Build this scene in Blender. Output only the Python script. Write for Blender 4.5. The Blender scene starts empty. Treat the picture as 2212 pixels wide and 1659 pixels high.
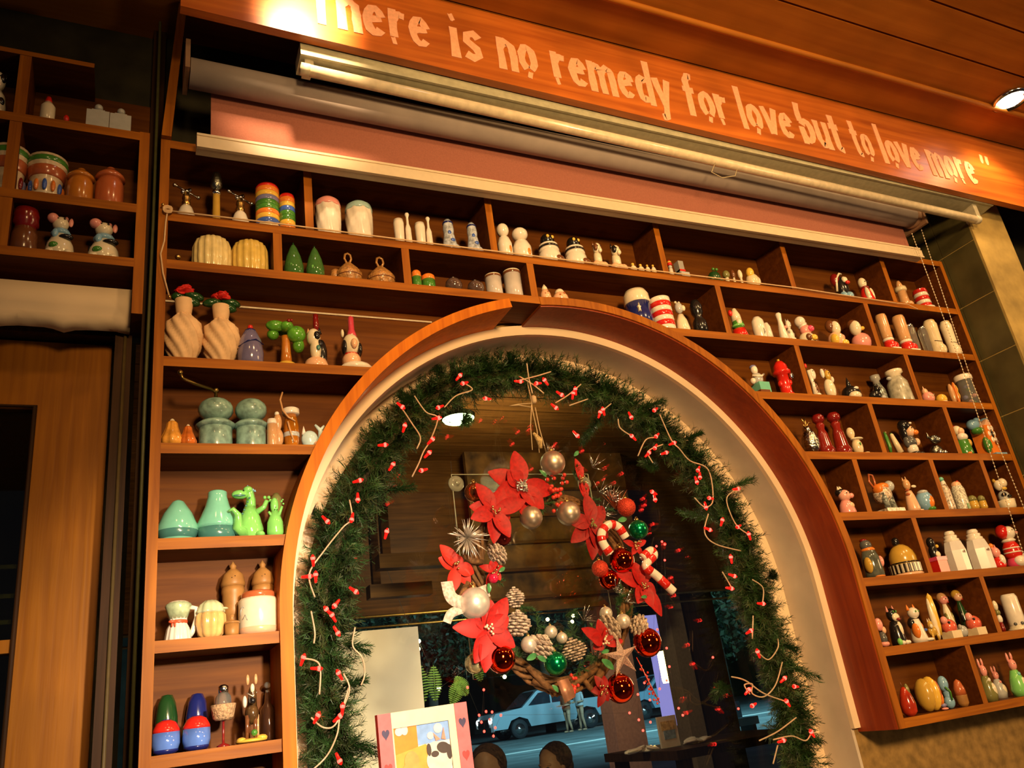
import bpy, math, random
import numpy as np
from mathutils import Vector, Matrix
random.seed(7)
SC = bpy.context.scene
COL = SC.collection
# ---------------------------------------------------------------- camera
F_PX = 1772.507
EYE = np.array([0.0, -1.6, 1.4])
R_ = np.array([0.904511, -0.405992, -0.130505])     # camera right
D_ = np.array([0.044272, 0.393768, -0.918143])      # camera down
W_ = np.array([0.424147, 0.824692, 0.374141])       # camera forward
cam = bpy.data.cameras.new('camera'); camo = bpy.data.objects.new('camera', cam); COL.objects.link(camo)
cam.sensor_width = 36.0; cam.lens = F_PX / 2212 * 36.0; cam.clip_start = .02; cam.clip_end = 300
mw = Matrix(((R_[0], -D_[0], -W_[0], EYE[0]), (R_[1], -D_[1], -W_[1], EYE[1]), (R_[2], -D_[2], -W_[2], EYE[2]), (0, 0, 0, 1)))
camo.matrix_world = mw
SC.camera = camo
def ray(px, py): return R_ * (px - 1106) + D_ * (py - 829.5) + W_ * F_PX
def at(px, py, Y=0.0):
    r = ray(px, py); return EYE + r * ((Y + 1.6) / r[1])
def atz(px, py, Z):
    r = ray(px, py); return EYE + r * ((Z - 1.4) / r[2])
def proj(p):
    v = np.array(p, float) - EYE; w = v @ W_
    return 1106 + F_PX * (v @ R_) / w, 829.5 + F_PX * (v @ D_) / w, w
# ---------------------------------------------------------------- world, lights, exposure
SC.view_settings.view_transform = 'Standard'; SC.view_settings.look = 'None'
SC.view_settings.gamma = 1.0; SC.view_settings.use_curve_mapping = False
SC.view_settings.exposure = 0.35
wd = bpy.data.worlds.new('night'); SC.world = wd; wd.use_nodes = True
bg = wd.node_tree.nodes['Background']; bg.inputs[0].default_value = (0.55, 0.5, 0.62, 1); bg.inputs[1].default_value = 0.035
def light(name, kind, loc, power, color, target=None, size=.1, spot=None, blend=.5, sy=None):
    l = bpy.data.lights.new(name, kind); l.energy = power; l.color = color
    if kind == 'AREA':
        l.size = size
        if sy: l.shape = 'RECTANGLE'; l.size_y = sy
    else: l.shadow_soft_size = size
    if spot: l.spot_size = math.radians(spot); l.spot_blend = blend
    o = bpy.data.objects.new(name, l); COL.objects.link(o); o.location = loc
    if target is not None:
        o.rotation_euler = (Vector(target) - Vector(loc)).to_track_quat('-Z', 'Y').to_euler()
    return o
WARM = (1.0, 0.61, 0.25)
# recessed ceiling downlights over the shelf wall
light('downlight_beam_left', 'SPOT', (0.33, -0.42, 3.05), 42, (1.0, 0.66, 0.34), (0.34, -0.1, 2.88), .03, 52, .7)
light('downlight_beam_right', 'SPOT', (2.66, -0.37, 3.05), 7, (1.0, 0.62, 0.26), (2.72, -0.12, 2.4), .03, 120, .5)
# warm ceiling spots of the dining room, plus added unseen fills further back
for i, x in enumerate((-.15, .75, 1.65, 2.55)): light('ceiling_spot_%d' % i, 'SPOT', (x, -1.22, 3.05), (4, 16, 25, 30)[i], WARM, (x + .1, 0, 1.9), .07, 130, 1.)
light('room_fill_left', 'SPOT', (.40, -3.1, 2.35), 400, WARM, (1.45, 0.0, 2.0), .22, 68, 1.)
light('reveal_fill_low', 'POINT', (1.0, -.95, .95), 4.5, (1, .74, .42), None, .08)  # added low fill to brighten the arch reveal, no lamp stands here
light('room_fill_right', 'AREA', (5.4, -2.9, 2.3), 30, WARM, (1.6, 0.0, 1.8), 1.1)
# a whiter table spotlight reaching the lower left shelves
light('table_spot', 'SPOT', (0.50, -1.75, 1.75), 190, (1.0, 0.82, 0.60), (0.34, 0.05, 1.48), .05, 40, 1.)
# street lamps outside the window
light('street_lamp_glow', 'AREA', (13, 14, 9), 2400, (0.35, 0.78, 1.0), (15, 26, 0), 5)
light('street_lamp_side', 'AREA', (24, 12, 7), 700, (0.3, 0.75, 1.0), (22, 22, 0), 4)
light('patio_fill', 'POINT', (1.5, 1.5, 2.35), 15, (1.0, 0.78, 0.45), None, .1)  # added warm fill for the seated heads and dark boards
# ---------------------------------------------------------------- materials
MATS = {}
def nt(name):
    m = bpy.data.materials.new(name); m.use_nodes = True
    return m, m.node_tree.nodes, m.node_tree.links, m.node_tree.nodes['Principled BSDF']
def mat(name, c, rough=.25, metal=0., coat=.0, emit=None, es=1., var=.12, scale=60, bump=0., trans=0., ior=1.45, sheen=0., alpha=None):
    """plain surface whose colour wanders a little, procedurally"""
    if name in MATS: return MATS[name]
    m, N, L, b = nt(name)
    tc = N.new('ShaderNodeTexCoord'); n = N.new('ShaderNodeTexNoise'); n.inputs['Scale'].default_value = scale; n.inputs['Detail'].default_value = 3
    L.new(tc.outputs['Object'], n.inputs['Vector'])
    r = N.new('ShaderNodeValToRGB'); r.color_ramp.elements[0].position = .3; r.color_ramp.elements[1].position = .7
    r.color_ramp.elements[0].color = (*[x * (1 - var) for x in c], 1); r.color_ramp.elements[1].color = (*[min(1, x * (1 + var)) for x in c], 1)
    L.new(n.outputs['Fac'], r.inputs['Fac']); L.new(r.outputs['Color'], b.inputs['Base Color'])
    b.inputs['Roughness'].default_value = rough; b.inputs['Metallic'].default_value = metal
    b.inputs['Coat Weight'].default_value = coat; b.inputs['Coat Roughness'].default_value = .08
    b.inputs['Transmission Weight'].default_value = trans; b.inputs['IOR'].default_value = ior
    if bump:
        bp = N.new('ShaderNodeBump'); bp.inputs['Strength'].default_value = bump; bp.inputs['Distance'].default_value = .003
        L.new(n.outputs['Fac'], bp.inputs['Height']); L.new(bp.outputs['Normal'], b.inputs['Normal'])
    if emit: b.inputs['Emission Color'].default_value = (*emit, 1); b.inputs['Emission Strength'].default_value = es
    MATS[name] = m; return m
def wood(name, c1, c2, axis=0, rough=.45, bump=.25, grain=70, planks=None):
    if name in MATS: return MATS[name]
    m, N, L, b = nt(name)
    tc = N.new('ShaderNodeTexCoord'); mp = N.new('ShaderNodeMapping'); s = [grain, grain, grain]; s[axis] = grain * .05
    mp.inputs['Scale'].default_value = s; L.new(tc.outputs['Object'], mp.inputs['Vector'])
    n = N.new('ShaderNodeTexNoise'); n.inputs['Scale'].default_value = 1.; n.inputs['Detail'].default_value = 6; n.inputs['Distortion'].default_value = .6
    L.new(mp.outputs['Vector'], n.inputs['Vector'])
    n2 = N.new('ShaderNodeTexNoise'); n2.inputs['Scale'].default_value = 5; n2.inputs['Detail'].default_value = 2; L.new(tc.outputs['Object'], n2.inputs['Vector'])
    r = N.new('ShaderNodeValToRGB'); r.color_ramp.elements[0].position = .3; r.color_ramp.elements[1].position = .72
    r.color_ramp.elements[0].color = (*c1, 1); r.color_ramp.elements[1].color = (*c2, 1)
    L.new(n.outputs['Fac'], r.inputs['Fac'])
    mx = N.new('ShaderNodeMixRGB'); mx.blend_type = 'MULTIPLY'; mx.inputs[0].default_value = .5
    r2 = N.new('ShaderNodeValToRGB'); r2.color_ramp.elements[0].color = (.62, .58, .55, 1); r2.color_ramp.elements[1].color = (1.25, 1.2, 1.15, 1)
    r2.color_ramp.elements[0].position = .3; r2.color_ramp.elements[1].position = .7
    L.new(n2.outputs['Fac'], r2.inputs['Fac']); L.new(r.outputs['Color'], mx.inputs[1]); L.new(r2.outputs['Color'], mx.inputs[2])
    L.new(mx.outputs['Color'], b.inputs['Base Color']); b.inputs['Roughness'].default_value = rough; b.inputs['Specular IOR Level'].default_value = .5 if rough < .45 else .12
    bp = N.new('ShaderNodeBump'); bp.inputs['Strength'].default_value = bump; bp.inputs['Distance'].default_value = .002
    L.new(n.outputs['Fac'], bp.inputs['Height']); L.new(bp.outputs['Normal'], b.inputs['Normal'])
    MATS[name] = m; return m
def glassy(name, tint=(1, 1, 1), refl=.08, rough=.02):
    if name in MATS: return MATS[name]
    m = bpy.data.materials.new(name); m.use_nodes = True; N = m.node_tree.nodes; L = m.node_tree.links
    N.clear(); o = N.new('ShaderNodeOutputMaterial'); t = N.new('ShaderNodeBsdfTransparent'); g = N.new('ShaderNodeBsdfGlossy'); x = N.new('ShaderNodeMixShader')
    fr = N.new('ShaderNodeFresnel'); fr.inputs['IOR'].default_value = 1.45; mm = N.new('ShaderNodeMath'); mm.operation = 'MULTIPLY_ADD'; mm.inputs[1].default_value = .9; mm.inputs[2].default_value = refl
    t.inputs[0].default_value = (*tint, 1); g.inputs['Roughness'].default_value = rough
    L.new(fr.outputs[0], mm.inputs[0]); L.new(mm.outputs[0], x.inputs[0]); L.new(t.outputs[0], x.inputs[1]); L.new(g.outputs[0], x.inputs[2]); L.new(x.outputs[0], o.inputs[0])
    MATS[name] = m; return m
def glow(name, c, s):
    return mat(name, tuple(min(1, x) for x in c), .4, emit=c, es=s, var=.02)
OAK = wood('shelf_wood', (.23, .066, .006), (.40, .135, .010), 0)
OAKZ = wood('shelf_wood_upright', (.23, .066, .006), (.40, .135, .010), 2)
BACKW = wood('back_panel_wood', (.10, .029, .004), (.17, .056, .007), 0, .55)  # colour lowered to keep the shelf interior dim
INW = wood('shaded_board_wood', (.075, .019, .003), (.125, .035, .005), 0, .5)  # shelf wood darkened to carry the shade inside the compartments
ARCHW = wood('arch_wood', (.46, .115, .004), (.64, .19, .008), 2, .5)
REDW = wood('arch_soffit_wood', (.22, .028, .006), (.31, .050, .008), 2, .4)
SIGNW = wood('sign_wood', (.34, .075, .010), (.58, .165, .022), 0, .36, .12, 45)
CEILW = wood('ceiling_wood', (.36, .115, .012), (.50, .18, .022), 0, .5, .15, 30)
DOORW = wood('door_wood', (.26, .085, .004), (.38, .14, .007), 2, .45)
DARKW = wood('dark_frame_wood', (.030, .014, .006), (.06, .026, .010), 2, .6)
PLAST = mat('cream_plaster', (.80, .62, .42), .8, var=.06, scale=8, bump=.25)
PLASTG = mat('grey_plaster_reveal', (.62, .52, .42), .85, var=.09, scale=10, bump=.3)
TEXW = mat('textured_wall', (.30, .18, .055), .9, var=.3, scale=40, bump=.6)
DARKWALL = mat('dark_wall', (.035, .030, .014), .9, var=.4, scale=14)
# ---------------------------------------------------------------- mesh helpers
def rotm(rx=0, ry=0, rz=0): return np.array(Matrix.Rotation(rz, 3, 'Z') @ Matrix.Rotation(ry, 3, 'Y') @ Matrix.Rotation(rx, 3, 'X'))
class MB:
    """collects shapes, builds ONE mesh object"""
    def __init__(s, S=None, rot=None, org=(0, 0, 0)):
        s.v = []; s.f = []; s.sm = []; s.mi = []; s.S = None if S is None else np.array(S, float); s.rot = rot; s.org = np.array(org, float); s.cur = 0
    def add(s, V, Fs, sm=True):
        V = np.asarray(V, float)
        if s.S is not None: V = V * s.S
        if s.rot is not None: V = V @ s.rot.T
        V = V + s.org; k = len(s.v); s.v.extend(V.tolist())
        for f in Fs: s.f.append([k + i for i in f]); s.sm.append(sm); s.mi.append(s.cur)
    def box(s, c, h, rot=None, front=None):
        V = np.array([[x, y, z] for x in (-1, 1) for y in (-1, 1) for z in (-1, 1)], float) * np.array(h)
        if rot is not None: V = V @ rot.T
        s.add(V + np.array(c), [(0, 1, 3, 2), (4, 6, 7, 5), (0, 4, 5, 1), (2, 3, 7, 6), (0, 2, 6, 4), (1, 5, 7, 3)], False)
        if front is not None: s.mi[-4] = front
        return s
    def box2(s, a, b, front=None):
        a = np.array(a, float); b = np.array(b, float); return s.box((a + b) / 2, np.abs(b - a) / 2, None, front)
    def ell(s, c, r, n=16, m=9, rot=None):
        V = [(0, 0, 1.)]; 
        for i in range(1, m):
            t = math.pi * i / m
            for j in range(n):
                a = 2 * math.pi * j / n; V.append((math.sin(t) * math.cos(a), math.sin(t) * math.sin(a), math.cos(t)))
        V.append((0, 0, -1.)); V = np.array(V) * np.array(r)
        if rot is not None: V = V @ rot.T
        Fs = [(0, 1 + j, 1 + (j + 1) % n) for j in range(n)]
        for i in range(m - 2):
            for j in range(n):
                a = 1 + i * n + j; b = 1 + i * n + (j + 1) % n; Fs.append((a, a + n, b + n, b))
        e = len(V) - 1; Fs += [(e, e - n + (j + 1) % n, e - n + j) for j in range(n)]
        s.add(V + np.array(c), Fs); return s
    def lathe(s, prof, c=(0, 0, 0), n=24, fl=None, rot=None):
        V = []
        if fl and fl[2]: prof = [tuple(np.array(a) + (np.array(b) - np.array(a)) * k / 5) for a, b in zip(prof[:-1], prof[1:]) for k in range(5)] + [prof[-1]]
        for (r, z) in prof:
            for j in range(n):
                a = 2 * math.pi * j / n; rr = r
                if fl: rr = r * (1 + fl[1] * (abs(math.cos((a * fl[0] + z * fl[2]) / 2)) - .6))
                V.append((rr * math.cos(a), rr * math.sin(a), z))
        V = np.array(V, float); Fs = []
        for i in range(len(prof) - 1):
            for j in range(n): Fs.append((i * n + j, i * n + (j + 1) % n, (i + 1) * n + (j + 1) % n, (i + 1) * n + j))
        if prof[0][0] > 1e-4: Fs.append(tuple(range(n - 1, -1, -1)))
        if prof[-1][0] > 1e-4: Fs.append(tuple((len(prof) - 1) * n + j for j in range(n)))
        if rot is not None: V = V @ rot.T
        s.add(V + np.array(c), Fs); return s
    def tube(s, P, r, n=8, cap=True):
        P = [np.array(p, float) for p in P]; V = []; k = len(P)
        rs = r if hasattr(r, '__len__') else [r] * k
        u = None
        for i in range(k):
            t = P[min(i + 1, k - 1)] - P[max(i - 1, 0)]; t /= (np.linalg.norm(t) + 1e-12)
            if u is None: u = np.cross(t, [0, 0, 1.] if abs(t[2]) < .9 else [1., 0, 0])
            u = u - (u @ t) * t; u /= (np.linalg.norm(u) + 1e-12); w = np.cross(u, t)
            for j in range(n):
                a = 2 * math.pi * j / n; V.append(P[i] + rs[i] * (math.cos(a) * u + math.sin(a) * w))
        Fs = []
        for i in range(k - 1):
            for j in range(n): Fs.append((i * n + j, i * n + (j + 1) % n, (i + 1) * n + (j + 1) % n, (i + 1) * n + j))
        if cap: Fs += [tuple(range(n - 1, -1, -1)), tuple((k - 1) * n + j for j in range(n))]
        s.add(V, Fs); return s
    def prism(s, poly, y0, y1, c=(0, 0, 0), rot=None):
        """outline in X,Z extruded along Y"""
        k = len(poly); V = [(x, y0, z) for x, z in poly] + [(x, y1, z) for x, z in poly]
        V = np.array(V, float)
        if rot is not None: V = V @ rot.T
        s.add(V + np.array(c), [tuple(range(k)), tuple(range(2 * k - 1, k - 1, -1))] + [(i, i + k, (i + 1) % k + k, (i + 1) % k) for i in range(k)], False); return s
    def ribbon(s, P, w, y0, y1, jit=0., n=4):
        """flat stroke of width w along 2-D points P (X,Z), thickness along Y"""
        Q = []
        for a, b in zip(P[:-1], P[1:]):
            for i in range(n): Q.append((a[0] + (b[0] - a[0]) * i / n, a[1] + (b[1] - a[1]) * i / n))
        Q.append(P[-1]); k = len(Q); V = []
        for i in range(k):
            a = Q[max(i - 1, 0)]; b = Q[min(i + 1, k - 1)]; dx, dz = b[0] - a[0], b[1] - a[1]; L = math.hypot(dx, dz) + 1e-9
            nx, nz = -dz / L, dx / L; ww = w[i * (len(w) - 1) // (k - 1)] if hasattr(w, '__len__') else w
            for sgn in (1, -1):
                e = ww / 2 + random.uniform(-jit, jit)
                for y in (y0, y1): V.append((Q[i][0] + sgn * nx * e, y, Q[i][1] + sgn * nz * e))
        Fs = [(0, 1, 3, 2), ((k - 1) * 4, (k - 1) * 4 + 2, (k - 1) * 4 + 3, (k - 1) * 4 + 1)]
        for i in range(k - 1):
            a = i * 4; b = a + 4
            Fs += [(a, a + 2, b + 2, b), (a + 1, b + 1, b + 3, a + 3), (a, b, b + 1, a + 1), (a + 2, a + 3, b + 3, b + 2)]
        s.add(V, Fs, False); return s
    def build(s, name, m, parent=None, label=None):
        me = bpy.data.meshes.new(name); me.from_pydata(s.v, [], s.f); me.validate(); 
        for mm in (m if isinstance(m, (list, tuple)) else [m]): me.materials.append(mm)
        if len(me.polygons) == len(s.sm):
            me.polygons.foreach_set('use_smooth', s.sm); me.polygons.foreach_set('material_index', s.mi)
        me.update()
        o = bpy.data.objects.new(name, me); COL.objects.link(o)
        if parent is not None: o.parent = parent
        if label: o['label'] = label
        return o
def tag(o, label=None, cat=None, group=None, kind=None):
    if label: o['label'] = label
    if cat: o['category'] = cat
    if group: o['group'] = group
    if kind: o['kind'] = kind
    return o
def thing(name, label, cat, loc=(0, 0, 0), rz=0, group=None):
    o = bpy.data.objects.new(name, None); COL.objects.link(o); o.location = loc; o.rotation_euler = (0, 0, rz); o.empty_display_size = .02
    return tag(o, label, cat, group)
def copy_tree(o, parent=None):
    c = o.copy(); COL.objects.link(c); c.parent = parent
    for ch in [x for x in SC.objects if x.parent == o]: copy_tree(ch, c)
    return c
# ================================================================ the setting
CX, CZ = 1.02, 1.63                     # centre of the arch
def arc(R, a0, a1, n): return [(CX + R * math.cos(a0 + (a1 - a0) * i / n), CZ + R * math.sin(a0 + (a1 - a0) * i / n)) for i in range(n + 1)]
def arch_panel(x0, x1, z0, z1, R, y0, y1):
    """panel with an arched opening, thickness y0..y1"""
    mb = MB(); A = arc(R, math.pi, 0, 48); xs = [p[0] for p in A]
    def quad(a, b, c, d):
        V = [(p[0], y, p[1]) for y in (y0, y1) for p in (a, b, c, d)]
        mb.add(V, [(0, 1, 2, 3), (7, 6, 5, 4), (0, 4, 5, 1), (1, 5, 6, 2), (2, 6, 7, 3), (3, 7, 4, 0)], False)
    if x0 < CX - R: quad((x0, z0), (CX - R, z0), (CX - R, z1), (x0, z1))
    if x1 > CX + R: quad((CX + R, z0), (x1, z0), (x1, z1), (CX + R, z1))
    for a, b in zip(A[:-1], A[1:]): quad(a, b, (b[0], z1), (a[0], z1))
    return mb
def arch_ring(Ro, Ri, y0, y1, zb, a0=math.pi, a1=0, legs=(True, True), n=64):
    o = arc(Ro, a0, a1, n); i = arc(Ri, a0, a1, n)
    if legs[0]: o = [(CX - Ro, zb)] + o; i = [(CX - Ri, zb)] + i
    if legs[1]: o = o + [(CX + Ro, zb)]; i = i + [(CX + Ri, zb)]
    mb = MB(); k = len(o); V = []
    for a, b in zip(o, i): V += [(a[0], y0, a[1]), (a[0], y1, a[1]), (b[0], y0, b[1]), (b[0], y1, b[1])]
    Fs = [(0, 1, 3, 2), ((k - 1) * 4, (k - 1) * 4 + 2, (k - 1) * 4 + 3, (k - 1) * 4 + 1)]
    for j in range(k - 1):
        a = j * 4; b = a + 4; Fs += [(a, a + 2, b + 2, b), (a + 1, b + 1, b + 3, a + 3), (a, b, b + 1, a + 1), (a + 2, a + 3, b + 3, b + 2)]
    mb.add(V, Fs, False); return mb
def struct(mb, name, m, parent=None):
    o = mb.build(name, m, parent)
    if parent is None: o['kind'] = 'structure'
    return o
CEIL = 3.09
struct(arch_panel(.05, 2.62, 0, CEIL, .707, .13, .20), 'wall_back', TEXW)
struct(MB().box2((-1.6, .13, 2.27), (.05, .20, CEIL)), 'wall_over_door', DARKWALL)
struct(arch_ring(.725, .698, .118, .131, 1.262), 'trim_1', PLAST)                       # plaster lip round the opening
struct(arch_ring(.760, .698, .131, .262, .6), 'trim_2', PLASTG)                        # deep plaster reveal
struct(arch_ring(.735, .655, .245, .275, .6), 'window_1', PLAST)                        # window frame
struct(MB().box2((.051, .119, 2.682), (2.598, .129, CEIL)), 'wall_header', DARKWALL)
# glass pane: arched sheet
A = [(CX - .66, .6)] + arc(.66, math.pi, 0, 60) + [(CX + .66, .6)]
gp = struct(MB().prism(A, .262, .268), 'glass_pane', glassy('window_glass', (.93, .97, .93), .02), bpy.data.objects['window_1'])
struct(MB().box2((CX - .7, .09, .93), (CX + .7, .262, .96)), 'trim_3', PLAST)              # window sill
# floor inside
struct(MB().box2((-2, -4.5, -.03), (4.5, .2, 0)), 'floor', mat('floor_tile', (.10, .06, .03), .5, scale=4, var=.3))
# ceiling of boards running along the wall
mb = MB()
y = -.2 - .005
mb.box2((-2, -.2, CEIL), (4.2, .2, CEIL + .03))
for i in range(26):
    mb.box2((-2, y - .128, CEIL + (.0 if i else .0)), (4.2, y, CEIL + .02)); y -= .135
mb.box2((-2, y, CEIL + .012), (4.2, .2, CEIL + .04))
struct(mb, 'ceiling', CEILW)
mb = MB(); mb.tube([(-2, -.340, CEIL - .006), (4.2, -.340, CEIL - .006)], .009, 8); struct(mb, 'trim_4', CEILW)
# tiled pillar on the right, plastered front
mb = MB(); pill = mat('pillar_tile', (.075, .062, .022), .45, var=.35, scale=9, bump=.2)
for k in range(15):
    z0 = .1 + k * .2; mb.box2((2.6, -.118, z0 + .002), (2.64, .005, z0 + .198))
    mb.box2((2.6, .009, z0 + .002), (2.64, .13, z0 + .198))
struct(mb, 'wall_pillar_side', pill)
struct(MB().box2((2.603, -.125, 0), (2.80, .13, CEIL)), 'wall_pillar', mat('pillar_plaster', (.36, .25, .075), .85, var=.3, scale=14, bump=.5))
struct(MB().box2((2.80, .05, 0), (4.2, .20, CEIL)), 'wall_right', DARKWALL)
# door on the left
DY = .17
def P2(px, py, Y): p = at(px, py, Y); return p[0], p[2]
sxl, _ = P2(60, 1000, DY); sxr, _ = P2(228, 1000, DY)
_, ztop = P2(150, 742, DY); _, zgl = P2(30, 878, DY)
mb = MB(); mb.box2((sxl, DY, 0), (sxr, DY + .04, ztop)); mb.box2((-1.05, DY, zgl), (sxl, DY + .04, ztop)); 
mb.box2((-1.05, DY, 0), (-.93, DY + .04, ztop))
_, zm0 = P2(5, 1412, DY); _, zm1 = P2(5, 1383, DY); mb.box2((-.93, DY, zm0), (sxl, DY + .04, zm1))
mb.box2((-.93, DY, 0), (sxl, DY + .04, .5))
door = struct(mb, 'door_1', DOORW)
struct(MB().box2((-.93, DY + .015, .5), (sxl, DY + .021, zgl)), 'door_glass', glassy('door_glass', (.5, .55, .4), .05), door)
mb = MB()
for z in (P2(10, 1219, DY)[1], P2(10, 1283, DY)[1], P2(10, 1340, DY)[1]): mb.box2((-.93, DY + .022, z - .004), (sxl, DY + .03, z + .004))
for x in (-.42, -.55, -.68, -.81): mb.box2((x - .004, DY + .022, zm1), (x + .004, DY + .03, zgl))
struct(mb, 'muntin', mat('brass_grille', (.16, .12, .04), .4, .6), door)
struct(MB().tube([(sxl + .004, DY - .004, .5), (sxl + .004, DY - .004, zgl), (-.93, DY - .004, zgl)], .005, 6), 'glazing_bead', DARKW, door)
mb = MB(); mb.box2((sxr + .006, .10, 0), (.005, .22, 2.33)); mb.box2((-1.2, .14, ztop + .008), (sxr + .006, .22, 2.30)); mb.box2((.022, .10, 0), (.05, .13, CEIL))
struct(mb, 'trim_5', DARKW)
fx = P2(262, 900, .1)[0]
struct(MB().tube([(fx, .097, 0), (fx, .097, 2.28)], .0035, 6), 'trim_6', mat('dull_bronze_bead', (.10, .065, .02), .6))
# rolled cream lintel above the door
mb = MB(); ly = .045; zt = at(0, 602, ly)[2]; zt2 = at(284, 636, ly)[2]; zb_ = at(0, 648, ly)[2]; V = []; n = 60
for i in range(n + 1):
    x = -1.2 + 1.2 * i / n; d = .005 * math.sin(i * .9) + .003 * math.sin(i * 2.3)
    for (yy, zz) in ((.09, zt), (ly, zt), (ly, zb_), (ly + .012, zb_ - .012 + d * .3), (ly + .010, zb_ - .024 + d), (ly + .04, zb_ - .034 + d), (.09, zb_ - .03)): V.append((x, yy, zz))
mb.add(V, [(a * 7 + j, a * 7 + j + 1, a * 7 + j + 8, a * 7 + j + 7) for a in range(n) for j in range(6)] + [tuple(range(6, -1, -1)), tuple(n * 7 + j for j in range(7))])
struct(mb, 'trim_7', PLAST)
# what shows through the door glass: a lit yard wall
struct(MB().box2((-2.2, .95, 0), (.02, 1.0, 3)), 'wall_yard', mat('yard_wall', (.07, .06, .03), .9, var=.6, scale=6))
# ================================================================ shelf units
U = thing('display_shelf', 'long brown wooden display shelf wrapped around the arched window, full of shakers', 'shelf', (0, 0, 0))
BY = .112
XL0, XL1, XR = .044, .063, 2.576
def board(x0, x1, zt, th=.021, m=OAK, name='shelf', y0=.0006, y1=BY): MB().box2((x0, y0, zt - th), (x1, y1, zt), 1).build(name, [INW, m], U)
def xarc(z, R=.745): return math.sqrt(max(R * R - max(z - CZ, 0) ** 2, 0))
LV = {'T': 2.680, 1: 2.49, 'L2': 2.373, 'R2': 2.317, 'L3': 2.15, 'R3': 2.141, 'L4': 1.968, 'R4': 1.967, 'L5': 1.784, 'R5': 1.794, 'L6': 1.604, 'R6': 1.618, 'L7': 1.42, 'R7': 1.443, 'L8': 1.235, 'R8': 1.274}
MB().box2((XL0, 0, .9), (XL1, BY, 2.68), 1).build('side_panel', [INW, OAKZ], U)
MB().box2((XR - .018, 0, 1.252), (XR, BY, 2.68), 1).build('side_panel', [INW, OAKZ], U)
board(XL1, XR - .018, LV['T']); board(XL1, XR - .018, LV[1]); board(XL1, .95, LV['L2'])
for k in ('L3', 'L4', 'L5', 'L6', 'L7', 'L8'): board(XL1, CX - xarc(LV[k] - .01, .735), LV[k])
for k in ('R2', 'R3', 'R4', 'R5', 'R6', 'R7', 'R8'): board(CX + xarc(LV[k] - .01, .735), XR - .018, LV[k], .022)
bp = arch_panel(.05, 2.57, .9, 2.675, .735, BY, .117)
# no panel below the shelf on the right of the arch
mbp = MB(); A = arc(.735, math.pi, 0, 48)
def q(a, b, c, d, y0=BY, y1=.1175):
    V = [(p[0], y, p[1]) for y in (y0, y1) for p in (a, b, c, d)]
    mbp.add(V, [(0, 1, 2, 3), (7, 6, 5, 4), (0, 4, 5, 1), (1, 5, 6, 2), (2, 6, 7, 3), (3, 7, 4, 0)], False)
q((XL0, .9), (CX - .735, .9), (CX - .735, 2.675), (XL0, 2.675)); q((CX + .735, 1.252), (XR, 1.252), (XR, 2.675), (CX + .735, 2.675))
for a, b in zip(A[:-1], A[1:]): q(a, b, (b[0], 2.675), (a[0], 2.675))
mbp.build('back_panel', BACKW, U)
def divider(px, py, zlo, zhi, name='divider'):
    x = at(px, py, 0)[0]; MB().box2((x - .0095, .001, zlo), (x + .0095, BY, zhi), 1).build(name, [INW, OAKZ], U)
T = .021
divider(667, 440, LV[1], LV['T'] - T); divider(1062, 495, LV[1], LV['T'] - T); divider(1433, 560, LV[1], LV['T'] - T); divider(1704, 580, LV[1], LV['T'] - T); divider(1922, 613, LV[1], LV['T'] - T)
divider(600, 540, LV['L2'], LV[1] - T); divider(878, 570, LV['L2'], LV[1] - T); divider(1151, 610, 2.371, LV[1] - T); divider(1562, 665, LV['R2'], LV[1] - T); divider(1886, 705, LV['R2'], LV[1] - T)
divider(1736, 800, LV['R3'], LV['R2'] - T); divider(1972, 812, LV['R3'], LV['R2'] - T)
divider(1894, 920, LV['R4'], LV['R3'] - T); divider(2058, 930, LV['R4'], LV['R3'] - T)
divider(1863, 1050, LV['R5'], LV['R4'] - T); divider(2028, 1045, LV['R5'], LV['R4'] - T); divider(2136, 1040, LV['R5'], LV['R4'] - T)
divider(1990, 1170, LV['R6'], LV['R5'] - T)
divider(2142, 1310, LV['R7'], LV['R6'] - T)
divider(2108, 1450, LV['R8'], LV['R7'] - T)
# arched wooden facing: left piece overlapping, right piece
aL = math.acos((.848 - CX) / .735); aR = math.acos((.935 - CX) / .735)
arch_ring(.746, .722, -.006, .131, 1.0, math.pi, aL, (True, False), 48).build('arch_facing', [ARCHW], U, 'bright orange-brown left half of the arch facing')
arch_ring(.746, .724, -.0008, .131, 1.252, aR, 0, (False, True), 64).build('arch_facing', OAKZ, U)
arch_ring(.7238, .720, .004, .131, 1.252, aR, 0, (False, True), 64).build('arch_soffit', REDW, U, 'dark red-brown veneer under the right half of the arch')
# leaning post that carries the header
MB().add([(XL0, -.012, 2.67), (XL0 + .02, -.012, 2.67), (XL0 + .02, .10, 2.67), (XL0, .10, 2.67), (.072, -.012, 3.08), (.090, -.012, 3.08), (.090, .10, 3.08), (.072, .10, 3.08)],
         [(0, 3, 2, 1), (4, 5, 6, 7), (0, 1, 5, 4), (1, 2, 6, 5), (2, 3, 7, 6), (3, 0, 4, 7)], False)
mb = MB(); mb.add([(XL0, -.012, 2.681), (XL0 + .02, -.012, 2.681), (XL0 + .02, .10, 2.681), (XL0, .10, 2.681), (.072, -.012, 3.08), (.090, -.012, 3.08), (.090, .10, 3.08), (.072, .10, 3.08)],
         [(0, 3, 2, 1), (4, 5, 6, 7), (0, 1, 5, 4), (1, 2, 6, 5), (2, 3, 7, 6), (3, 0, 4, 7)], False)
mb.build('header_post', OAKZ, U)
MB().box2((XL1 + .002, BY - .005, 2.331), (.68, BY, 2.335)).build('back_cable', mat('white_cable', (.7, .6, .45), .5), U, 'thin white cable running along the back panel')
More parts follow.
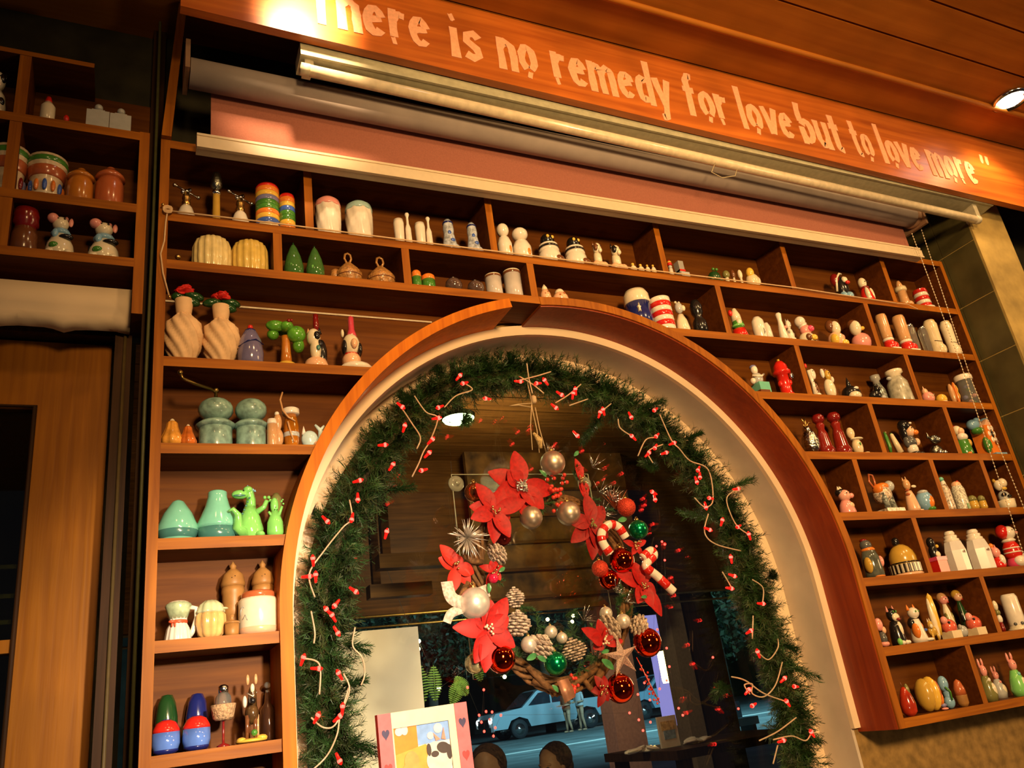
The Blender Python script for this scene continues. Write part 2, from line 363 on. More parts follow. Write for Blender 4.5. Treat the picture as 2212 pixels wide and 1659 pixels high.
# unit over the door
U2 = thing('display_shelf', 'dim brown wooden display shelf mounted above the door on the left', 'shelf', (0, 0, 0))
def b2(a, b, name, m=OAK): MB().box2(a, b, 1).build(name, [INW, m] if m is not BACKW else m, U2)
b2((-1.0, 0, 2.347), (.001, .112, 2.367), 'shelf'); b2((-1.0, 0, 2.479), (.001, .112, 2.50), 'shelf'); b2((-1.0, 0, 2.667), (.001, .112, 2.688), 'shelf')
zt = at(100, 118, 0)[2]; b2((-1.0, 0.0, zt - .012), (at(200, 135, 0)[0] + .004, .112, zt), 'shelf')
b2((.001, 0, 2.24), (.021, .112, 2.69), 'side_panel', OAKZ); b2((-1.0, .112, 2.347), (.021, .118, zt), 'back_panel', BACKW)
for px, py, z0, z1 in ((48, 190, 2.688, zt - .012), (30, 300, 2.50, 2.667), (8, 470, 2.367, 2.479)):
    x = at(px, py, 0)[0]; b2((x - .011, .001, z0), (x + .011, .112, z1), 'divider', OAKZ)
# ================================================================ sign, blind, lamp
CREAM = mat('cream_metal', (.62, .50, .34), .45, var=.04)
SY = -.2
def on(px, py): p = at(px, py, SY); return p[0], p[2]
S = thing('wooden_sign', 'long orange-brown wooden signboard with a love quotation above the shelves', 'sign', (0, 0, 0))
x0, z0 = on(390, 12); x1, z1 = on(2212, 447)
sl = (z1 - z0) / (x1 - x0); XE = 3.6
mb = MB(); za, zb = z0, z0 + sl * (XE - x0)
V = [(x0, SY, za), (XE, SY, zb), (XE, SY, CEIL - .002), (x0, SY, CEIL - .002), (x0, SY + .022, za), (XE, SY + .022, zb), (XE, SY + .022, CEIL - .002), (x0, SY + .022, CEIL - .002)]
mb.add(V, [(0, 1, 2, 3), (7, 6, 5, 4), (0, 4, 5, 1), (1, 5, 6, 2), (2, 6, 7, 3), (3, 7, 4, 0)], False); mb.build('board', SIGNW, S)
LET = mat('sign_lettering', (.82, .40, .22), .55, var=.1, scale=120)
# letters: strokes in a box 0..1 wide, x-height 1
def ringp(cx, cz, rx, rz, a0, a1, n=10): return [(cx + rx * math.cos(math.radians(a0 + (a1 - a0) * i / n)), cz + rz * math.sin(math.radians(a0 + (a1 - a0) * i / n))) for i in range(n + 1)]
GL = {
 'T': [[(.5, 0), (.5, 1.55)], [(0, 1.42), (1, 1.42)]],
 'h': [[(.17, 0), (.17, 1.5)], [(.17, .72), (.45, .92), (.78, .78), (.83, .5)], [(.83, .55), (.83, 0)]],
 'e': [ringp(.5, .5, .33, .37, 20, 320), [(.2, .52), (.82, .60)]],
 'r': [[(.25, .16), (.25, 1)], [(.25, .68), (.5, .86), (.92, .84)], [(.13, .03), (.36, .05)]],
 'i': [[(.5, 0), (.5, .92)], [(.28, 1.22), (.72, 1.26)]],
 's': [[(.85, .74), (.62, .88), (.28, .8), (.25, .62), (.72, .42), (.8, .22), (.5, .11), (.15, .2)]],
 'n': [[(.17, 0), (.17, 1)], [(.17, .7), (.45, .9), (.78, .78), (.83, .5)], [(.83, .55), (.83, 0)]],
 'o': [ringp(.5, .53, .33, .36, 250, -70, 14), [(.38, .03), (.62, .0)]],
 'm': [[(.1, 0), (.1, 1)], [(.1, .72), (.28, .9), (.47, .78), (.5, 0)], [(.5, .72), (.68, .9), (.87, .78), (.9, 0)]],
 'd': [ringp(.42, .5, .27, .37, 40, 320), [(.83, 0), (.83, 1.5)]],
 'y': [[(.12, 1), (.5, .12)], [(.9, 1), (.52, .1), (.4, -.28), (.12, -.30)]],
 'f': [[(.42, 0), (.42, 1.2), (.62, 1.4), (.95, 1.38)], [(.05, .9), (.9, .9)]],
 'l': [[(.5, 0), (.5, 1.5)]],
 'v': [[(.1, 1), (.48, .06)], [(.9, 1), (.52, .06)]],
 'b': [[(.17, 0), (.17, .62)], [(.12, .8), (.2, 1.5)], ringp(.5, .5, .33, .37, 150, -150)],
 'u': [[(.17, 1), (.17, .3), (.4, .1), (.65, .15), (.83, .4)], [(.83, 0), (.83, 1)]],
 't': [[(.45, 1.35), (.45, .3), (.6, .1), (.9, .1)], [(.05, .93), (.9, .93)]],
 'a': [ringp(.45, .42, .28, .3, 60, 330), [(.8, 0), (.8, .75), (.5, .95), (.2, .85)]],
 'p': [[(.17, -.4), (.17, 1)], ringp(.5, .5, .33, .37, 150, -150)],
 '”': [[(.3, 1.62), (.18, 1.3)], [(.78, 1.62), (.66, 1.3)]],
}
WID = {'m': 1.55, 'i': .5, 'l': .45, 'f': .85, 't': .8, 'r': .85, '”': .9, 'T': 1.15, 's': .9}
GAP = .12
WN = [0]
def write(mb, word, xa, xb, base, slope, xh, y0, y1, w=.30, jit=.012):
    tot = sum(WID.get(ch, 1.) + GAP for ch in word) - GAP; k = (xb - xa) / tot; x = xa
    for ch in word:
        cw = WID.get(ch, 1.) * k
        for st in GL[ch]:
            P = [(x + p[0] * cw, base + slope * (x + p[0] * cw - xa) + p[1] * xh) for p in st]
            WN[0] += 1; yo = y0 - .00012 * (WN[0] % 7)
            mb.ribbon(P, w * k, yo, y1, jit * k * 3, 3 if len(st) < 6 else 1)
        x += cw + GAP * k
WORDS = [('There', 665, 930, 20, 80), ('is', 975, 1045, 128, 134), ('no', 1080, 1165, 145, 166), ('remedy', 1198, 1455, 178, 230), ('for', 1485, 1577, 240, 252), ('love', 1602, 1720, 265, 298), ('but', 1737, 1828, 305, 330), ('to', 1850, 1894, 332, 345), ('love', 1911, 2002, 350, 375), ('more', 2017, 2118, 378, 402)]
zl0 = at(1000, 128, SY)[2]; zl1 = at(2112, 402, SY)[2]; xl0 = at(1000, 128, SY)[0]; xl1 = at(2112, 402, SY)[0]; ls = (zl1 - zl0) / (xl1 - xl0)
for wd_, pa, pb, ya, yb in WORDS:
    xa = at(pa, ya, SY)[0]; xb = at(pb, yb, SY)[0]; mb = MB()
    write(mb, wd_, xa, xb, zl0 + ls * (xa - xl0), ls, .106, SY - .0012, SY + .002, .40)
    mb.build('lettering', LET, S, 'pale pink painted word "%s"' % wd_)
mb = MB(); xa = at(2119, 350, SY)[0]; mb.ribbon([(xa + .012, zl0 + ls * (xa - xl0) + .150), (xa + .004, zl0 + ls * (xa - xl0) + .112)], [.015, .007], SY - .0012, SY + .002); mb.ribbon([(xa + .040, zl0 + ls * (xa - xl0) + .148), (xa + .032, zl0 + ls * (xa - xl0) + .110)], [.015, .007], SY - .0012, SY + .002); mb.build('lettering', LET, S, 'pale closing quotation mark')
# roller blind
B = thing('roller_blind', 'half-lowered roller blind with pinkish-brown cloth and cream bottom rail', 'blind', (0, 0, 0))
rl = at(410, 158, -.07); rr = at(1966, 470, -.07)
MB().tube([(rl[0], -.07, rl[2]), (rr[0], -.07, rr[2])], .034, 24).build('roller_tube', mat('blind_roll', (.36, .30, .27), .8, var=.1, scale=15), B, 'grey rolled-up cloth')
fl = at(455, 300, -.037); fr = at(1955, 545, -.037)
b0 = at(424, 299, -.037); b1 = at(1979, 543, -.037)
bz = lambda x: b0[2] + (b1[2] - b0[2]) * (x - b0[0]) / (b1[0] - b0[0])
V = [(fl[0], -.038, bz(fl[0]) - .005), (2.375, -.038, bz(2.375) - .005), (2.375, -.038, rr[2]), (fl[0], -.038, rl[2])]
V += [(a, b + .0012, c) for a, b, c in V]
mb = MB(); mb.add(V, [(0, 1, 2, 3), (7, 6, 5, 4), (0, 4, 5, 1), (1, 5, 6, 2), (2, 6, 7, 3), (3, 7, 4, 0)], False)
mb.build('cloth', mat('blind_cloth', (.30, .105, .07), .9, var=.08, scale=300), B)
mb = MB(); 
for (ya, yb_, za, zb_) in ((-.052, -.026, -.036, 0), (-.056, -.05, -.034, -.008), (-.054, -.04, -.003, .003), (-.058, -.05, -.037, -.031)):
    V = [(b0[0], ya, b0[2] + za), (b1[0], ya, b1[2] + za), (b1[0], ya, b1[2] + zb_), (b0[0], ya, b0[2] + zb_)]; V += [(v[0], yb_, v[2]) for v in V]
    mb.add(V, [(0, 1, 2, 3), (7, 6, 5, 4), (0, 4, 5, 1), (1, 5, 6, 2), (2, 6, 7, 3), (3, 7, 4, 0)], False)
mb.build('bottom_rail', CREAM, B)
mb = MB(); mb.tube([(rr[0] - .002, -.07, rr[2]), (rr[0] + .02, -.07, rr[2])], .038, 20); mb.box2((rr[0] + .012, -.11, rr[2] - .045), (rr[0] + .022, -.02, rr[2] + .06)); mb.build('end_bracket', mat('bracket_brown', (.25, .14, .08), .5), B)
mb = MB(); mb.box2((rl[0] - .012, -.11, rl[2] - .02), (rl[0] - .002, -.02, rl[2] + .06)); mb.build('end_bracket', mat('bracket_brown', (.25, .14, .08), .5), B)
# bead chain
def chain(mb, P, r=.0021):
    P = [np.array(p) for p in P]
    for a, b in zip(P[:-1], P[1:]):
        L = np.linalg.norm(b - a); k = int(L / .0105)
        for i in range(k):
            c = a + (b - a) * i / k; mb.ell(c, (r * 1.05,) * 3, 8, 6)
    mb.tube(P, .0006, 5)
cy = -.07
mb = MB(); c1 = at(1970, 505, cy); c1b = at(2215, 1235, cy); c2 = at(1989, 492, cy); 
chain(mb, [c1, (at(2075, 785, cy)), at(2212, 1200, cy)]); chain(mb, [c2, at(2098, 820, cy), at(2250, 1190, cy)])
mb.build('bead_chain', mat('ivory_beads', (.72, .6, .42), .3), B, 'double ivory bead pull chain')
# fluorescent batten
LA = thing('fluorescent_light', 'unlit cream fluorescent batten light hanging under the signboard', 'lamp', (0, 0, 0))
t0 = at(668, 152, -.15); t1 = at(2105, 474, -.15); h0 = at(648, 122, -.165); h1 = at(2140, 447, -.165)
MB().tube([t0, t1], .014, 16).build('tube', mat('fluorescent_tube', (.74, .62, .42), .25, coat=.4), LA)
mb = MB()
def beam(a, b, sec):
    V = [(a[0], a[1] + u, a[2] + w) for u, w in sec] + [(b[0], b[1] + u, b[2] + w) for u, w in sec]; k = len(sec)
    mb.add(V, [tuple(range(k - 1, -1, -1)), tuple(range(k, 2 * k))] + [(i, (i + 1) % k, (i + 1) % k + k, i + k) for i in range(k)], False)
beam(h0, h1, [(-.008, .0), (.050, -.008), (.050, .03), (-.008, .035)]); beam(h0 + np.array([0, 0, .012]), h1 + np.array([0, 0, .012]), [(-.011, -.014), (-.005, -.014), (-.001, .02), (-.008, .02)])
mb.build('housing', mat('lamp_housing', (.42, .40, .27), .5), LA)
for e, s in ((t0, -1), (t1, 1)):
    mb = MB(); mb.tube([e, e + np.array([s * .02, 0, 0])], .015, 14); mb.box2(e + np.array([s * .006 - .006, -.012, 0]), e + np.array([s * .006 + .014, .03, .055])); mb.build('lamp_holder', mat('lamp_holder', (.55, .5, .36), .5), LA)
mb = MB(); wc = at(1545, 352, -.165); mb.tube([wc, at(1537, 372, -.17), at(1560, 384, -.17), at(1588, 380, -.17), at(1592, 366, -.165)], .0012, 6); mb.build('wire_loop', mat('thin_wire', (.5, .42, .25), .5), LA)
# downlights
def downlight(x, y, lbl, em):
    t = thing('ceiling_downlight', lbl, 'lamp', (x, y, CEIL))
    MB().lathe([(.058, -.001), (.060, -.006), (.052, -.012), (.044, -.006), (.040, .010), (.034, .014)], n=32).build('trim_ring', mat('chrome_ring', (.5, .5, .48), .15, 1.), t)
    MB().lathe([(.0, -.0115), (.020, -.0115), (.037, -.009), (.037, -.0045), (.0, -.0045)], n=24).build('bulb', glow('downlight_bulb', (1, .86, .7), em), t)
dr = atz(2182, 214, CEIL); downlight(dr[0], dr[1], 'round recessed ceiling downlight with chrome ring at far right', 14)
downlight(.33, -.42, 'round recessed ceiling downlight above the left end of the signboard', 14)
# cord stapled along the first shelf, its end hanging down on the left
t = thing('twine_cord', 'pale twine tied to a nail and stretched along the front of the upper shelf', 'cord', (0, 0, 0))
TW = mat('pale_twine', (.62, .42, .24), .8)
k0 = at(362, 455, -.006)
mb = MB(); mb.tube([k0, at(600, 483, -.006), at(950, 528, -.006), at(1400, 583, -.006), at(1715, 621, -.006), at(1936, 655, -.006)], .0019, 7); mb.tube([at(1936, 655, -.006), at(1960, 657, -.012), at(1983, 668, -.03)], .0013, 6)
mb.build('cord', TW, t)
mb = MB(); mb.tube([k0, at(358, 480, -.01), at(355, 520, -.01), at(347, 548, -.01), at(352, 590, -.01), at(365, 638, -.006)], .0018, 7)
for a in range(3): mb.tube([k0 + np.array([.009 * math.cos(u), -.004, .006 * math.sin(u) + .003 * a - .002]) for u in np.linspace(0, 6.28, 9)], .0016, 6)
mb.build('loose_end', TW, t)
for nx, ny in ((352, 442), (366, 641)):
    mb = MB(); mb.tube([at(nx, ny, .004), at(nx, ny, -.012)], .002, 6); mb.ell(at(nx, ny, -.013), (.0035,) * 3, 8, 6); mb.build('nail', mat('brass', (.7, .45, .15), .3, 1.), t)
t = MB().tube([(.0335, .06, 1.1), (.0335, .06, 2.1), (.036, .06, 2.5), (.034, .06, 3.08)], .0035, 8).build('power_cable', mat('olive_cable', (.10, .10, .035), .5)); tag(t, 'olive green cable running up the dark gap beside the shelf', 'cable')
# ================================================================ the shakers and figurines
PAL = {
 'white': (.80, .72, .62), 'cream': (.74, .60, .38), 'ivory': (.78, .68, .50), 'black': (.012, .010, .010), 'grey': (.32, .31, .29), 'dgrey': (.10, .10, .10),
 'red': (.62, .020, .012), 'dred': (.20, .010, .008), 'pink': (.80, .32, .28), 'hotpink': (.72, .07, .16), 'orange': (.80, .22, .03), 'yellow': (.80, .50, .07),
 'mustard': (.55, .33, .05), 'green': (.06, .22, .03), 'lime': (.22, .62, .16), 'dgreen': (.015, .06, .015), 'teal': (.16, .50, .38), 'dteal': (.06, .20, .17),
 'blue': (.05, .12, .50), 'navy': (.012, .018, .14), 'sky': (.22, .42, .62), 'lilac': (.20, .20, .40), 'brown': (.16, .055, .02), 'tan': (.60, .33, .15), 'amber': (.50, .17, .02),
 'peach': (.80, .46, .28), 'terracotta': (.48, .12, .04), 'skin': (.80, .50, .32), 'wood': (.36, .17, .05), 'gold': (.8, .5, .15), 'olive': (.20, .19, .06), 'palegrey': (.45, .46, .46)}
def pm(k):
    if k is None: return None
    if not isinstance(k, str): return k
    if k == 'm_gold': return mat('brass', (.7, .45, .15), .3, 1.)
    if k == 'm_silver': return mat('silver_metal', (.75, .74, .72), .18, 1., var=.05)
    if k == 'm_pewter': return mat('pewter', (.30, .30, .25), .3, 1., bump=.3, scale=200)
    if k == 'glass': return mat('clear_glass', (.85, .88, .85), .03, trans=.9, ior=1.3, var=.02)
    if k == 'gglass': return mat('green_glass', (.10, .28, .07), .06, trans=.45, ior=1.4, coat=.5)
    if k == 'marble': return mat('marble_teal', (.22, .36, .31), .3, var=.45, scale=70, coat=.5)
    if k == 'bisque': return mat('carved_pale_wood', (.76, .50, .28), .7, var=.08)
    if k == 'speck': return mat('speckled_glaze', (.62, .45, .35), .25, var=.8, scale=160, coat=.4)
    if k == 'mosaic': return mat('grey_mosaic_glaze', (.22, .24, .22), .2, var=.8, scale=110, coat=.4)
    if k == 'onion': return mat('onion_glaze', (.42, .20, .06), .35, var=.45, scale=130, bump=.9, coat=.4)
    if k == 'mwood': return mat('turned_wood', (.36, .17, .045), .45, var=.2, scale=40)
    if k == 'wicker': return mat('wicker', (.45, .28, .15), .8, var=.5, scale=260, bump=1.)
    return mat('glaze_' + k, PAL[k], .22, coat=.5, var=.06)
def prims(mb, L, hw, hd, h):
    for p in L:
        k = p[0]
        if k == 'e': mb.ell(p[1:4], p[4:7], 14, 9, p[7] if len(p) > 7 else None)
        elif k == 's': mb.ell(p[1:4], (p[4], p[4] * hw / hd, p[4] * hw / h), 12, 8)
        elif k == 'l': mb.lathe(p[1], fl=p[2] if len(p) > 2 else None, n=p[3] if len(p) > 3 else 24)
        elif k == 'L': mb.lathe([(r, z) for r, z in p[3]], c=(p[1], p[2], 0), n=16)
        elif k == 'b': mb.box(p[1:4], p[4:7], p[7] if len(p) > 7 else None)
        elif k == 'k': mb.lathe([(p[4], 0), (p[4] * .55, p[5] * .55), (0.0001, p[5])], c=p[1:4], n=10)
        elif k == 't':
            # tube in real proportions
            S = mb.S; mb.S = None; rr = p[2]
            rr = [q * hw for q in rr] if hasattr(rr, '__len__') else rr * hw
            mb.tube([(x * hw, y * hd, z * h) for x, y, z in p[1]], rr, 7); mb.S = S
        elif k == 'o':
            a0 = len(mb.sm); mb.lathe(p[1], n=8, rot=rotm(0, 0, math.pi / 8)); mb.sm[a0:] = [False] * (len(mb.sm) - a0)
        elif k == 'p': mb.prism(p[1], p[2], p[3])
def slot(px, Z, Y):
    x0, x1, yt = px; cx = (x0 + x1) / 2; h = .08; X = 1.
    for _ in range(12):
        yb = proj((X, Y, Z))[1]; X = at(cx, (yt + yb) / 2, Y)[0]
        lo, hi = .005, .4
        for _ in range(24):
            m = (lo + hi) / 2
            if proj((X, Y, Z + m))[1] > yt: lo = m
            else: hi = m
        h = lo
    a = proj((X, Y, Z)); b = proj((X, Y, Z + h)); w = (x1 - x0) - abs(a[0] - b[0]) * .33; w = max(w, (x1 - x0) * .66)
    return X, h, w * a[2] / F_PX
ITEMS = []
def item(name, label, cat, px, Z, parts, group=None, Y=.05, rz=0, dep=None, dz=0, ws=1.):
    X, h, w = slot(px, Z, Y); hw = w / 2 * ws; hd = min(hw, .047) if dep is None else dep
    if .03 < Y < .061:
        for _ in range(3): Y = hd + .005; X, h, w = slot(px, Z, Y); hw = w / 2 * ws; hd = min(hw, .047) if dep is None else dep
    lv = [LV['T'], zt_over, 2.667, 2.479] if X < 0 else [LV[k] for k in (('T', 1, 'L2', 'L3', 'L4', 'L5', 'L6', 'L7') if X < .93 else ('T', 1, 'R2', 'R3', 'R4', 'R5', 'R6', 'R7'))]
    up = min([v for v in lv if v > Z + .06] + [9.]); h = min(h, (up - (.001 if X < 0 else .023) - Z) / (1.05 if name != 'honey_jar' else 1.4))
    if len(parts) and name == 'marble_mill': h = min(h, .112)
    r = thing(name, label, cat, (X, Y, Z + dz), rz, group)
    for p in parts:
        mb = MB((hw, hd, h)); prims(mb, p[2], hw, hd, h); o = mb.build(p[0], pm(p[1]), r)
        if len(p) > 3 and p[3]: o['label'] = p[3]
    ITEMS.append(r); return r
def E(x, y, z, a, b=None, c=None): return ('e', x, y, z, a, b if b else a, c if c else a)
def eyes(z, dx=.25, y=-.75, r=.07, x=0): return ('eyes', 'black', [('s', x - dx, y, z, r), ('s', x + dx, y, z, r)])
def sit(body, head, ear, spots=None, hat=None, snout=None, x=0, bz=.55, er='p', nose='black'):
    """a small seated animal: plump body, paws, round head, ears, eyes"""
    P = [('body', body, [('l', [(.6, 0), (.75, .04), (.85, .2), (.7, bz * .8), (.45, bz)]), E(-.45, -.6, .06, .28, .35, .06), E(.45, -.6, .06, .28, .35, .06)]),
         ('head', head, [E(x, -.1, bz + .19, .62, .62, .20)])]
    eh = [('k', x - .38, -.05, bz + .32, .2, .16), ('k', x + .38, -.05, bz + .32, .2, .16)] if er == 'p' else [E(x - .5, 0, bz + .33, .2, .12, .07), E(x + .5, 0, bz + .33, .2, .12, .07)] if er == 'r' else [E(x - .3, 0, bz + .42, .14, .1, .16), E(x + .3, 0, bz + .42, .14, .1, .16)] if er == 'l' else [E(x - .6, -.05, bz + .15, .16, .2, .13), E(x + .6, -.05, bz + .15, .16, .2, .13)]
    P.append(('ears', ear, eh)); P.append(('muzzle', snout or head, [E(x, -.65, bz + .13, .28, .22, .07)])); P.append(eyes(bz + .23, .22, -.68, .07, x)); P.append(('nose', nose, [('s', x, -.88, bz + .15, .08)]))
    if spots: P.append(('patches', spots, [E(.45, -.5, .28, .3, .25, .09), E(-.55, -.35, .38, .25, .3, .08), E(x + .38, -.35, bz + .22, .27, .3, .1)]))
    if hat: P.append(('hat', hat, [('L', x, 0, [(.3, bz + .33), (.28, bz + .36), (.2, 1.), (.0001, 1.02)])]))
    return P
def doll(dress, face, hair, hat=None, arm=None, apron=None):
    P = [('body', dress, [('l', [(.75, 0), (.8, .05), (.6, .3), (.45, .55), (.28, .66), (.25, .72)])]), ('arms', arm or dress, [E(-.55, -.2, .4, .16, .25, .12), E(.55, -.2, .4, .16, .25, .12)]),
         ('head', face, [('s', 0, -.1, .78, .62)]), ('hair', hair, [('s', 0, .12, .83, .66)]), eyes(.79, .2, -.70, .07), ('mouth', 'red', [E(0, -.71, .72, .14, .05, .012)])]
    if hat: P.append(('hat', hat, [('L', 0, 0, [(.6, .84), (.45, .87), (.35, .97), (.0001, 1.)])]))
    if apron: P.append(('apron', apron, [E(0, -.45, .25, .38, .32, .2)]))
    return P
def jar(body, lid, neck=.7, lh=.12, band=None):
    P = [('body', body, [('l', [(.85, 0), (1, .05), (1, 1 - lh - .1), (.9, 1 - lh)])]), ('lid', lid, [('l', [(neck, 1 - lh), (neck * 1.08, 1 - lh + .01), (neck * 1.08, .97), (neck * .8, 1.), (.0001, 1.)])])]
    if band: P.append(('band', band, [('l', [(1.01, .42), (1.02, .44), (1.02, .52), (1.01, .54)])]))
    return P
def cyl(body, top=None, th=.12, dome=.0):
    P = [('body', body, [('l', [(.92, 0), (1, .03), (1, 1 - th)] + ([] if top else [(.9, 1), (.0001, 1)]))])]
    if top: P.append(('lid', top, [('l', [(1.0, 1 - th), (1.01, 1 - th + .01), (.98, .96 - dome), (.7, 1 - dome * .3), (.0001, 1.)])]))
    return P
L_ = LV
zt_over = at(100, 118, 0)[2] - .013
# ---- shelf over the door
Q1, Q2, Q3 = 2.688, 2.50, 2.367
item('panda_figurine', 'cream animal figurine with black eye patch cut off by the left edge', 'figurine', (-38, 20, 152), Q1, sit('ivory', 'ivory', 'black', 'black', er='r'))
item('bottle_shaker', 'tiny white bottle shaker with red cap on the top left shelf', 'shaker', (88, 119, 210), Q1, [('body', 'ivory', [('l', [(.8, 0), (1, .06), (1, .6), (.5, .78)])]), ('cap', 'red', [('l', [(.45, .76), (.5, .8), (.35, .97), (.0001, 1.)])])])
item('toadstool_figurine', 'tiny toadstool with red top lying beside the white bottle shaker', 'figurine', (137, 149, 249), Q1, [('stem', 'ivory', [('l', [(.6, 0), (.5, .5)])]), ('cap', 'red', [E(0, 0, .6, 1, 1, .4)])])
for i, px in enumerate(((188, 236, 222), (238, 283, 231))):
    item('stoppered_flask', '%s of two pale grey square flasks with round stoppers, top left shelf' % ('left', 'right')[i], 'flask', px, Q1,
         [('body', 'palegrey', [('b', 0, 0, .3, .95, .7, .3), ('b', 0, 0, .62, .55, .45, .06)]), ('stopper', 'palegrey', [('s', 0, 0, .82, .38)])], 'grey stoppered flasks')
FP = mat('folk_glaze', (.70, .55, .36), .3, coat=.4, var=.2, scale=90)
def folk(gems, c2):
    P = [('body', FP, [('l', [(.6, 0), (.72, .05), (.8, .45), (1, .8), (1, .98), (.9, 1.), (.85, .9), (.0001, .88)])]), ('rim_band', 'green', [('l', [(.985, .80), (1.03, .82), (1.03, .9), (1.0, .93)])]), ('lower_band', 'terracotta', [('l', [(.84, .50), (.90, .52), (.97, .7), (.96, .72)])])]
    g = []; g2 = []
    for i in range(12):
        a = i * math.pi / 6; (g if i % 2 else g2).append(E(.80 * math.cos(a), .80 * math.sin(a), .28, .13, .13, .13))
    P += [('painted_spots', gems, g), ('painted_spots', c2, g2), ('foot_line', 'ivory', [('l', [(.72, .1), (.75, .11), (.75, .14), (.73, .15)])])]
    return P
item('folk_art_pot', 'folk-painted pot with green rim and purple-red dots at the left edge', 'pot', (-24, 58, 330), Q2, folk('dred', 'lilac'))
item('folk_art_pot', 'folk-painted pot with green rim and blue and orange diamonds', 'pot', (59, 141, 350), Q2, folk('blue', 'orange'))
for i, (px, c) in enumerate((((145, 202, 366), 'amber'), ((206, 268, 364), 'terracotta'))):
    item('spice_jar', ('glossy orange-brown lidded jar beside the folk-painted pots', 'dark reddish-brown lidded jar at the right end of the door shelf')[i], 'jar', px, Q2,
         [('body', c, [('l', [(.85, 0), (.95, .05), (.95, .55), (.8, .7)])]), ('lid', c, [('l', [(.9, .68), (1., .71), (.98, .76), (.6, .88), (.35, .9), (.3, .98), (.0001, 1.)])])])
item('dark_jar', 'dark brown ribbed jar on the lowest shelf over the door', 'jar', (25, 83, 450), Q3, [('body', 'brown', [('l', [(.8, 0), (1, .06), (.95, .4), (.8, .55)])]), ('shoulder', 'dred', [('l', [(.8, .52), (.75, .62), (.95, .66), (.9, .8), (.95, .84), (.85, .97), (.0001, 1.)])])])
for i, px in enumerate(((97, 166, 454), (188, 263, 464))):
    item('cow_figurine', ('cow figurine with raised pink muzzle and blue scarf, nearer the dark jar', 'cow figurine with raised pink muzzle and blue scarf, nearer the shelf end')[i], 'figurine', px, Q3,
         [('body', 'ivory', [('l', [(.8, 0), (.9, .08), (.8, .3), (.45, .55)]), E(-.5, -.6, .07, .3, .3, .07), E(.5, -.6, .07, .3, .3, .07)]), ('patches', 'black', [E(.35, -.55, .42, .45, .3, .06), E(-.6, -.1, .3, .25, .3, .1)]),
          ('scarf', 'sky', [('l', [(.48, .52), (.62, .56), (.5, .64)]), E(-.3, -.5, .5, .2, .2, .1)]), ('head', 'ivory', [E(-.05, -.1, .78, .5, .5, .15)]), ('muzzle', 'pink', [E(-.5, -.35, .86, .35, .35, .1)]),
          ('ears', 'pink', [E(.55, 0, .86, .14, .1, .1), E(.25, .15, .95, .13, .1, .06)]), ('grass_patch', 'green', [E(-.3, -.7, .2, .3, .25, .07)]), eyes(.84, .18, -.5, .07)], 'cow figurines over the door')
# ---- shelf 1
Z = L_[1]
for i, px in enumerate(((373, 432, 395), (490, 548, 408))):
    item('tap_handle_shaker', ('cross tap handle shaker with white base at the far left', 'cross tap handle shaker with white base beside the striped cylinder')[i], 'shaker', px, Z,
         [('base', 'white', [('l', [(.75, 0), (.78, .05), (.45, .35), (.3, .42)])]), ('stem', 'm_gold', [('l', [(.28, .40), (.32, .5), (.25, .55), (.32, .6), (.2, .75)])]),
          ('cross_handle', 'm_silver', [('t', [(-.8, -.2, .86), (.8, .2, .70)], .08), ('t', [(-.3, -.5, .66), (.3, .5, .95)], .08), ('s', -.85, -.2, .865, .16), ('s', .85, .2, .70, .16), ('s', -.3, -.5, .66, .16), ('s', .25, .5, .92, .16), ('s', 0, 0, .78, .2)])], 'tap handle shakers')
item('tap_spout_shaker', 'tall metal tap spout shaker between two cross tap handles', 'shaker', (454, 481, 375), Z, [('column', 'mustard', [('l', [(.6, 0), (.62, .04), (.55, .5), (.6, .55)])]), ('collar', 'm_silver', [('l', [(.62, .55), (.7, .6), (.5, .68)])]), ('spout', 'm_pewter', [('l', [(.55, .66), (.8, .72), (.95, .76), (.7, .95), (.5, 1.), (.0001, 1.)])])])
def stripes(cols):
    n = len(cols); P = []
    for i, c in enumerate(cols): P.append(('stripe', c, [('l', [(.97, i / n), (1., i / n + .01), (1., (i + 1) / n - .01), (.97, (i + 1) / n)])]))
    P[-1] = ('lid', cols[-1], [('l', [(.99, (n - 1) / n), (1, (n - 1) / n + .02), (.9, .97), (.6, 1.), (.0001, 1.)])]); return P
item('striped_shaker', 'large rainbow-striped cylinder shaker on the upper left shelf', 'shaker', (552, 604, 404), Z, stripes(['cream', 'blue', 'yellow', 'orange', 'green', 'green', 'lilac', 'yellow', 'orange', 'red']))
item('striped_shaker', 'small rainbow-striped cylinder shaker next to the large one', 'shaker', (603, 638, 423), Z, stripes(['orange', 'yellow', 'green', 'green', 'blue', 'yellow', 'orange', 'red']), Y=.06)
def lattice(lid):
    P = [('body', 'white', [('l', [(.8, 0), (.86, .04), (1, .6), (.98, .78)], (9, .10, 9), 36)]), ('lid', lid, [('l', [(1.0, .76), (1.03, .8), (.95, .9), (.6, .99), (.0001, 1.)])])]; return P
item('lattice_pot', 'white lattice-textured ceramic pot with pink lid', 'pot', (681, 738, 431), Z, lattice('pink'))
item('lattice_pot', 'white lattice-textured ceramic pot with pale blue lid', 'pot', (746, 807, 441), Z, lattice(mat('pale_blue_glaze', (.35, .52, .50), .25, coat=.4)))
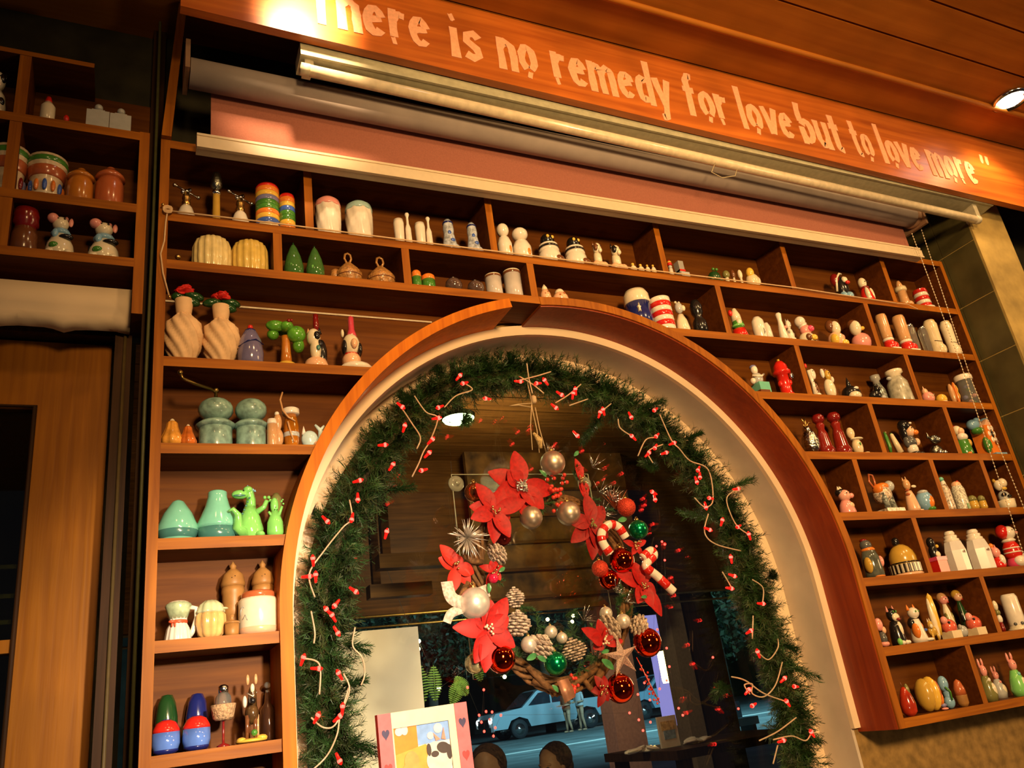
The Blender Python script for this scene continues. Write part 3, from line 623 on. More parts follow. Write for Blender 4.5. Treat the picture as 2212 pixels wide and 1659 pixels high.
for i, (a, b) in enumerate((((850, 875, 476), (873, 890, 461)), ((896, 921, 484), (918, 935, 470)))):
    s_ = ('left', 'right')[i]
    item('pail_shaker', 'white slanted pail of the %s pail-and-bottle pair' % s_, 'shaker', a, Z, [('body', 'white', [('l', [(.8, 0), (.85, .05), (1, .85), (.9, 1.), (.0001, .97)])])], 'white pails')
    item('bottle_shaker', 'slim white bottle with flared lip of the %s pail-and-bottle pair' % s_, 'shaker', b, Z, [('body', 'white', [('l', [(.85, 0), (.95, .05), (.85, .5), (.4, .65), (.35, .85), (.7, .95), (.5, 1.), (.0001, 1.)])])], 'slim white bottles')
DELFT = mat('delft_glaze', (.42, .46, .55), .22, coat=.5, var=.55, scale=120)
for i, px in enumerate(((948, 992, 476), (1001, 1042, 483))):
    item('delft_shaker', ('left', 'right')[i] + ' one of two blue-and-white painted boot-shaped shakers', 'shaker', px, Z, [('body', DELFT, [('l', [(.95, 0), (.98, .08), (.8, .2), (.55, .55), (.6, .7), (.5, .92), (.3, 1.), (.0001, 1.)]), E(.35, -.4, .1, .6, .5, .12)]), ('collar', 'navy', [('l', [(.56, .86), (.58, .88), (.54, .91)])]), ('painted_flower', 'blue', [E(-.1, -.55, .55, .2, .08, .06), E(.1, -.75, .3, .25, .1, .05)])], 'blue and white boot shakers')
for i, px in enumerate(((1071, 1107, 484), (1103, 1149, 494))):
    item('ball_top_shaker', ('white ball-topped shaker with faint lettering against the divider', 'white ball-topped shaker with an orange leaf mark')[i], 'shaker', px, Z,
         [('body', 'white', [('l', [(.9, 0), (.98, .05), (1., .4), (.7, .58), (.35, .64)])]), ('ball_top', 'white', [E(0, 0, .81, .85, .85, .19)]), ('leaf_mark', 'orange', [E(.3, -.93, .2, .22, .08, .1)])], 'ball-topped white shakers')
for i, px in enumerate(((1158, 1213, 507), (1215, 1269, 514))):
    item('penguin_shaker', ('left', 'right')[i] + ' one of two black-headed penguin shakers in striped collars', 'shaker', px, Z,
         [('body', 'white', [('l', [(.9, 0), (1, .08), (.95, .35), (.7, .5)])]), ('collar', 'white', [('l', [(.8, .42), (.9, .46), (.85, .52)])]), ('collar', 'black', [('l', [(.85, .52), (.9, .56), (.8, .60)])]), ('collar', 'white', [('l', [(.78, .60), (.82, .64), (.65, .68)])]),
          ('head', 'black', [E(0, 0, .8, .62, .62, .2)]), ('eyes', 'yellow', [E(-.2, -.55, .85, .15, .1, .05), E(.25, -.53, .84, .15, .1, .05)]), ('feet', 'brown', [E(.4, -.8, .12, .5, .25, .12)]), ('speckles', 'dgrey', [('s', -.5 + .2 * k, -.85 + .1 * abs(k - 2), .2 + .07 * (k % 2), .05) for k in range(5)])], 'penguin shakers')
for i, px in enumerate(((1270, 1311, 521), (1308, 1353, 526))):
    item('cow_shaker', ('small dog figurine with brown-spotted face on a peach cushion base', 'small cow figurine with black face patch on a peach cushion base')[i], 'figurine', px, Z,
         [('base', 'peach', [E(-.5, -.3, .14, .5, .5, .15), E(.5, -.3, .13, .5, .5, .14), E(0, -.5, .12, .5, .4, .12), E(0, .3, .14, .8, .5, .14)]), ('body', 'ivory', [E(0, 0, .4, .5, .5, .3)]), ('head', 'ivory', [E(0, -.2, .7, .52, .52, .2)]),
          ('ears', ('brown', 'black')[i], [('k', -.35, 0, .82, .15, .18), ('k', .35, 0, .82, .15, .18)]), ('patches', ('brown', 'black')[i], [E(-.35, -.5, .72, .25, .25, .12)]), eyes(.74, .2, -.72), ('muzzle', 'ivory', [E(.05, -.7, .6, .25, .2, .08)])])
for i, px in enumerate(((1360, 1377, 566), (1377, 1393, 568), (1393, 1406, 568), (1405, 1419, 568))):
    item('duckling_figurine', ('pale yellow duckling, first from the cow figurine', 'pale yellow duckling, second from the cow figurine', 'pale yellow duckling, third from the cow figurine', 'pale yellow duckling nearest the divider')[i], 'figurine', px, Z,
         [('body', 'ivory', [E(0, 0, .35, 1, .8, .35)]), ('head', 'yellow', [('s', -.2, -.1, .75, .5)]), ('beak', 'olive', [('s', -.7, -.3, .7, .2)])], 'row of pale ducklings', Y=.02)
item('guard_figurine', 'tiny figurine with red and yellow striped hat against the divider', 'figurine', (1441, 1457, 562), Z, [('body', 'white', [('l', [(.8, 0), (.9, .1), (.7, .55)])]), ('head', 'palegrey', [('s', 0, 0, .65, .7)]), ('hat', 'red', [('l', [(.8, .72), (.9, .76), (.5, .97), (.0001, 1.)])]), ('hat_stripe', 'yellow', [('l', [(.72, .84), (.78, .87), (.62, .92)])])], Y=.03)
item('train_figurine', 'small grey-blue engine-shaped figurine with red band', 'figurine', (1457, 1487, 567), Z, [('base', 'palegrey', [('b', .2, 0, .2, .8, .7, .2)]), ('boiler', 'grey', [('b', -.25, 0, .6, .5, .6, .38)]), ('band', 'red', [('b', -.2, 0, .48, .55, .65, .05)])], Y=.03)
item('frog_figurine', 'dark green frog figurine crouching on the upper right shelf', 'figurine', (1521, 1560, 580), Z, [('body', 'dgreen', [E(.1, 0, .4, .8, .8, .4), E(-.6, -.3, .2, .35, .4, .2), E(.7, -.3, .2, .3, .4, .2)]), ('eyes', 'green', [('s', -.1, -.4, .85, .2), ('s', .4, -.4, .85, .2)])], Y=.03)
for i, px in enumerate(((1561, 1580, 585), (1579, 1592, 583), (1594, 1608, 583))):
    item('mushroom_figurine', ('olive-capped mushroom figurine beside the dark green frog', 'slim brown-capped mushroom figurine, middle of the three', 'white-capped mushroom figurine beside the yellow-beaked bird')[i], 'figurine', px, Z, [('stem', 'ivory', [('l', [(.6, 0), (.5, .6)])]), ('cap', ('olive', 'brown', 'ivory')[i], [E(0, 0, .75, 1, 1, .25)])], 'small mushrooms', Y=.03)
item('bird_figurine', 'cream bird figurine with yellow head on the upper right shelf', 'figurine', (1604, 1643, 581), Z, [('body', 'cream', [E(.1, 0, .38, .9, .8, .38)]), ('head', 'yellow', [E(-.2, -.2, .75, .5, .5, .25)]), ('wing', 'ivory', [E(.5, -.5, .35, .4, .2, .2)])], Y=.035)
item('sauce_bottle', 'dark red tapered bottle in shadow beside a divider', 'bottle', (1668, 1694, 572), Z, [('body', 'dred', [('l', [(.85, 0), (.95, .05), (.8, .45), (.35, .7), (.3, .85)])]), ('cap', 'black', [('l', [(.33, .84), (.36, .86), (.32, .99), (.0001, 1.)])])], Y=.07)
item('penguin_figurine', 'glossy black penguin figurine wearing a santa hat', 'figurine', (1790, 1846, 590), Z, [('body', 'black', [E(0, 0, .45, .62, .6, .42), E(.65, 0, .2, .25, .3, .2)]), ('face', 'ivory', [E(.12, -.5, .68, .22, .2, .1), E(-.05, -.5, .68, .18, .2, .1)]), ('beak', 'red', [E(.05, -.72, .55, .22, .2, .06)]), ('hat_trim', 'ivory', [('t', [(-.7, 0, .35), (-.55, -.2, .75), (-.1, -.25, .93), (.2, -.2, .93)], .1)]), ('hat', 'dred', [E(-.4, .1, .75, .45, .4, .22)]), ('feet', 'sky', [E(-.65, -.5, .12, .3, .35, .13), E(-.05, -.6, .12, .35, .35, .13)])], Y=.04)
item('santa_figurine', 'white-haired figurine with red scarf leaning back, right of the penguin', 'figurine', (1847, 1891, 600), Z, [('body', 'red', [('l', [(.7, 0), (.8, .08), (.6, .4), (.4, .6)])]), ('arms', 'ivory', [E(-.4, -.5, .3, .25, .3, .25), E(.55, -.3, .3, .2, .3, .28)]), ('head', 'ivory', [E(-.1, 0, .78, .48, .48, .2)]), ('collar', 'dred', [('l', [(.45, .55), (.55, .59), (.4, .64)])]), eyes(.78, .18, -.5)], Y=.04)
item('boot_bottle', 'tan boot-shaped bottle with a cream band beside the divider', 'bottle', (1930, 1968, 608), Z, [('body', 'tan', [('l', [(.6, 0), (.65, .1), (.6, .6)]), E(.3, -.4, .1, .6, .5, .12)]), ('band', 'cream', [('l', [(.7, .6), (.8, .65), (.75, .75)])]), ('neck', 'tan', [('l', [(.5, .74), (.35, .9), (.2, 1.), (.0001, 1.)])])], Y=.035)
def hatp(n=5):
    P = []
    for i in range(n):
        P.append(('stripe', ('red', 'white')[i % 2], [('l', [(.72, .12 + i * .17), (.78, .13 + i * .17), (.76 - .02 * i, .28 + i * .17), (.7, .29 + i * .17)] + ([(.0001, 1.)] if i == n - 1 else []))]))
    P.append(('brim', 'white', [('l', [(1., 0), (1.02, .05), (.95, .12), (.7, .14)])])); return P
item('striped_hat_shaker', 'squat red-and-white striped hat shaker at the right end of the upper shelf', 'shaker', (1970, 2016, 627), Z, hatp(), Y=.04)
# ---- shelf 2, left
Z = L_['L2']
item('brass_bell', 'tiny brass ball figurine in the left corner of the second shelf', 'figurine', (375, 393, 546), Z, [('base', 'm_gold', [('l', [(.7, 0), (.3, .2)])]), ('ball', 'm_gold', [('s', 0, 0, .6, .7)])])
for i, px in enumerate(((418, 498, 501), (501, 578, 511))):
    item('beehive_jar', ('pale yellow ribbed beehive jar, the left of the pair', 'deeper yellow ribbed beehive jar, right of the pair by the divider')[i], 'jar', px, Z, [('body', mat('yellow_rib_%d' % i, ((.78, .62, .28), (.75, .52, .12))[i], .28, coat=.4, var=.12), [('l', [(.9, 0), (.95, .04), (1, .3), (.98, .7), (.85, .88), (.55, .98), (.0001, 1.)], (16, .12, 0), 64)]), ('base_ring', 'mustard', [('l', [(.86, 0), (.88, .01), (.88, .03), (.86, .035)])])], 'ribbed yellow jars')
for i, px in enumerate(((613, 656, 527), (660, 701, 534))):
    item('glass_pear', ('green glass pear shaker nearer the divider', 'green glass pear shaker nearer the onion jars')[i], 'shaker', px, Z, [('body', 'gglass', [('l', [(.7, 0), (.95, .12), (1, .3), (.75, .6), (.4, .85), (.2, .95), (.0001, 1.)])]), ('stem', 'dgreen', [('l', [(.1, .95), (.08, 1.03), (.0001, 1.04)])])], 'green glass pears')
for i, px in enumerate(((722, 782, 528), (790, 853, 538))):
    item('onion_jar', ('brown crackled onion-shaped jar with loop handle, left of the pair', 'brown crackled onion-shaped jar with loop handle, right of the pair')[i], 'jar', px, Z, [('body', 'onion', [('l', [(.7, 0), (.75, .05), (.98, .18), (1., .32), (.75, .46), (.4, .60), (.18, .68)])]), ('lid_line', 'brown', [('l', [(.99, .20), (1.01, .215), (1.0, .23)])]), ('loop_handle', 'onion', [('t', [(-.05, 0, .62), (-.26, 0, .80), (-.2, 0, .93), (.0, 0, .97), (.2, 0, .93), (.26, 0, .80), (.05, 0, .62)], .085)])] + ([('tail', 'onion', [E(-.95, .2, .3, .4, .4, .2)])] if i == 0 else []), 'onion jars')
for i, px in enumerate(((889, 911, 585), (910, 941, 594))):
    item('cup_shaker', ('small green cup shaker with orange lid against the divider', 'wider green cup shaker with orange lid')[i], 'shaker', px, Z, cyl('green', 'orange', .4, .1), 'orange-lidded cups', Y=.045)
for i, px in enumerate(((960, 1000, 600), (1008, 1047, 606))):
    item('glass_ball_shaker', ('smoky glass ball shaker nearer the orange-lidded cups', 'smoky glass ball shaker nearer the white cylinders')[i], 'shaker', px, Z, [('body', mat('smoke_glass', (.10, .06, .05), .05, coat=1., var=.3), [E(0, 0, .48, 1, 1, .48)]), ('cap', 'm_silver', [('l', [(.3, .9), (.3, 1.), (.0001, 1.)])])], 'glass balls')
for i, px in enumerate(((1047, 1087, 596), (1087, 1130, 587))):
    item('cylinder_shaker', ('shorter pearly cylinder shaker with dark rim', 'taller pearly cylinder shaker with dark rim beside the divider')[i], 'shaker', px, Z, [('body', mat('pearl_glaze', (.55, .50, .48), .18, coat=.6, var=.05), [('l', [(.92, 0), (.96, .03), (.96, .86)])]), ('rim_band', 'brown', [('l', [(.99, .86), (1.02, .87), (1.02, .93), (.99, .94)])]), ('lid', 'ivory', [('l', [(.97, .94), (.95, .98), (.8, 1.), (.0001, .99)])])], 'pearl cylinders')
# on the crown of the arch
ZA = CZ + math.sqrt(.746 ** 2 - (at(1200, 640, .05)[0] - CX) ** 2)
for i, px in enumerate(((1164, 1191, 615), (1190, 1229, 623))):
    item('shell_figurine', ('cream pointed-hat gnome head figurine on the crown of the arch', 'pink and cream rosette figurine on the crown of the arch')[i], 'figurine', px, LV['L2'] if i == 0 else ZA, [('body', 'peach', [('l', [(.8, 0), (1, .1), (.9, .4), (.5, .7)])]), ('top', 'ivory', [('l', [(.6, .6), (.45, .8), (.1, 1.), (.0001, 1.)])] if i == 0 else [E(0, 0, .6, .6, .6, .35)]), ('spots', 'terracotta', [('s', -.4, -.8, .35, .12), ('s', .1, -.9, .45, .12), ('s', .5, -.7, .3, .12)])], Y=.045)
# ---- shelf 2, right
Z = L_['R2']
item('hat_canister', 'large navy canister with white lid and star, resting on the arch', 'canister', (1348, 1410, 629), LV['R2'] + .012, [('body', 'navy', [('l', [(.95, 0), (1, .03), (1, .62)])]), ('lid', 'ivory', [('l', [(1.01, .62), (1.03, .64), (1.0, .85), (.8, .97), (.0001, 1.)])]), ('star', 'ivory', [('p', [(-.55 + (.16 if k % 2 == 0 else .07) * math.sin(k * math.pi / 5), .4 + (.13 if k % 2 == 0 else .055) * math.cos(k * math.pi / 5)) for k in range(10)], -.95, -.8)])], Y=.05)
item('striped_canister', 'red-and-white horizontally striped canister beside the navy one', 'canister', (1405, 1457, 648), Z + .002, [('stripe', ('white', 'red')[i % 2], [('l', [(.96, i / 7), (1., i / 7 + .01), (1., (i + 1) / 7 - .01), (.96, (i + 1) / 7)] + ([(.0001, 1.)] if i == 6 else []))]) for i in range(7)], Y=.05)
item('bear_figurine', 'white bear figurine looking aside next to the striped canister', 'figurine', (1453, 1488, 649), Z, [('body', 'ivory', [('l', [(.9, 0), (1, .1), (.8, .35), (.4, .55)])]), ('head', 'palegrey', [E(0, 0, .76, .62, .6, .17)]), ('muzzle', 'ivory', [E(.55, -.3, .74, .35, .3, .09)]), ('ears', 'ivory', [('s', -.4, 0, .93, .2), ('s', .3, .1, .94, .2)])], Y=.045)
item('black_bottle', 'glossy black double-gourd bottle in a dark corner', 'bottle', (1489, 1527, 647), Z, [('body', 'black', [('l', [(.8, 0), (1, .15), (.95, .35), (.5, .48), (.8, .6), (.85, .8), (.5, .95), (.0001, 1.)])])], Y=.06)
item('gnome_figurine', 'gnome figurine in green with red base and red cap', 'figurine', (1570, 1616, 666), Z, [('base', 'red', [('l', [(.75, 0), (.85, .08), (.7, .3)])]), ('body', 'green', [E(0, -.05, .45, .65, .6, .2)]), ('face', 'ivory', [E(-.1, -.4, .5, .35, .3, .12)]), ('hood', 'ivory', [('l', [(.55, .55), (.5, .75), (.2, .97), (.0001, 1.)])]), ('cap', 'red', [E(-.65, 0, .82, .25, .25, .1)]), ('trim', 'lime', [('l', [(.66, .38), (.7, .41), (.62, .45)])])], Y=.045)
for i, px in enumerate(((1623, 1656, 685), (1649, 1672, 697))):
    item('pot_shaker', ('white domed pot shaker with small black marks', 'smaller white domed pot shaker behind the first')[i], 'shaker', px, Z, [('body', 'white', [('l', [(.85, 0), (.95, .05), (1, .5), (.9, .8), (.5, .97), (.0001, 1.)])]), ('marks', 'black', [('t', [(-.1, -.97, .15), (-.05, -.98, .4), (.1, -.97, .2)], .04)])], 'white domed pots', Y=(.035, .065)[i])
item('bottle_figurine', 'white vase figurine with a pink rose', 'figurine', (1676, 1700, 677), Z, [('body', 'white', [('l', [(.95, 0), (1, .1), (.8, .4), (.5, .7), (.7, .95), (.5, 1.), (.0001, .98)])]), ('rose', 'pink', [('s', .5, -.7, .45, .4)])], Y=.04)
item('kitten_figurine', 'white kitten figurine with grey spot beside the pink pig cook', 'figurine', (1694, 1716, 690), Z, sit('white', 'white', 'grey', 'grey'), Y=.05)
item('pig_figurine', 'pink pig cook figurine with puffy white hat', 'figurine', (1710, 1764, 685), Z, [('body', 'ivory', [E(.1, 0, .22, .8, .7, .24)]), ('apron', 'brown', [E(-.2, -.55, .22, .3, .25, .12), E(.7, -.3, .15, .25, .3, .14)]), ('head', 'pink', [E(.1, -.1, .52, .55, .5, .2)]), ('snout', 'hotpink', [E(.3, -.6, .52, .35, .2, .1)]), ('hat', 'white', [E(-.2, 0, .82, .5, .5, .18), ('l', [(.4, .6), (.42, .75)])]), ('ladle', 'yellow', [E(.3, -.7, .2, .35, .2, .1)])], Y=.045)
item('bird_couple', 'brown-hooded bird figurine with peach wings', 'figurine', (1779, 1828, 693), Z, [('body', 'peach', [E(0, 0, .28, .9, .8, .3)]), ('wings', 'yellow', [E(-.6, -.3, .25, .35, .5, .2), E(.4, -.6, .12, .45, .3, .12)]), ('head', 'ivory', [E(.1, -.2, .7, .5, .5, .25)]), ('hood', 'brown', [E(-.2, .1, .8, .55, .5, .22)]), ('cheek', 'pink', [E(.55, -.3, .35, .25, .3, .12)])], Y=.045)
item('bird_couple', 'pink-bodied bird figurine with brown cap beside the divider', 'figurine', (1824, 1883, 692), Z, [('body', 'pink', [E(.2, 0, .28, .85, .8, .3), E(.75, .1, .4, .3, .3, .22)]), ('head', 'ivory', [E(-.3, -.2, .7, .45, .5, .24)]), ('cap', 'brown', [E(-.3, .0, .86, .45, .45, .13)]), ('beak', 'yellow', [E(.15, -.5, .66, .2, .2, .06)])], Y=.045)
for i, px in enumerate(((1894, 1933, 680), (1930, 1973, 683))):
    item('leg_shaker', ('peach stocking-leg shaker with small red and white boot', 'peach stocking-leg shaker with large red and white boot')[i], 'shaker', px, Z, [('leg', 'tan', [('l', [(.7, .3), (.75, .4), (.8, .9), (.7, .98), (.0001, 1.)])]), ('cuff', 'white', [E(0, 0, .3, .8, .8, .08)]), ('boot', 'red', [('l', [(.8, .05), (.85, .1), (.7, .28)]), E(.4, -.5, .12, .6, .5, .12)]), ('sole', 'white', [('b', .1, -.2, .025, .8, .8, .025)])], 'stocking legs', Y=.045)
for i, px in enumerate(((1958, 1986, 701), (1985, 2012, 706))):
    item('glass_tube_shaker', ('clear ribbed glass tumbler shaker beside the stocking legs', 'clear ribbed glass tumbler shaker beside the cream loaves')[i], 'shaker', px, Z, [('body', 'glass', [('l', [(.8, 0), (.85, .03), (.95, .8), (.8, .9)], (12, .08, 0), 48)]), ('cap', 'm_silver', [('l', [(.8, .88), (.82, .97), (.0001, 1.)])])], 'ribbed glass tumblers', Y=.05)
for i, px in enumerate(((1997, 2039, 692), (2034, 2071, 694))):
    item('foot_shaker', ('cream bread-loaf shaker tied with string, left of the two', 'yellowish bread-loaf shaker tied with string, by the bead chain')[i], 'shaker', px, Z, [('body', ('cream', 'ivory')[i], [('l', [(.8, 0), (.9, .1), (.8, .3), (.85, .7), (.9, .85), (.6, .98), (.0001, 1.)]), E(.1, -.5, .16, .7, .5, .16)]), ('string', 'black', [('t', [(-.8, -.5, .38), (0, -.98, .33), (.8, -.5, .40)], .035)]), ('crust', 'yellow', [E(.2, -.3, .93, .4, .4, .07)])], 'cream loaves', Y=.045)
# ---- shelf 3, right
Z = L_['R3']
item('sailor_figurine', 'white teddy sailor figurine holding a teal box, beside the arch', 'figurine', (1610, 1660, 789), Z, [('box', 'teal', [('b', .3, 0, .2, .65, .6, .2)]), ('base', 'brown', [('b', 0, -.3, .06, .6, .5, .06)]), ('body', 'palegrey', [E(0, -.2, .52, .5, .5, .2)]), ('collar', 'white', [('t', [(-.7, -.3, .62), (0, -.75, .55), (.8, -.3, .68)], .12), E(-.7, -.2, .45, .25, .3, .1)]), ('head', 'white', [E(-.1, -.1, .82, .35, .35, .15)]), ('cap', 'lilac', [E(-.1, 0, .93, .35, .35, .07)])], Y=.045)
item('hydrant_shaker', 'bright red fire hydrant shaker with a chrome outlet', 'shaker', (1668, 1715, 777), Z, [('body', 'red', [('l', [(.75, 0), (.78, .06), (.62, .1), (.62, .58), (.95, .6), (.98, .66), (.8, .7), (.72, .82), (.4, .93), (.0001, .96)])]), ('cap_bolt', 'mustard', [('l', [(.15, .94), (.15, 1.), (.0001, 1.)])]), ('side_outlet', 'red', [E(.6, -.2, .38, .25, .3, .09), E(-.65, 0, .34, .2, .3, .08)]), ('chrome_outlet', 'm_silver', [E(.55, -.75, .5, .24, .2, .09)]), ('outlet_core', 'black', [E(.58, -.93, .5, .12, .08, .045)])], Y=.045)
item('giraffe_figurine', 'white spotted giraffe figurine with red horn against the divider', 'figurine', (1738, 1771, 787), Z, [('body', 'brown', [E(.35, 0, .22, .45, .5, .22)]), ('neck', 'white', [('t', [(-.2, 0, 0.05), (-.1, -.1, .4), (-.35, -.1, .8)], [.4, .32, .32]), E(.1, -.4, .05, .5, .4, .06)]), ('head', 'white', [E(.2, -.3, .68, .55, .4, .16)]), ('horns', 'red', [E(-.55, 0, .95, .22, .2, .07)]), ('spots', 'black', [('s', .0, -.75, .75, .09), ('s', -.1, -.5, .3, .08), ('s', .1, -.45, .2, .08), ('s', -.2, -.5, .45, .08)])], Y=.04)
item('moose_figurine', 'cream moose figurine with brown antlers and raised hoof', 'figurine', (1769, 1809, 793), Z, [('body', 'ivory', [E(0, 0, .3, .75, .7, .32)]), ('arms', 'white', [E(-.7, -.1, .78, .25, .3, .15), E(.75, -.1, .6, .2, .3, .1)]), ('head', 'mustard', [E(.05, -.2, .72, .4, .4, .16)]), ('antlers', 'brown', [E(.1, .1, .86, .55, .35, .1), ('s', .5, 0, .9, .15), ('s', -.3, 0, .92, .15)]), eyes(.76, .15, -.6, .07, .05)], Y=.05)
item('orca_figurine', 'black and white orca figurine with raised dorsal fin', 'figurine', (1806, 1866, 817), Z, [('body', 'black', [E(0, 0, .32, .8, .7, .34), E(.75, 0, .2, .3, .3, .12)]), ('belly', 'ivory', [E(-.15, -.45, .17, .55, .45, .18)]), ('dorsal_fin', 'black', [('k', 0, 0, .55, .25, .5)]), ('eye_patch', 'white', [E(.1, -.55, .48, .22, .15, .07)])], Y=.04)
item('milk_churn_shaker', 'dark grey churn shaker behind a small black cat', 'shaker', (1880, 1918, 811), Z, [('body', 'mosaic', [('l', [(.9, 0), (.95, .05), (.9, .5), (.5, .72)])]), ('neck', 'grey', [('l', [(.5, .7), (.45, .8), (.7, .85), (.7, .98), (.0001, 1.)])])], Y=.075)
item('cat_figurine', 'small glossy black cat lying in front of the dark grey churn', 'figurine', (1868, 1910, 830), Z, [('body', 'black', [E(0, 0, .3, .85, .6, .3)]), ('head', 'black', [('s', .2, -.3, .65, .4)]), ('ears', 'black', [('k', 0, -.3, .8, .14, .2), ('k', .4, -.3, .8, .14, .2)]), ('bib', 'palegrey', [E(.6, -.5, .12, .3, .25, .12)])], Y=.025)
item('milk_churn_shaker', 'tall speckled grey milk churn shaker with side ears', 'shaker', (1911, 1970, 800), Z, [('body', mat('churn_glaze', (.40, .38, .30), .3, coat=.4, var=.35, scale=70), [('l', [(.9, 0), (.95, .05), (.85, .6), (.55, .78)])]), ('neck', 'ivory', [('l', [(.55, .76), (.5, .84), (.72, .88), (.72, .97), (.5, 1.), (.0001, 1.)])]), ('ears', 'palegrey', [E(-.8, 0, .74, .25, .2, .05), E(.8, 0, .78, .25, .2, .05)])], Y=.045)
item('teapot_figurine', 'small pink kettle figurine with open top', 'figurine', (1986, 2021, 836), Z, [('body', 'pink', [E(.0, 0, .35, .9, .8, .35)]), ('lid', 'peach', [E(-.3, 0, .7, .4, .4, .2), ('k', -.4, 0, .8, .15, .25)]), ('rim', 'ivory', [('t', [(-.6, -.6, .45), (0, -.85, .35), (.6, -.6, .5)], .06)])], Y=.04)
item('bun_shaker', 'round yellow bun shaker next to the hot dog', 'shaker', (2021, 2047, 852), Z, [('bun', 'yellow', [E(0, 0, .5, 1, 1, .5)]), ('base', 'ivory', [('l', [(.9, 0), (.98, .1), (.9, .25)])])], Y=.03)
item('hot_dog_shaker', 'upright hot dog shaker with mustard squiggle', 'shaker', (2045, 2077, 828), Z, [('bun', 'tan', [E(-.35, .1, .5, .4, .5, .48), E(.45, .1, .48, .45, .5, .48)]), ('sausage', 'orange', [E(.05, -.35, .52, .32, .4, .5)]), ('mustard_squiggle', 'yellow', [('t', [(-.1, -.75, .2), (.15, -.78, .35), (-.1, -.78, .5), (.15, -.78, .65), (-.05, -.74, .82)], .07)])], Y=.045)
item('glass_jar', 'clear glass jar with white lid and coloured sweets behind the bead chain', 'jar', (2067, 2112, 812), Z, [('glass_body', 'glass', [('l', [(.85, 0), (.9, .03), (.9, .82)])]), ('lid', 'white', [('l', [(1., .82), (1.02, .84), (1.02, .95), (.9, 1.), (.0001, 1.)])]), ('sweets', 'pink', [('s', -.3, -.2, .12, .28), ('s', .3, -.3, .3, .25)]), ('sweets', 'green', [('s', .3, 0, .1, .28), ('s', -.2, -.3, .5, .22)]), ('sweets', 'lilac', [('s', -.3, .2, .3, .28), ('s', .2, .1, .6, .22)])], Y=.045)
# ---- shelf 4, right
Z = L_['R4']
item('pineapple_shaker', 'silvery glass pineapple shaker with metal leaves beside the arch', 'shaker', (1724, 1771, 902), Z, [('body', mat('silvered_glass', (.55, .56, .5), .12, 1., var=.3, scale=160, bump=1.), [E(0, 0, .33, .95, .95, .33)]), ('collar', 'm_silver', [('l', [(.35, .6), (.3, .75)])]), ('leaves', 'm_gold', [('t', [(0, 0, .74), (-.3, -.1, .88), (-.55, -.1, .95)], .07), ('t', [(0, 0, .74), (.35, -.1, .86), (.75, -.1, .84)], .07), ('t', [(0, 0, .74), (.05, 0, .98)], .08), ('t', [(0, 0, .74), (-.45, 0, .8)], .06)])], Y=.04)
MILL = [(.8, 0), (.85, .04), (.95, .1), (.75, .2), (.6, .5), (.42, .62), (.55, .72), (.42, .78), (.7, .84), (.72, .92), (.5, .99), (.0001, 1.)]
for i, px in enumerate(((1754, 1799, 896), (1786, 1835, 892))):
    item('pepper_mill', ('dark red turned wooden mill next to the pineapple', 'dark red turned wooden mill next to the duckling pair')[i], 'mill', px, Z, [('body', mat('red_lacquer', (.22, .014, .008), .15, coat=.8), [('l', MILL[:8])]), ('head', 'dred', [('l', MILL[7:])]), ('foot', 'dred', [('l', [(.85, 0), (.9, .01), (.9, .04), (.86, .05)])])], 'dark red mills', Y=.06)
item('bonnet_figurine', 'pale yellow duck figurine in a wide-brimmed bonnet', 'figurine', (1826, 1871, 922), Z, [('body', 'cream', [E(0, 0, .28, .6, .6, .3), E(.6, -.5, .04, .4, .3, .04)]), ('brim', 'ivory', [E(.1, -.1, .56, .85, .6, .05)]), ('bonnet', 'cream', [E(-.35, .1, .78, .45, .45, .2)]), ('eye', 'green', [E(-.1, -.58, .35, .12, .08, .06)])], Y=.04)
item('pickle_figurine', 'glossy green pickle figurine in the corner by the divider', 'figurine', (1909, 1926, 930), Z, [('body', 'green', [('t', [(0, 0, .05), (.3, 0, .3), (0, 0, .7), (-.1, 0, .93)], [.5, .7, .7, .4])]), ('shine_patch', 'olive', [('s', 0, -.3, .9, .4)])], Y=.05)
item('squash_figurine', 'pale green squash leaning beside the pirate', 'figurine', (1920, 1950, 936), Z, [('body', 'cream', [('t', [(.5, 0, .1), (.1, 0, .5), (-.3, 0, .88)], [.6, .5, .35]), ('s', -.3, 0, .9, .34)]), ('tip', 'lime', [('s', -.35, 0, .95, .2)])], Y=.045)
item('pirate_figurine', 'pirate figurine with black hat and orange nose', 'figurine', (1936, 1992, 908), Z, [('boots', 'black', [E(-.1, -.2, .06, .5, .5, .07), E(.45, -.3, .05, .35, .4, .06)]), ('trousers', 'white', [('l', [(.45, .08), (.5, .2), (.4, .35)])]), ('jacket', 'dgrey', [('l', [(.5, .3), (.55, .4), (.35, .55)]), E(-.5, 0, .4, .2, .3, .15)]), ('arms', 'skin', [E(.5, -.3, .38, .25, .3, .1)]), ('head', 'skin', [E(.15, -.15, .68, .42, .45, .15)]), ('nose', 'orange', [E(.45, -.5, .62, .3, .25, .07)]), ('hat', 'black', [E(-.15, .05, .84, .6, .55, .16), E(-.45, .1, .65, .25, .4, .2)]), ('hat_buckle', 'white', [E(.2, -.45, .88, .18, .1, .03)]), eyes(.74, .12, -.6, .06, .15)], Y=.045)
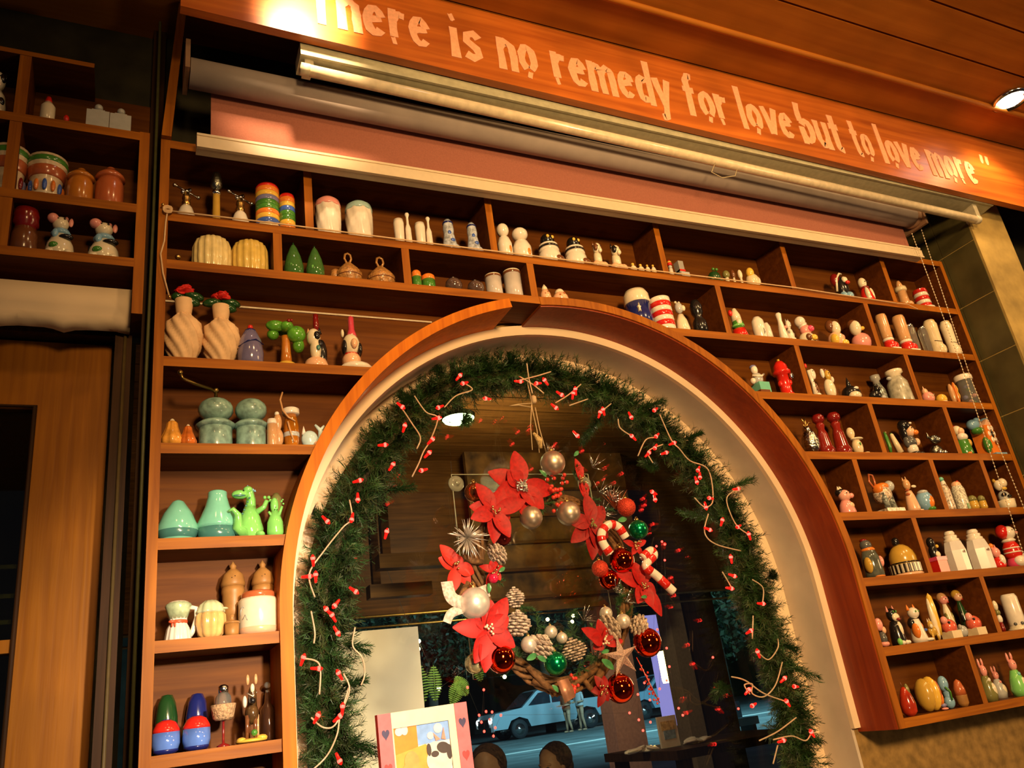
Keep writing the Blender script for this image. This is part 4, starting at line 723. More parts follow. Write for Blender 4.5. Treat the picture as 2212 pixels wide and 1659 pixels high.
item('crocodile_figurine', 'silvery crocodile figurine with open jaws', 'figurine', (1995, 2041, 934), Z, [('body', 'm_pewter', [E(0, 0, .22, .75, .6, .24)]), ('upper_jaw', 'm_pewter', [E(.15, -.2, .68, .85, .4, .18), ('k', -.6, 0, .75, .2, .25)]), ('scales', 'm_silver', [('s', -.3 + .25 * k, -.5, .76 - .03 * k, .12) for k in range(4)]), ('feet', 'm_silver', [E(-.4, -.6, .1, .25, .3, .1), E(.4, -.6, .1, .25, .3, .1)])], Y=.045)
item('santa_shaker', 'santa head shaker with white beard and green body', 'shaker', (2055, 2099, 919), Z, [('body', 'green', [('l', [(.8, 0), (.9, .08), (.75, .5)])]), ('beard', 'white', [E(0, -.25, .6, .7, .6, .13)]), ('face', 'skin', [E(0, -.3, .78, .45, .42, .12)]), ('hair', 'ivory', [E(-.1, .05, .84, .55, .5, .15)]), ('hat', 'red', [E(-.1, .25, .92, .4, .3, .09)]), ('parcel', 'mustard', [E(.6, -.5, .4, .25, .3, .12)]), ('foot', 'orange', [E(-.3, -.7, .05, .3, .25, .05)])], Y=.045)
item('birdhouse_figurine', 'orange birdhouse figurine with blue birds on its roof', 'figurine', (2082, 2171, 903), Z, [('house', 'orange', [('b', .15, 0, .4, .5, .55, .36)]), ('gable', 'peach', [('p', [(-.35, .7), (.65, .7), (.15, .92)], -.5, .5)]), ('base', 'sky', [('b', .15, -.1, .03, .7, .8, .03)]), ('opening', 'black', [E(.15, -.56, .55, .13, .06, .1)]), ('flower_ring', 'white', [E(.15 + .24 * math.cos(a * 1.047), -.52, .55 + .16 * math.sin(a * 1.047), .13, .08, .07) for a in range(6)]), ('perch', 'brown', [E(.15, -.65, .33, .1, .15, .05)]), ('bird', 'sky', [E(-.55, 0, .82, .42, .4, .13), E(-.25, -.1, .93, .2, .2, .06), E(.55, -.1, .92, .45, .4, .07), E(.85, -.2, .85, .18, .2, .05)]), ('leaves', 'green', [E(-.45, -.1, .66, .4, .4, .09), E(-.3, -.3, .3, .2, .3, .2)])], Y=.045)
# ---- shelf 5, right
Z = L_['R5']
item('pig_princess_figurine', 'pink pig figurine with dark hair and flower crown beside the arch', 'figurine', (1800, 1850, 1050), Z, [('body', 'pink', [('l', [(.75, 0), (.8, .08), (.65, .35), (.4, .5)])]), ('sash', 'peach', [E(.1, -.5, .28, .35, .3, .12)]), ('head', mat('pink_face', (.75, .38, .30), .3, coat=.4), [E(0, -.1, .65, .62, .6, .21)]), ('hair', 'black', [E(-.2, .15, .78, .55, .5, .14)]), ('crown', 'ivory', [('k', -.5, 0, .86, .15, .14), ('k', -.25, 0, .87, .15, .13), ('k', 0, .1, .87, .15, .12)]), ('snout', 'pink', [E(.5, -.5, .62, .25, .25, .09)]), eyes(.70, .2, -.68, .06)], Y=.045)
item('carousel_figurine', 'orange-maned mosaic horse figurine with looped tail', 'figurine', (1870, 1946, 1022), Z, [('tail', 'terracotta', [('t', [(-.65, 0, .62), (-.95, 0, .8), (-.8, 0, .97), (-.5, 0, .95), (-.45, 0, .8), (-.55, 0, .62)], .07)]), ('body', 'speck', [E(-.1, 0, .48, .6, .6, .22), ('b', .05, 0, .06, .8, .6, .06)]), ('saddle', 'orange', [E(0, 0, .66, .45, .5, .1), E(-.5, -.1, .6, .25, .4, .12)]), ('legs', 'mosaic', [('t', [(-.4, -.3, .5), (-.25, -.3, .1)], .2), ('t', [(.1, -.3, .5), (.3, -.3, .1)], .2)]), ('head', 'palegrey', [E(.5, -.2, .66, .3, .35, .13), ('t', [(.5, 0, .6), (.7, 0, .1)], .18)])], Y=.045)
item('fox_figurine', 'tan cat figurine holding a fish in its mouth', 'figurine', (1944, 1985, 1031), Z, [('body', 'peach', [('l', [(.8, 0), (.85, .1), (.6, .45), (.4, .6)]), E(.7, -.5, .03, .4, .3, .035)]), ('head', 'tan', [E(-.1, -.1, .78, .5, .5, .16)]), ('ears', 'tan', [('k', -.4, 0, .88, .16, .12), ('k', .2, 0, .9, .16, .12)]), ('fish', 'ivory', [E(.55, -.6, .70, .45, .15, .04)]), ('stripes', 'terracotta', [E(-.5, -.2, .5, .2, .35, .04), E(-.45, -.2, .62, .2, .35, .03)])], Y=.045)
item('globe_shaker', 'globe shaker with orange continent on blue sea', 'shaker', (1976, 2020, 1060), Z, [('sea', 'sky', [E(0, 0, .5, .95, .95, .5)]), ('continent', 'orange', [E(.05, -.5, .45, .55, .52, .33)]), ('continent', 'green', [E(.1, -.45, .12, .5, .5, .12)]), ('cap', 'palegrey', [E(-.1, -.1, .9, .6, .6, .12)])], Y=.045)
item('village_shaker', 'speckled white sheep-shaped shaker with teal hat against divider', 'shaker', (2030, 2060, 1032), Z, [('body', 'speck', [('l', [(.85, 0), (.9, .1), (.85, .6), (.5, .8)])]), ('head', 'white', [E(0, 0, .8, .55, .5, .14)]), ('hat', 'teal', [E(-.2, 0, .95, .5, .5, .07)])], 'speckled white pair', Y=.04)
item('village_shaker', 'speckled white house-shaped shaker with reddish roof', 'shaker', (2054, 2092, 1040), Z, [('body', mat('confetti_glaze', (.72, .58, .48), .25, coat=.4, var=.7, scale=230), [('l', [(.85, 0), (.9, .05), (.9, .7), (.6, .88)])]), ('roof', 'peach', [E(0, 0, .86, .7, .7, .14)]), ('roof_edge', 'red', [('t', [(-.5, -.3, .92), (0, -.4, 1.), (.6, -.3, .93)], .05)]), ('door', 'green', [('b', -.1, -.9, .1, .2, .04, .1)])], 'speckled white pair', Y=.045)
for i, px in enumerate(((2091, 2114, 1071), (2112, 2132, 1071))):
    item('pearl_shaker', ('tiny olive-gold capsule shaker, left of two', 'tiny olive-gold capsule shaker, right of two')[i], 'shaker', px, Z, [('body', 'mustard', [('l', [(.8, 0), (1, .15), (.95, .6)])]), ('cap', 'olive', [('l', [(.95, .6), (.9, .85), (.5, 1.), (.0001, 1.)])])], 'tiny capsule shakers', Y=.035)
item('dog_band_figurine', 'white and black animals in a tub behind the bead chain', 'figurine', (2140, 2194, 1032), Z, [('tub', 'ivory', [('l', [(.65, 0), (.75, .1), (.8, .3)])]), ('body', 'palegrey', [E(0, 0, .4, .6, .5, .2)]), ('bow', 'black', [E(-.5, -.4, .45, .25, .2, .06), E(-.1, -.6, .38, .2, .2, .05)]), ('head', 'ivory', [E(-.45, -.1, .75, .35, .4, .16), E(.25, -.1, .82, .42, .45, .15)]), ('ears', 'mustard', [E(-.7, 0, .9, .15, .15, .06), E(.6, 0, .93, .2, .15, .06)]), ('trim', 'yellow', [E(-.3, -.5, .62, .3, .2, .05)])], Y=.045)
# ---- shelf 6, right
Z = L_['R6']
item('parrot_shaker', 'grey parrot shaker with orange beak and yellow wing by the arch', 'shaker', (1850, 1910, 1165), Z, [('body', mat('slate_glaze', (.09, .10, .08), .12, coat=.8, var=.4, scale=60), [('l', [(.7, 0), (.8, .08), (.75, .5), (.5, .75)])]), ('head', 'dgrey', [E(-.1, 0, .84, .5, .5, .14)]), ('scarf', 'orange', [('l', [(.5, .68), (.6, .72), (.48, .77)])]), ('hat', 'dred', [E(-.1, .1, .97, .35, .3, .05)]), ('wing', 'mustard', [E(-.75, -.3, .33, .25, .4, .2)]), ('belly_patch', 'pink', [E(.55, -.5, .4, .2, .3, .14)]), ('feet', 'orange', [E(-.1, -.6, .03, .5, .35, .035)])], Y=.045)
item('taxi_shaker', 'yellow domed taxi shaker with black-and-white checker band', 'shaker', (1911, 1987, 1163), Z, [('dome', 'mustard', [E(0, 0, .42, .85, .85, .42)]), ('base', 'peach', [('l', [(.95, 0), (1, .04), (.92, .08)])]), ('checker', 'black', [('b', .88 * math.sin(a), -.88 * math.cos(a), .2, .07, .07, .11) for a in np.arange(-2.4, 2.5, .3)]), ('checker', 'ivory', [('b', .87 * math.sin(a), -.87 * math.cos(a), .2, .07, .07, .11) for a in np.arange(-2.25, 2.4, .3)]), ('stripe', 'black', [('l', [(.86, .33), (.89, .34), (.86, .36)])]), ('roof_light', 'black', [E(-.2, 0, .9, .25, .25, .12)])], Y=.05)
item('penguin_in_box', 'black penguin with white face in a bright red box', 'figurine', (1998, 2041, 1161), Z, [('box', 'red', [('b', 0, 0, .18, .85, .8, .18)]), ('box_rim', 'hotpink', [('b', 0, 0, .38, .92, .85, .05)]), ('body', 'black', [E(-.1, 0, .55, .55, .55, .25)]), ('face', 'ivory', [E(.0, -.5, .5, .4, .2, .09)]), ('head', 'black', [E(-.1, 0, .84, .5, .5, .16)]), ('beak', 'yellow', [E(.1, -.6, .72, .2, .2, .05)])], Y=.045)
OCT = [(.95, 0), (1, .02), (1, .5), (.78, .72)]
for i, px in enumerate(((2031, 2094, 1147), (2079, 2146, 1143))):
    r = item('octagonal_shaker', ('white octagonal shaker with ringed neck, nearer the red box', 'white octagonal shaker with ringed neck and small printed word salt')[i], 'shaker', px, Z, [('body', mat('white_porcelain', (.72, .68, .66), .2, coat=.5, var=.03), [('o', OCT)]), ('neck', 'white', [('l', [(.66, .7), (.72, .74), (.7, .78), (.55, .8), (.62, .84), (.6, .87), (.45, .88)])]), ('cap', 'white', [('l', [(.42, .88), (.5, .92), (.4, .98), (.0001, 1.)])])], 'octagonal white shakers', Y=.05, ws=.86)
    for p in r.children:
        if p.name.startswith('body'):
            V = p.data.vertices; xs = [v.co.x for v in V]; hw_ = max(xs); hz = max(v.co.z for v in V) / .72; hy = max(v.co.y for v in V)
    mb = MB(); write(mb, ('pepper', 'salt')[i] if i else 'salt', -.22 * hw_, .22 * hw_, .42 * hz, 0, .045 * hz, -hy - .0008, -hy * .92, .28); mb.build('printed_word', 'x' and pm('brown'), r, 'small brown printed word')
item('piglet_figurine', 'small pink-faced pig figurine in red beside the white shaker', 'figurine', (2131, 2174, 1171), Z, [('body', 'red', [('l', [(.6, 0), (.7, .1), (.5, .4)]), ('s', .5, -.2, .15, .3)]), ('bib', 'white', [E(.1, -.5, .3, .4, .3, .2)]), ('head', 'pink', [E(-.1, -.1, .6, .5, .5, .2)]), ('ears', 'pink', [('k', -.4, 0, .7, .15, .2), ('k', .2, 0, .72, .15, .2)]), ('hat', 'orange', [E(-.3, .1, .86, .3, .3, .1)])], Y=.045)
item('snowman_figurine', 'white-faced figurine with red bonnet and red jumper at the far right', 'figurine', (2150, 2216, 1136), Z, [('body', 'red', [('l', [(.5, .2), (.65, .3), (.6, .5), (.4, .62)])]), ('lap', 'white', [E(0, -.4, .13, .6, .5, .14), E(.7, -.3, .2, .3, .3, .12)]), ('seat', 'hotpink', [('l', [(.6, 0), (.7, .1), (.5, .25)])]), ('jumper_stripes', 'white', [('l', [(.64, .34), (.67, .35), (.65, .37)]), ('l', [(.62, .44), (.65, .45), (.62, .47)])]), ('collar', 'white', [('l', [(.42, .6), (.55, .64), (.4, .68)])]), ('head', 'white', [E(.1, -.15, .82, .5, .5, .16)]), ('bonnet', 'red', [E(-.25, .1, .86, .5, .5, .17)]), ('nose', 'pink', [E(.5, -.5, .8, .12, .15, .035)]), eyes(.86, .15, -.6, .05, .15)], Y=.045)
# ---- shelf 7, right
Z = L_['R7']
item('flower_figurine', 'pink and grey posy figurine half hidden by the arch facing', 'figurine', (1888, 1921, 1333), Z, [('base', 'pink', [E(0, 0, .1, .8, .7, .1)]), ('stem', 'dgrey', [('l', [(.5, .1), (.6, .3), (.4, .5)])]), ('blossom', 'pink', [E(-.2, 0, .75, .7, .6, .22)]), ('leaf', 'peach', [E(.3, -.3, .55, .4, .3, .12)])], Y=.04)
item('tuxedo_cat_figurine', 'black cat figurine with white face and huge grin', 'figurine', (1908, 1957, 1308), Z, [('body', 'black', [('l', [(.75, 0), (.8, .1), (.65, .45), (.4, .6)])]), ('chest', 'ivory', [E(.1, -.5, .38, .3, .3, .2)]), ('paws', 'white', [E(-.3, -.7, .05, .25, .3, .06), E(.25, -.7, .05, .25, .3, .06), E(.65, -.6, .05, .2, .3, .05)]), ('head', 'black', [E(0, 0, .76, .6, .55, .17)]), ('cheeks', 'ivory', [E(.05, -.4, .69, .5, .3, .11)]), ('grin', 'dred', [E(.1, -.68, .63, .34, .08, .035)]), ('ears', 'pink', [('k', -.5, 0, .84, .15, .16), ('k', .4, 0, .86, .15, .14)]), ('eyes', 'green', [E(-.2, -.52, .83, .1, .06, .035), E(.2, -.52, .83, .1, .06, .035)]), ('basket', 'lime', [E(-.6, -.6, .08, .25, .3, .09)])], Y=.04)
item('calico_cat_figurine', 'white calico cat figurine with orange ears', 'figurine', (1948, 2006, 1305), Z, [('body', 'white', [('l', [(.65, 0), (.7, .1), (.5, .45), (.4, .6)]), E(.55, -.5, .05, .45, .4, .05)]), ('patches', 'orange', [E(-.5, -.3, .3, .25, .4, .2), E(.5, 0, .4, .2, .3, .12)]), ('dark_patch', 'black', [E(-.2, .1, .5, .5, .4, .16)]), ('head', 'white', [E(0, -.1, .76, .5, .5, .15)]), ('ears', 'orange', [('k', -.42, 0, .84, .17, .16), ('k', .35, 0, .85, .17, .15)]), ('eyes', 'green', [E(-.15, -.56, .79, .09, .05, .03), E(.2, -.55, .79, .09, .05, .03)]), ('collar_bell', 'blue', [('s', .35, -.6, .3, .13)])], Y=.045)
item('corn_cob_shaker', 'tall yellow corn cob shaker in cream husk', 'shaker', (2000, 2038, 1281), Z, [('husk', 'ivory', [E(-.35, .1, .45, .5, .5, .45)]), ('cob', 'yellow', [('l', [(.3, .1), (.5, .3), (.55, .7), (.4, .92), (.0001, 1.)], (10, .1, 0), 40)])], Y=.055)
item('bonnet_lady_figurine', 'lady figurine with rosy face and grey-green dress', 'figurine', (2024, 2068, 1273), Z, doll('ivory', 'pink', 'tan', None, 'olive', 'ivory'), Y=.065)
item('blonde_figurine', 'golden-haired figurine in dark green coat', 'figurine', (2056, 2099, 1266), Z, doll('dgreen', 'peach', 'mustard', None, 'black', None), Y=.065)
item('fox_cub_figurine', 'mustard-yellow fox cub figurine standing', 'figurine', (1996, 2030, 1337), Z, [('body', 'mustard', [E(.1, 0, .45, .8, .5, .25)]), ('legs', 'mustard', [('t', [(-.4, -.2, .4), (-.4, -.2, 0)], .18), ('t', [(.6, -.2, .4), (.7, -.2, 0)], .18)]), ('head', 'mustard', [E(-.4, -.3, .72, .4, .4, .2)]), ('muzzle', 'ivory', [E(-.6, -.6, .66, .25, .2, .1)]), ('ears', 'ivory', [('k', -.6, -.2, .85, .13, .18), ('k', -.2, -.2, .87, .13, .18)])], Y=.022)
for i, px in enumerate(((2026, 2071, 1330), (2080, 2124, 1322))):
    item('mushroom_bug_figurine', ('red beetle car figurine with pale wheels', 'red beetle car figurine towing a grey snail')[i], 'figurine', px, Z, [('shell', mat('coral_glaze', (.68, .12, .07), .2, coat=.6), [E(.1, 0, .5, .85, .8, .35)]), ('base', 'cream', [('b', .2, 0, .16, .75, .7, .16)]), ('head', 'pink', [E(-.5, -.1, .8, .35, .4, .18)]), ('eye', 'black', [('s', -.35, -.55, .68, .15)])], Y=.025)
item('snail_figurine', 'grey snail figurine between the two red beetle cars', 'figurine', (2064, 2094, 1345), Z, [('shell', 'palegrey', [E(0, 0, .4, .9, .7, .42)]), ('head', 'grey', [E(-.6, -.2, .7, .3, .3, .2)])], Y=.018)
item('cup_stack_figurine', 'small stack of white and olive cups leaning on the divider', 'figurine', (2146, 2168, 1296), Z, [('cup', 'ivory', [E(0, 0, .82, .8, .7, .16)]), ('cup', 'olive', [E(.1, 0, .6, .8, .7, .1)]), ('cup', 'white', [E(.1, 0, .4, .85, .7, .14)]), ('base', 'dred', [('l', [(.6, 0), (.7, .1), (.5, .3)])])], Y=.045)
item('bear_tube_shaker', 'tall white cylinder shaker with dark bears round its foot', 'shaker', (2162, 2216, 1284), Z, [('body', 'white', [('l', [(.75, .12), (.78, .15), (.75, .9), (.6, 1.), (.0001, 1.)])]), ('foot', 'ivory', [('l', [(.95, 0), (1, .03), (.8, .07), (.76, .13)])]), ('bears', 'dgrey', [('s', .7 * math.sin(a), -.75 * math.cos(a), .17, .17) for a in (-1.2, -.4, .4, 1.2)])], Y=.045)
# ---- shelf 8, right
Z = L_['R8']
item('pear_figurine', 'glossy red pear figurine with green leaf at the lowest shelf corner', 'figurine', (1937, 1979, 1473), Z, [('fruit', mat('apple_glaze', (.45, .035, .012), .15, coat=.8, var=.4, scale=30), [('l', [(.5, 0), (.9, .12), (.95, .35), (.7, .62), (.4, .8), (.2, .85)])]), ('leaf', 'olive', [E(.2, -.3, .72, .3, .3, .22)]), ('stem', 'brown', [('t', [(-.1, 0, .84), (-.3, 0, 1.)], .06)])], Y=.04)
item('sandwich_figurine', 'tall yellow sandwich-loaf figurine with cartoonish painted filling', 'figurine', (1975, 2037, 1461), Z, [('loaf', 'mustard', [E(-.3, .1, .48, .65, .8, .48)]), ('slice', 'yellow', [E(.2, -.1, .5, .4, .8, .49)]), ('filling', 'terracotta', [E(.35, -.55, .5, .22, .35, .36)]), ('filling', 'orange', [E(.42, -.6, .35, .2, .3, .2)]), ('bow', 'lilac', [E(.55, -.6, .14, .25, .25, .06)]), ('feet', 'pink', [E(.5, -.7, .04, .3, .25, .04)])], Y=.05)
item('swirl_figurine', 'pale blue wave-shaped figurine with green leaf', 'figurine', (2022, 2065, 1459), Z, [('upper', 'sky', [E(-.1, 0, .75, .6, .6, .24)]), ('neck', 'sky', [E(.1, 0, .45, .4, .5, .25)]), ('lower', 'sky', [E(.1, 0, .2, .65, .6, .2)]), ('leaf', 'green', [('t', [(-.5, -.5, .65), (0, -.6, .5), (-.1, -.6, .25)], .12)])], Y=.045)
item('conch_shaker', 'brown acorn-shaped shaker with a seam line near the divider', 'shaker', (2058, 2090, 1467), Z, [('body', 'mwood', [('l', [(.6, 0), (.9, .12), (.95, .4), (.96, .42)])]), ('cap', 'terracotta', [('l', [(.97, .42), (.9, .65), (.5, .92), (.0001, 1.)])])], Y=.045)
for i, px in enumerate(((2108, 2150, 1424), (2136, 2172, 1440), (2168, 2216, 1411))):
    item('rabbit_figurine', ('pink-eared rabbit figurine in a green dress by the divider', 'short pink-faced rabbit figurine between the two taller ones', 'pink-eared rabbit figurine in green with a teal bow at the far right')[i], 'figurine', px, Z, [('dress', ('olive', 'palegrey', 'lime')[i], [('l', [(.8, 0), (.95, .15), (.75, .4), (.4, .6)])]), ('apron', 'ivory', [E(.2, -.6, .25, .5, .35, .18)]), ('head', 'pink', [E(0, -.1, .72, .45, .45, .14)]), ('ears', 'pink', [E(-.35, 0, .9, .16, .15, .12), E(.35, 0, .92, .16, .15, .1)]), ('bow', ('white', 'pink', 'teal')[i], [E(.0, -.55, .5, .25, .15, .05)]), eyes(.75, .15, -.55, .05)], Y=(.04, .07, .045)[i])
# ---- left column
Z = L_['L3']
for i, (px, fx_) in enumerate((((356, 437, 626), 0), ((438, 517, 641), .1))):
    item('twist_vase', ('pale carved vase with a red paper flower, left of the pair', 'pale carved vase with a red paper flower, right of the pair')[i], 'vase', px, Z,
         [('body', 'bisque', [('l', [(.45, 0), (.5, .02), (.85, .2), (.98, .38), (.85, .54), (.42, .64), (.38, .66)], (9, .24, 26), 54)]), ('neck', 'bisque', [('l', [(.36, .62), (.42, .7), (.50, .85), (.46, .86), (.36, .7)])])], 'carved vases', Y=.05)
    hdv = ITEMS[-1].location.y; X, h, w = slot(px, Z, hdv); t = thing('paper_flower', ('red paper flower standing in the left carved vase', 'red paper flower standing in the right carved vase')[i], 'flower', (X, hdv, Z + h * .80), 0, 'red paper flowers')
    mb = MB()
    rs = random.Random(i + 3); rr_ = w * .28
    for k in range(26):
        a = rs.uniform(0, 6.28); e = rs.uniform(-.3, 1.2); c = (rr_ * .55 * math.cos(a) * math.cos(e), rr_ * .5 * math.sin(a) * math.cos(e), h * .165 + rr_ * .5 * math.sin(e))
        mb.ell(c, (rr_ * .5, rr_ * .5, rr_ * .14), 8, 6, rotm(rs.uniform(-.9, .9), rs.uniform(-.9, .9), a))
    mb.build('petals', mat('red_petal', (.55, .012, .008), .6, var=.3, scale=200), t)
    mb = MB(); mb.tube([(0, 0, .0), (0, 0, h * .16)], .0018, 6); mb.build('stem', pm('dgreen'), t)
    for sx, sz, ln in ((-1, .10, .9), (1, .12, .95), (.9, .04, .8)):
        if i == 0 and sx < 0: ln = .62
        mb = MB(); mb.ell((sx * w * .27 * ln, 0, h * sz), (w * .30 * ln, .012, .010), 10, 6, rotm(.3, sx * .25, 0)); mb.build('leaf', pm('dgreen'), t)
item('egg_figurine', 'glossy lilac egg figurine with dark stripe and red knob', 'figurine', (513, 569, 702), Z, [('body', mat('lilac_glaze', (.17, .15, .30), .15, coat=.8, var=.25, scale=30), [('l', [(.75, 0), (.95, .08), (1, .3), (.85, .6), (.5, .82), (.2, .88)])]), ('stripe', 'navy', [('t', [(-.95, -.35, .42), (-.3, -.93, .5), (.3, -.93, .54), (.93, -.35, .5)], .05)]), ('crown', 'navy', [('l', [(.5, .80), (.42, .86), (.2, .9)])]), ('knob', 'red', [('s', 0, 0, .94, .22)])], Y=.05)
item('palm_tree_shaker', 'ceramic palm tree with brown trunk and green fronds on yellow base', 'figurine', (573, 662, 692), Z, [('base', 'yellow', [('l', [(.66, 0), (.70, .05), (.45, .14), (.3, .18)])]), ('trunk', 'amber', [('l', [(.3, .12), (.24, .35), (.2, .6), (.22, .68)])]), ('frond', mat('frond_glaze', (.10, .33, .03), .2, coat=.6, var=.4, scale=60), [E(-.5, -.2, .84, .5, .3, .1, ), E(.5, -.2, .7, .48, .4, .16), E(0, -.3, .82, .35, .4, .09), E(-.6, .1, .72, .3, .3, .1), E(.62, 0, .52, .3, .3, .14), E(.1, .4, .85, .5, .3, .1)]), ('coconuts', 'dred', [('s', .05, -.65, .88, .1), ('s', .2, -.6, .9, .08)])], Y=.05)
item('calico_hat_figurine', 'calico cat bust with tall dark pink hat', 'figurine', (650, 712, 677), Z, [('base', 'peach', [('l', [(.8, 0), (.9, .05), (.75, .16), (.4, .22)])]), ('body', 'black', [E(.45, .1, .3, .4, .5, .25)]), ('chest', 'ivory', [E(-.05, -.2, .34, .4, .5, .2)]), ('head', 'ivory', [E(-.15, -.2, .55, .5, .5, .15)]), ('patches', 'black', [E(.0, -.6, .55, .25, .2, .07), ('k', .3, -.1, .63, .18, .12), E(.2, -.4, .42, .15, .3, .08)]), ('pendant', 'dteal', [E(.05, -.72, .33, .15, .1, .045)]), ('ears', 'tan', [('k', -.5, -.1, .62, .14, .1)]), ('hat', 'dred', [('L', .1, 0, [(.2, .68), (.22, .8), (.2, .97), (.0001, 1.)])])], Y=.05)
item('dog_hat_figurine', 'dog lying on white base with tall pink hat', 'figurine', (722, 800, 682), Z, [('base', 'white', [E(.1, -.1, .08, .95, .8, .1), E(.8, -.2, .04, .35, .3, .05)]), ('body', 'peach', [E(-.1, 0, .22, .55, .6, .14)]), ('collar', 'red', [('L', -.1, 0, [(.4, .28), (.46, .3), (.4, .33)])]), ('head', 'ivory', [E(-.1, -.1, .48, .5, .5, .18)]), ('patches', 'black', [E(-.55, -.2, .42, .16, .4, .12), E(.35, -.1, .4, .18, .4, .12)]), ('muzzle', 'peach', [E(-.05, -.6, .45, .2, .2, .08)]), ('ear', 'ivory', [E(-.55, 0, .68, .1, .15, .07)]), ('hat', mat('pink_hat_glaze', (.60, .06, .10), .25, coat=.5), [('L', 0, 0, [(.3, .62), (.26, .68), (.18, .75), (.17, .96), (.0001, 1.)])])], Y=.05)
Z = L_['L4']
for i, (px, c) in enumerate((((347, 396, 905), 'gourd1'), ((388, 424, 917), 'gourd2'))):
    item('gourd_shaker', ('yellow-orange ceramic gourd shaker in the shelf corner', 'smaller red-orange ceramic gourd shaker')[i], 'shaker', px, Z, [('body', mat(c, ((.75, .33, .05), (.62, .15, .02))[i], .18, coat=.7, var=.35, scale=50), [('l', [(.7, 0), (.98, .1), (1., .25), (.7, .5), (.52, .68), (.45, .85), (.2, .93)], (8, .12, 0), 48)]), ('stem', 'ivory', [('l', [(.2, .9), (.22, .94), (.1, 1.), (.0001, 1.)])])], 'ceramic gourds', Y=.04)
for i, px in enumerate(((425, 507, 853), (505, 580, 857))):
    P = [('base', 'marble', [('l', [(.85, 0), (.86, .01), (.85, .40), (.8, .42)])]), ('collar', 'marble', [('l', [(.85, .40), (1., .44), (1.02, .47), (.8, .53), (.5, .56)])]), ('ball', 'marble', [E(0, 0, .77, .92, .92, .23)])]
    r = item('marble_mill', ('grey-green marble pepper mill with a brass crank', 'grey-green marble salt shaker beside the cranked mill')[i], 'mill', px, Z, P, 'marble pair', Y=.05)
    if i == 0:
        mb = MB(); mb.tube([(0, 0, .096), (0, 0, .106), (-.01, -.01, .107), (-.035, -.03, .106), (-.056, -.045, .108), (-.060, -.047, .116)], .0030, 8); mb.ell((0, 0, .108), (.006, .006, .006), 10, 7); mb.ell((-.060, -.047, .117), (.005, .005, .005), 10, 7)
        s_ = slot(px, Z, r.location.y)[1] / .1; 
        for k in range(len(mb.v)): mb.v[k] = [mb.v[k][0] * s_, mb.v[k][1] * s_, mb.v[k][2] * s_]
        mb.build('crank', mat('brass_dark', (.25, .17, .05), .3, 1.), r)
item('clothespin_figurine', 'tan and white pot with leather tag beside the honey jar', 'pot', (576, 600, 905), Z, [('body', 'tan', [('l', [(.8, 0), (.95, .05), (.9, .8)])]), ('lid', 'white', [('l', [(.9, .8), (.95, .84), (.8, .98), (.0001, 1.)])])], Y=.06)
item('peanut_shaker', 'tan peanut-shaped shaker leaning on the honey jar', 'shaker', (588, 615, 889), Z, [('body', 'tan', [E(0, 0, .25, .8, .8, .26), E(-.1, 0, .68, .7, .7, .26)]), ('cap', 'white', [E(-.2, 0, .93, .4, .4, .07)])], Y=.045)
item('honey_jar', 'amber glass honey jar with white cap and curling ribbon', 'jar', (608, 650, 883), Z, [('body', mat('amber_glass', (.55, .18, .01), .06, coat=.8, trans=.3, var=.3, scale=25), [('l', [(.6, 0), (.7, .04), (.8, .15), (.8, .55), (.65, .72), (.6, .84)])]), ('cap', 'white', [('l', [(.85, .84), (.9, .86), (.9, .97), (.7, 1.), (.0001, 1.)])]), ('label_band', 'palegrey', [('l', [(.82, .26), (.84, .27), (.84, .36), (.82, .37)])]), ('ribbon', 'tan', [('t', [(.3, -.8, .62), (-.4, -.9, .7), (-.9, -.5, .9), (-1.1, -.2, 1.2), (-.8, 0, 1.42)], .10), ('t', [(-.5, -.85, .6), (-.2, -.9, .3), (.1, -.8, .1)], .10)])], Y=.045)
item('dolphin_shaker', 'pale blue-white dolphin figurine beside the arch facing', 'figurine', (646, 688, 920), Z, [('body', mat('pale_aqua', (.55, .72, .72), .2, coat=.5), [E(.1, 0, .38, .9, .7, .4)]), ('ears', 'white', [('k', -.5, 0, .6, .25, .4)])], 'white pair by the arch', Y=.045)
item('dolphin_shaker', 'white upturned whale-tail figurine touching the arch facing', 'figurine', (668, 706, 917), Z, [('tail', mat('pale_aqua', (.55, .72, .72), .2, coat=.5), [('t', [(.0, 0, .1), (.4, 0, .4), (.3, 0, .75), (-.3, 0, .98)], [.5, .4, .28, .15]), ('t', [(.3, 0, .75), (.75, 0, .95)], [.25, .12])]), ('belly', 'peach', [E(-.2, -.4, .12, .4, .3, .12)])], 'white pair by the arch', Y=.02)
Z = L_['L5']
TEAL = mat('teal_glaze', (.20, .56, .40), .12, coat=.8, var=.05)
item('teal_cone_shaker', 'teal cone-shaped shaker with rounded tip', 'shaker', (340, 428, 1080), Z, [('body', TEAL, [('l', [(.75, .0), (.8, .02), (.98, .26), (.98, .34), (.7, .66), (.3, .94), (.12, .99), (.0001, 1.)])]), ('lower_half', 'dteal', [('l', [(.74, 0), (.78, .0), (.985, .25), (.97, .26)])])], Y=.05)
item('teal_flask_shaker', 'teal flask-shaped shaker with flat top', 'shaker', (425, 514, 1062), Z, [('body', TEAL, [('l', [(.8, .24), (.98, .26), (.98, .32), (.6, .68), (.46, .88), (.46, .97), (.38, 1.), (.0001, .99)])]), ('lower_half', 'dteal', [('l', [(.78, 0), (.84, .02), (.98, .24)])]), ('handle', 'dteal', [('t', [(.75, -.4, .40), (.98, -.5, .34), (.9, -.55, .18)], .05)])], Y=.05)
LIME = mat('lime_glaze', (.22, .60, .14), .14, coat=.8, var=.08)
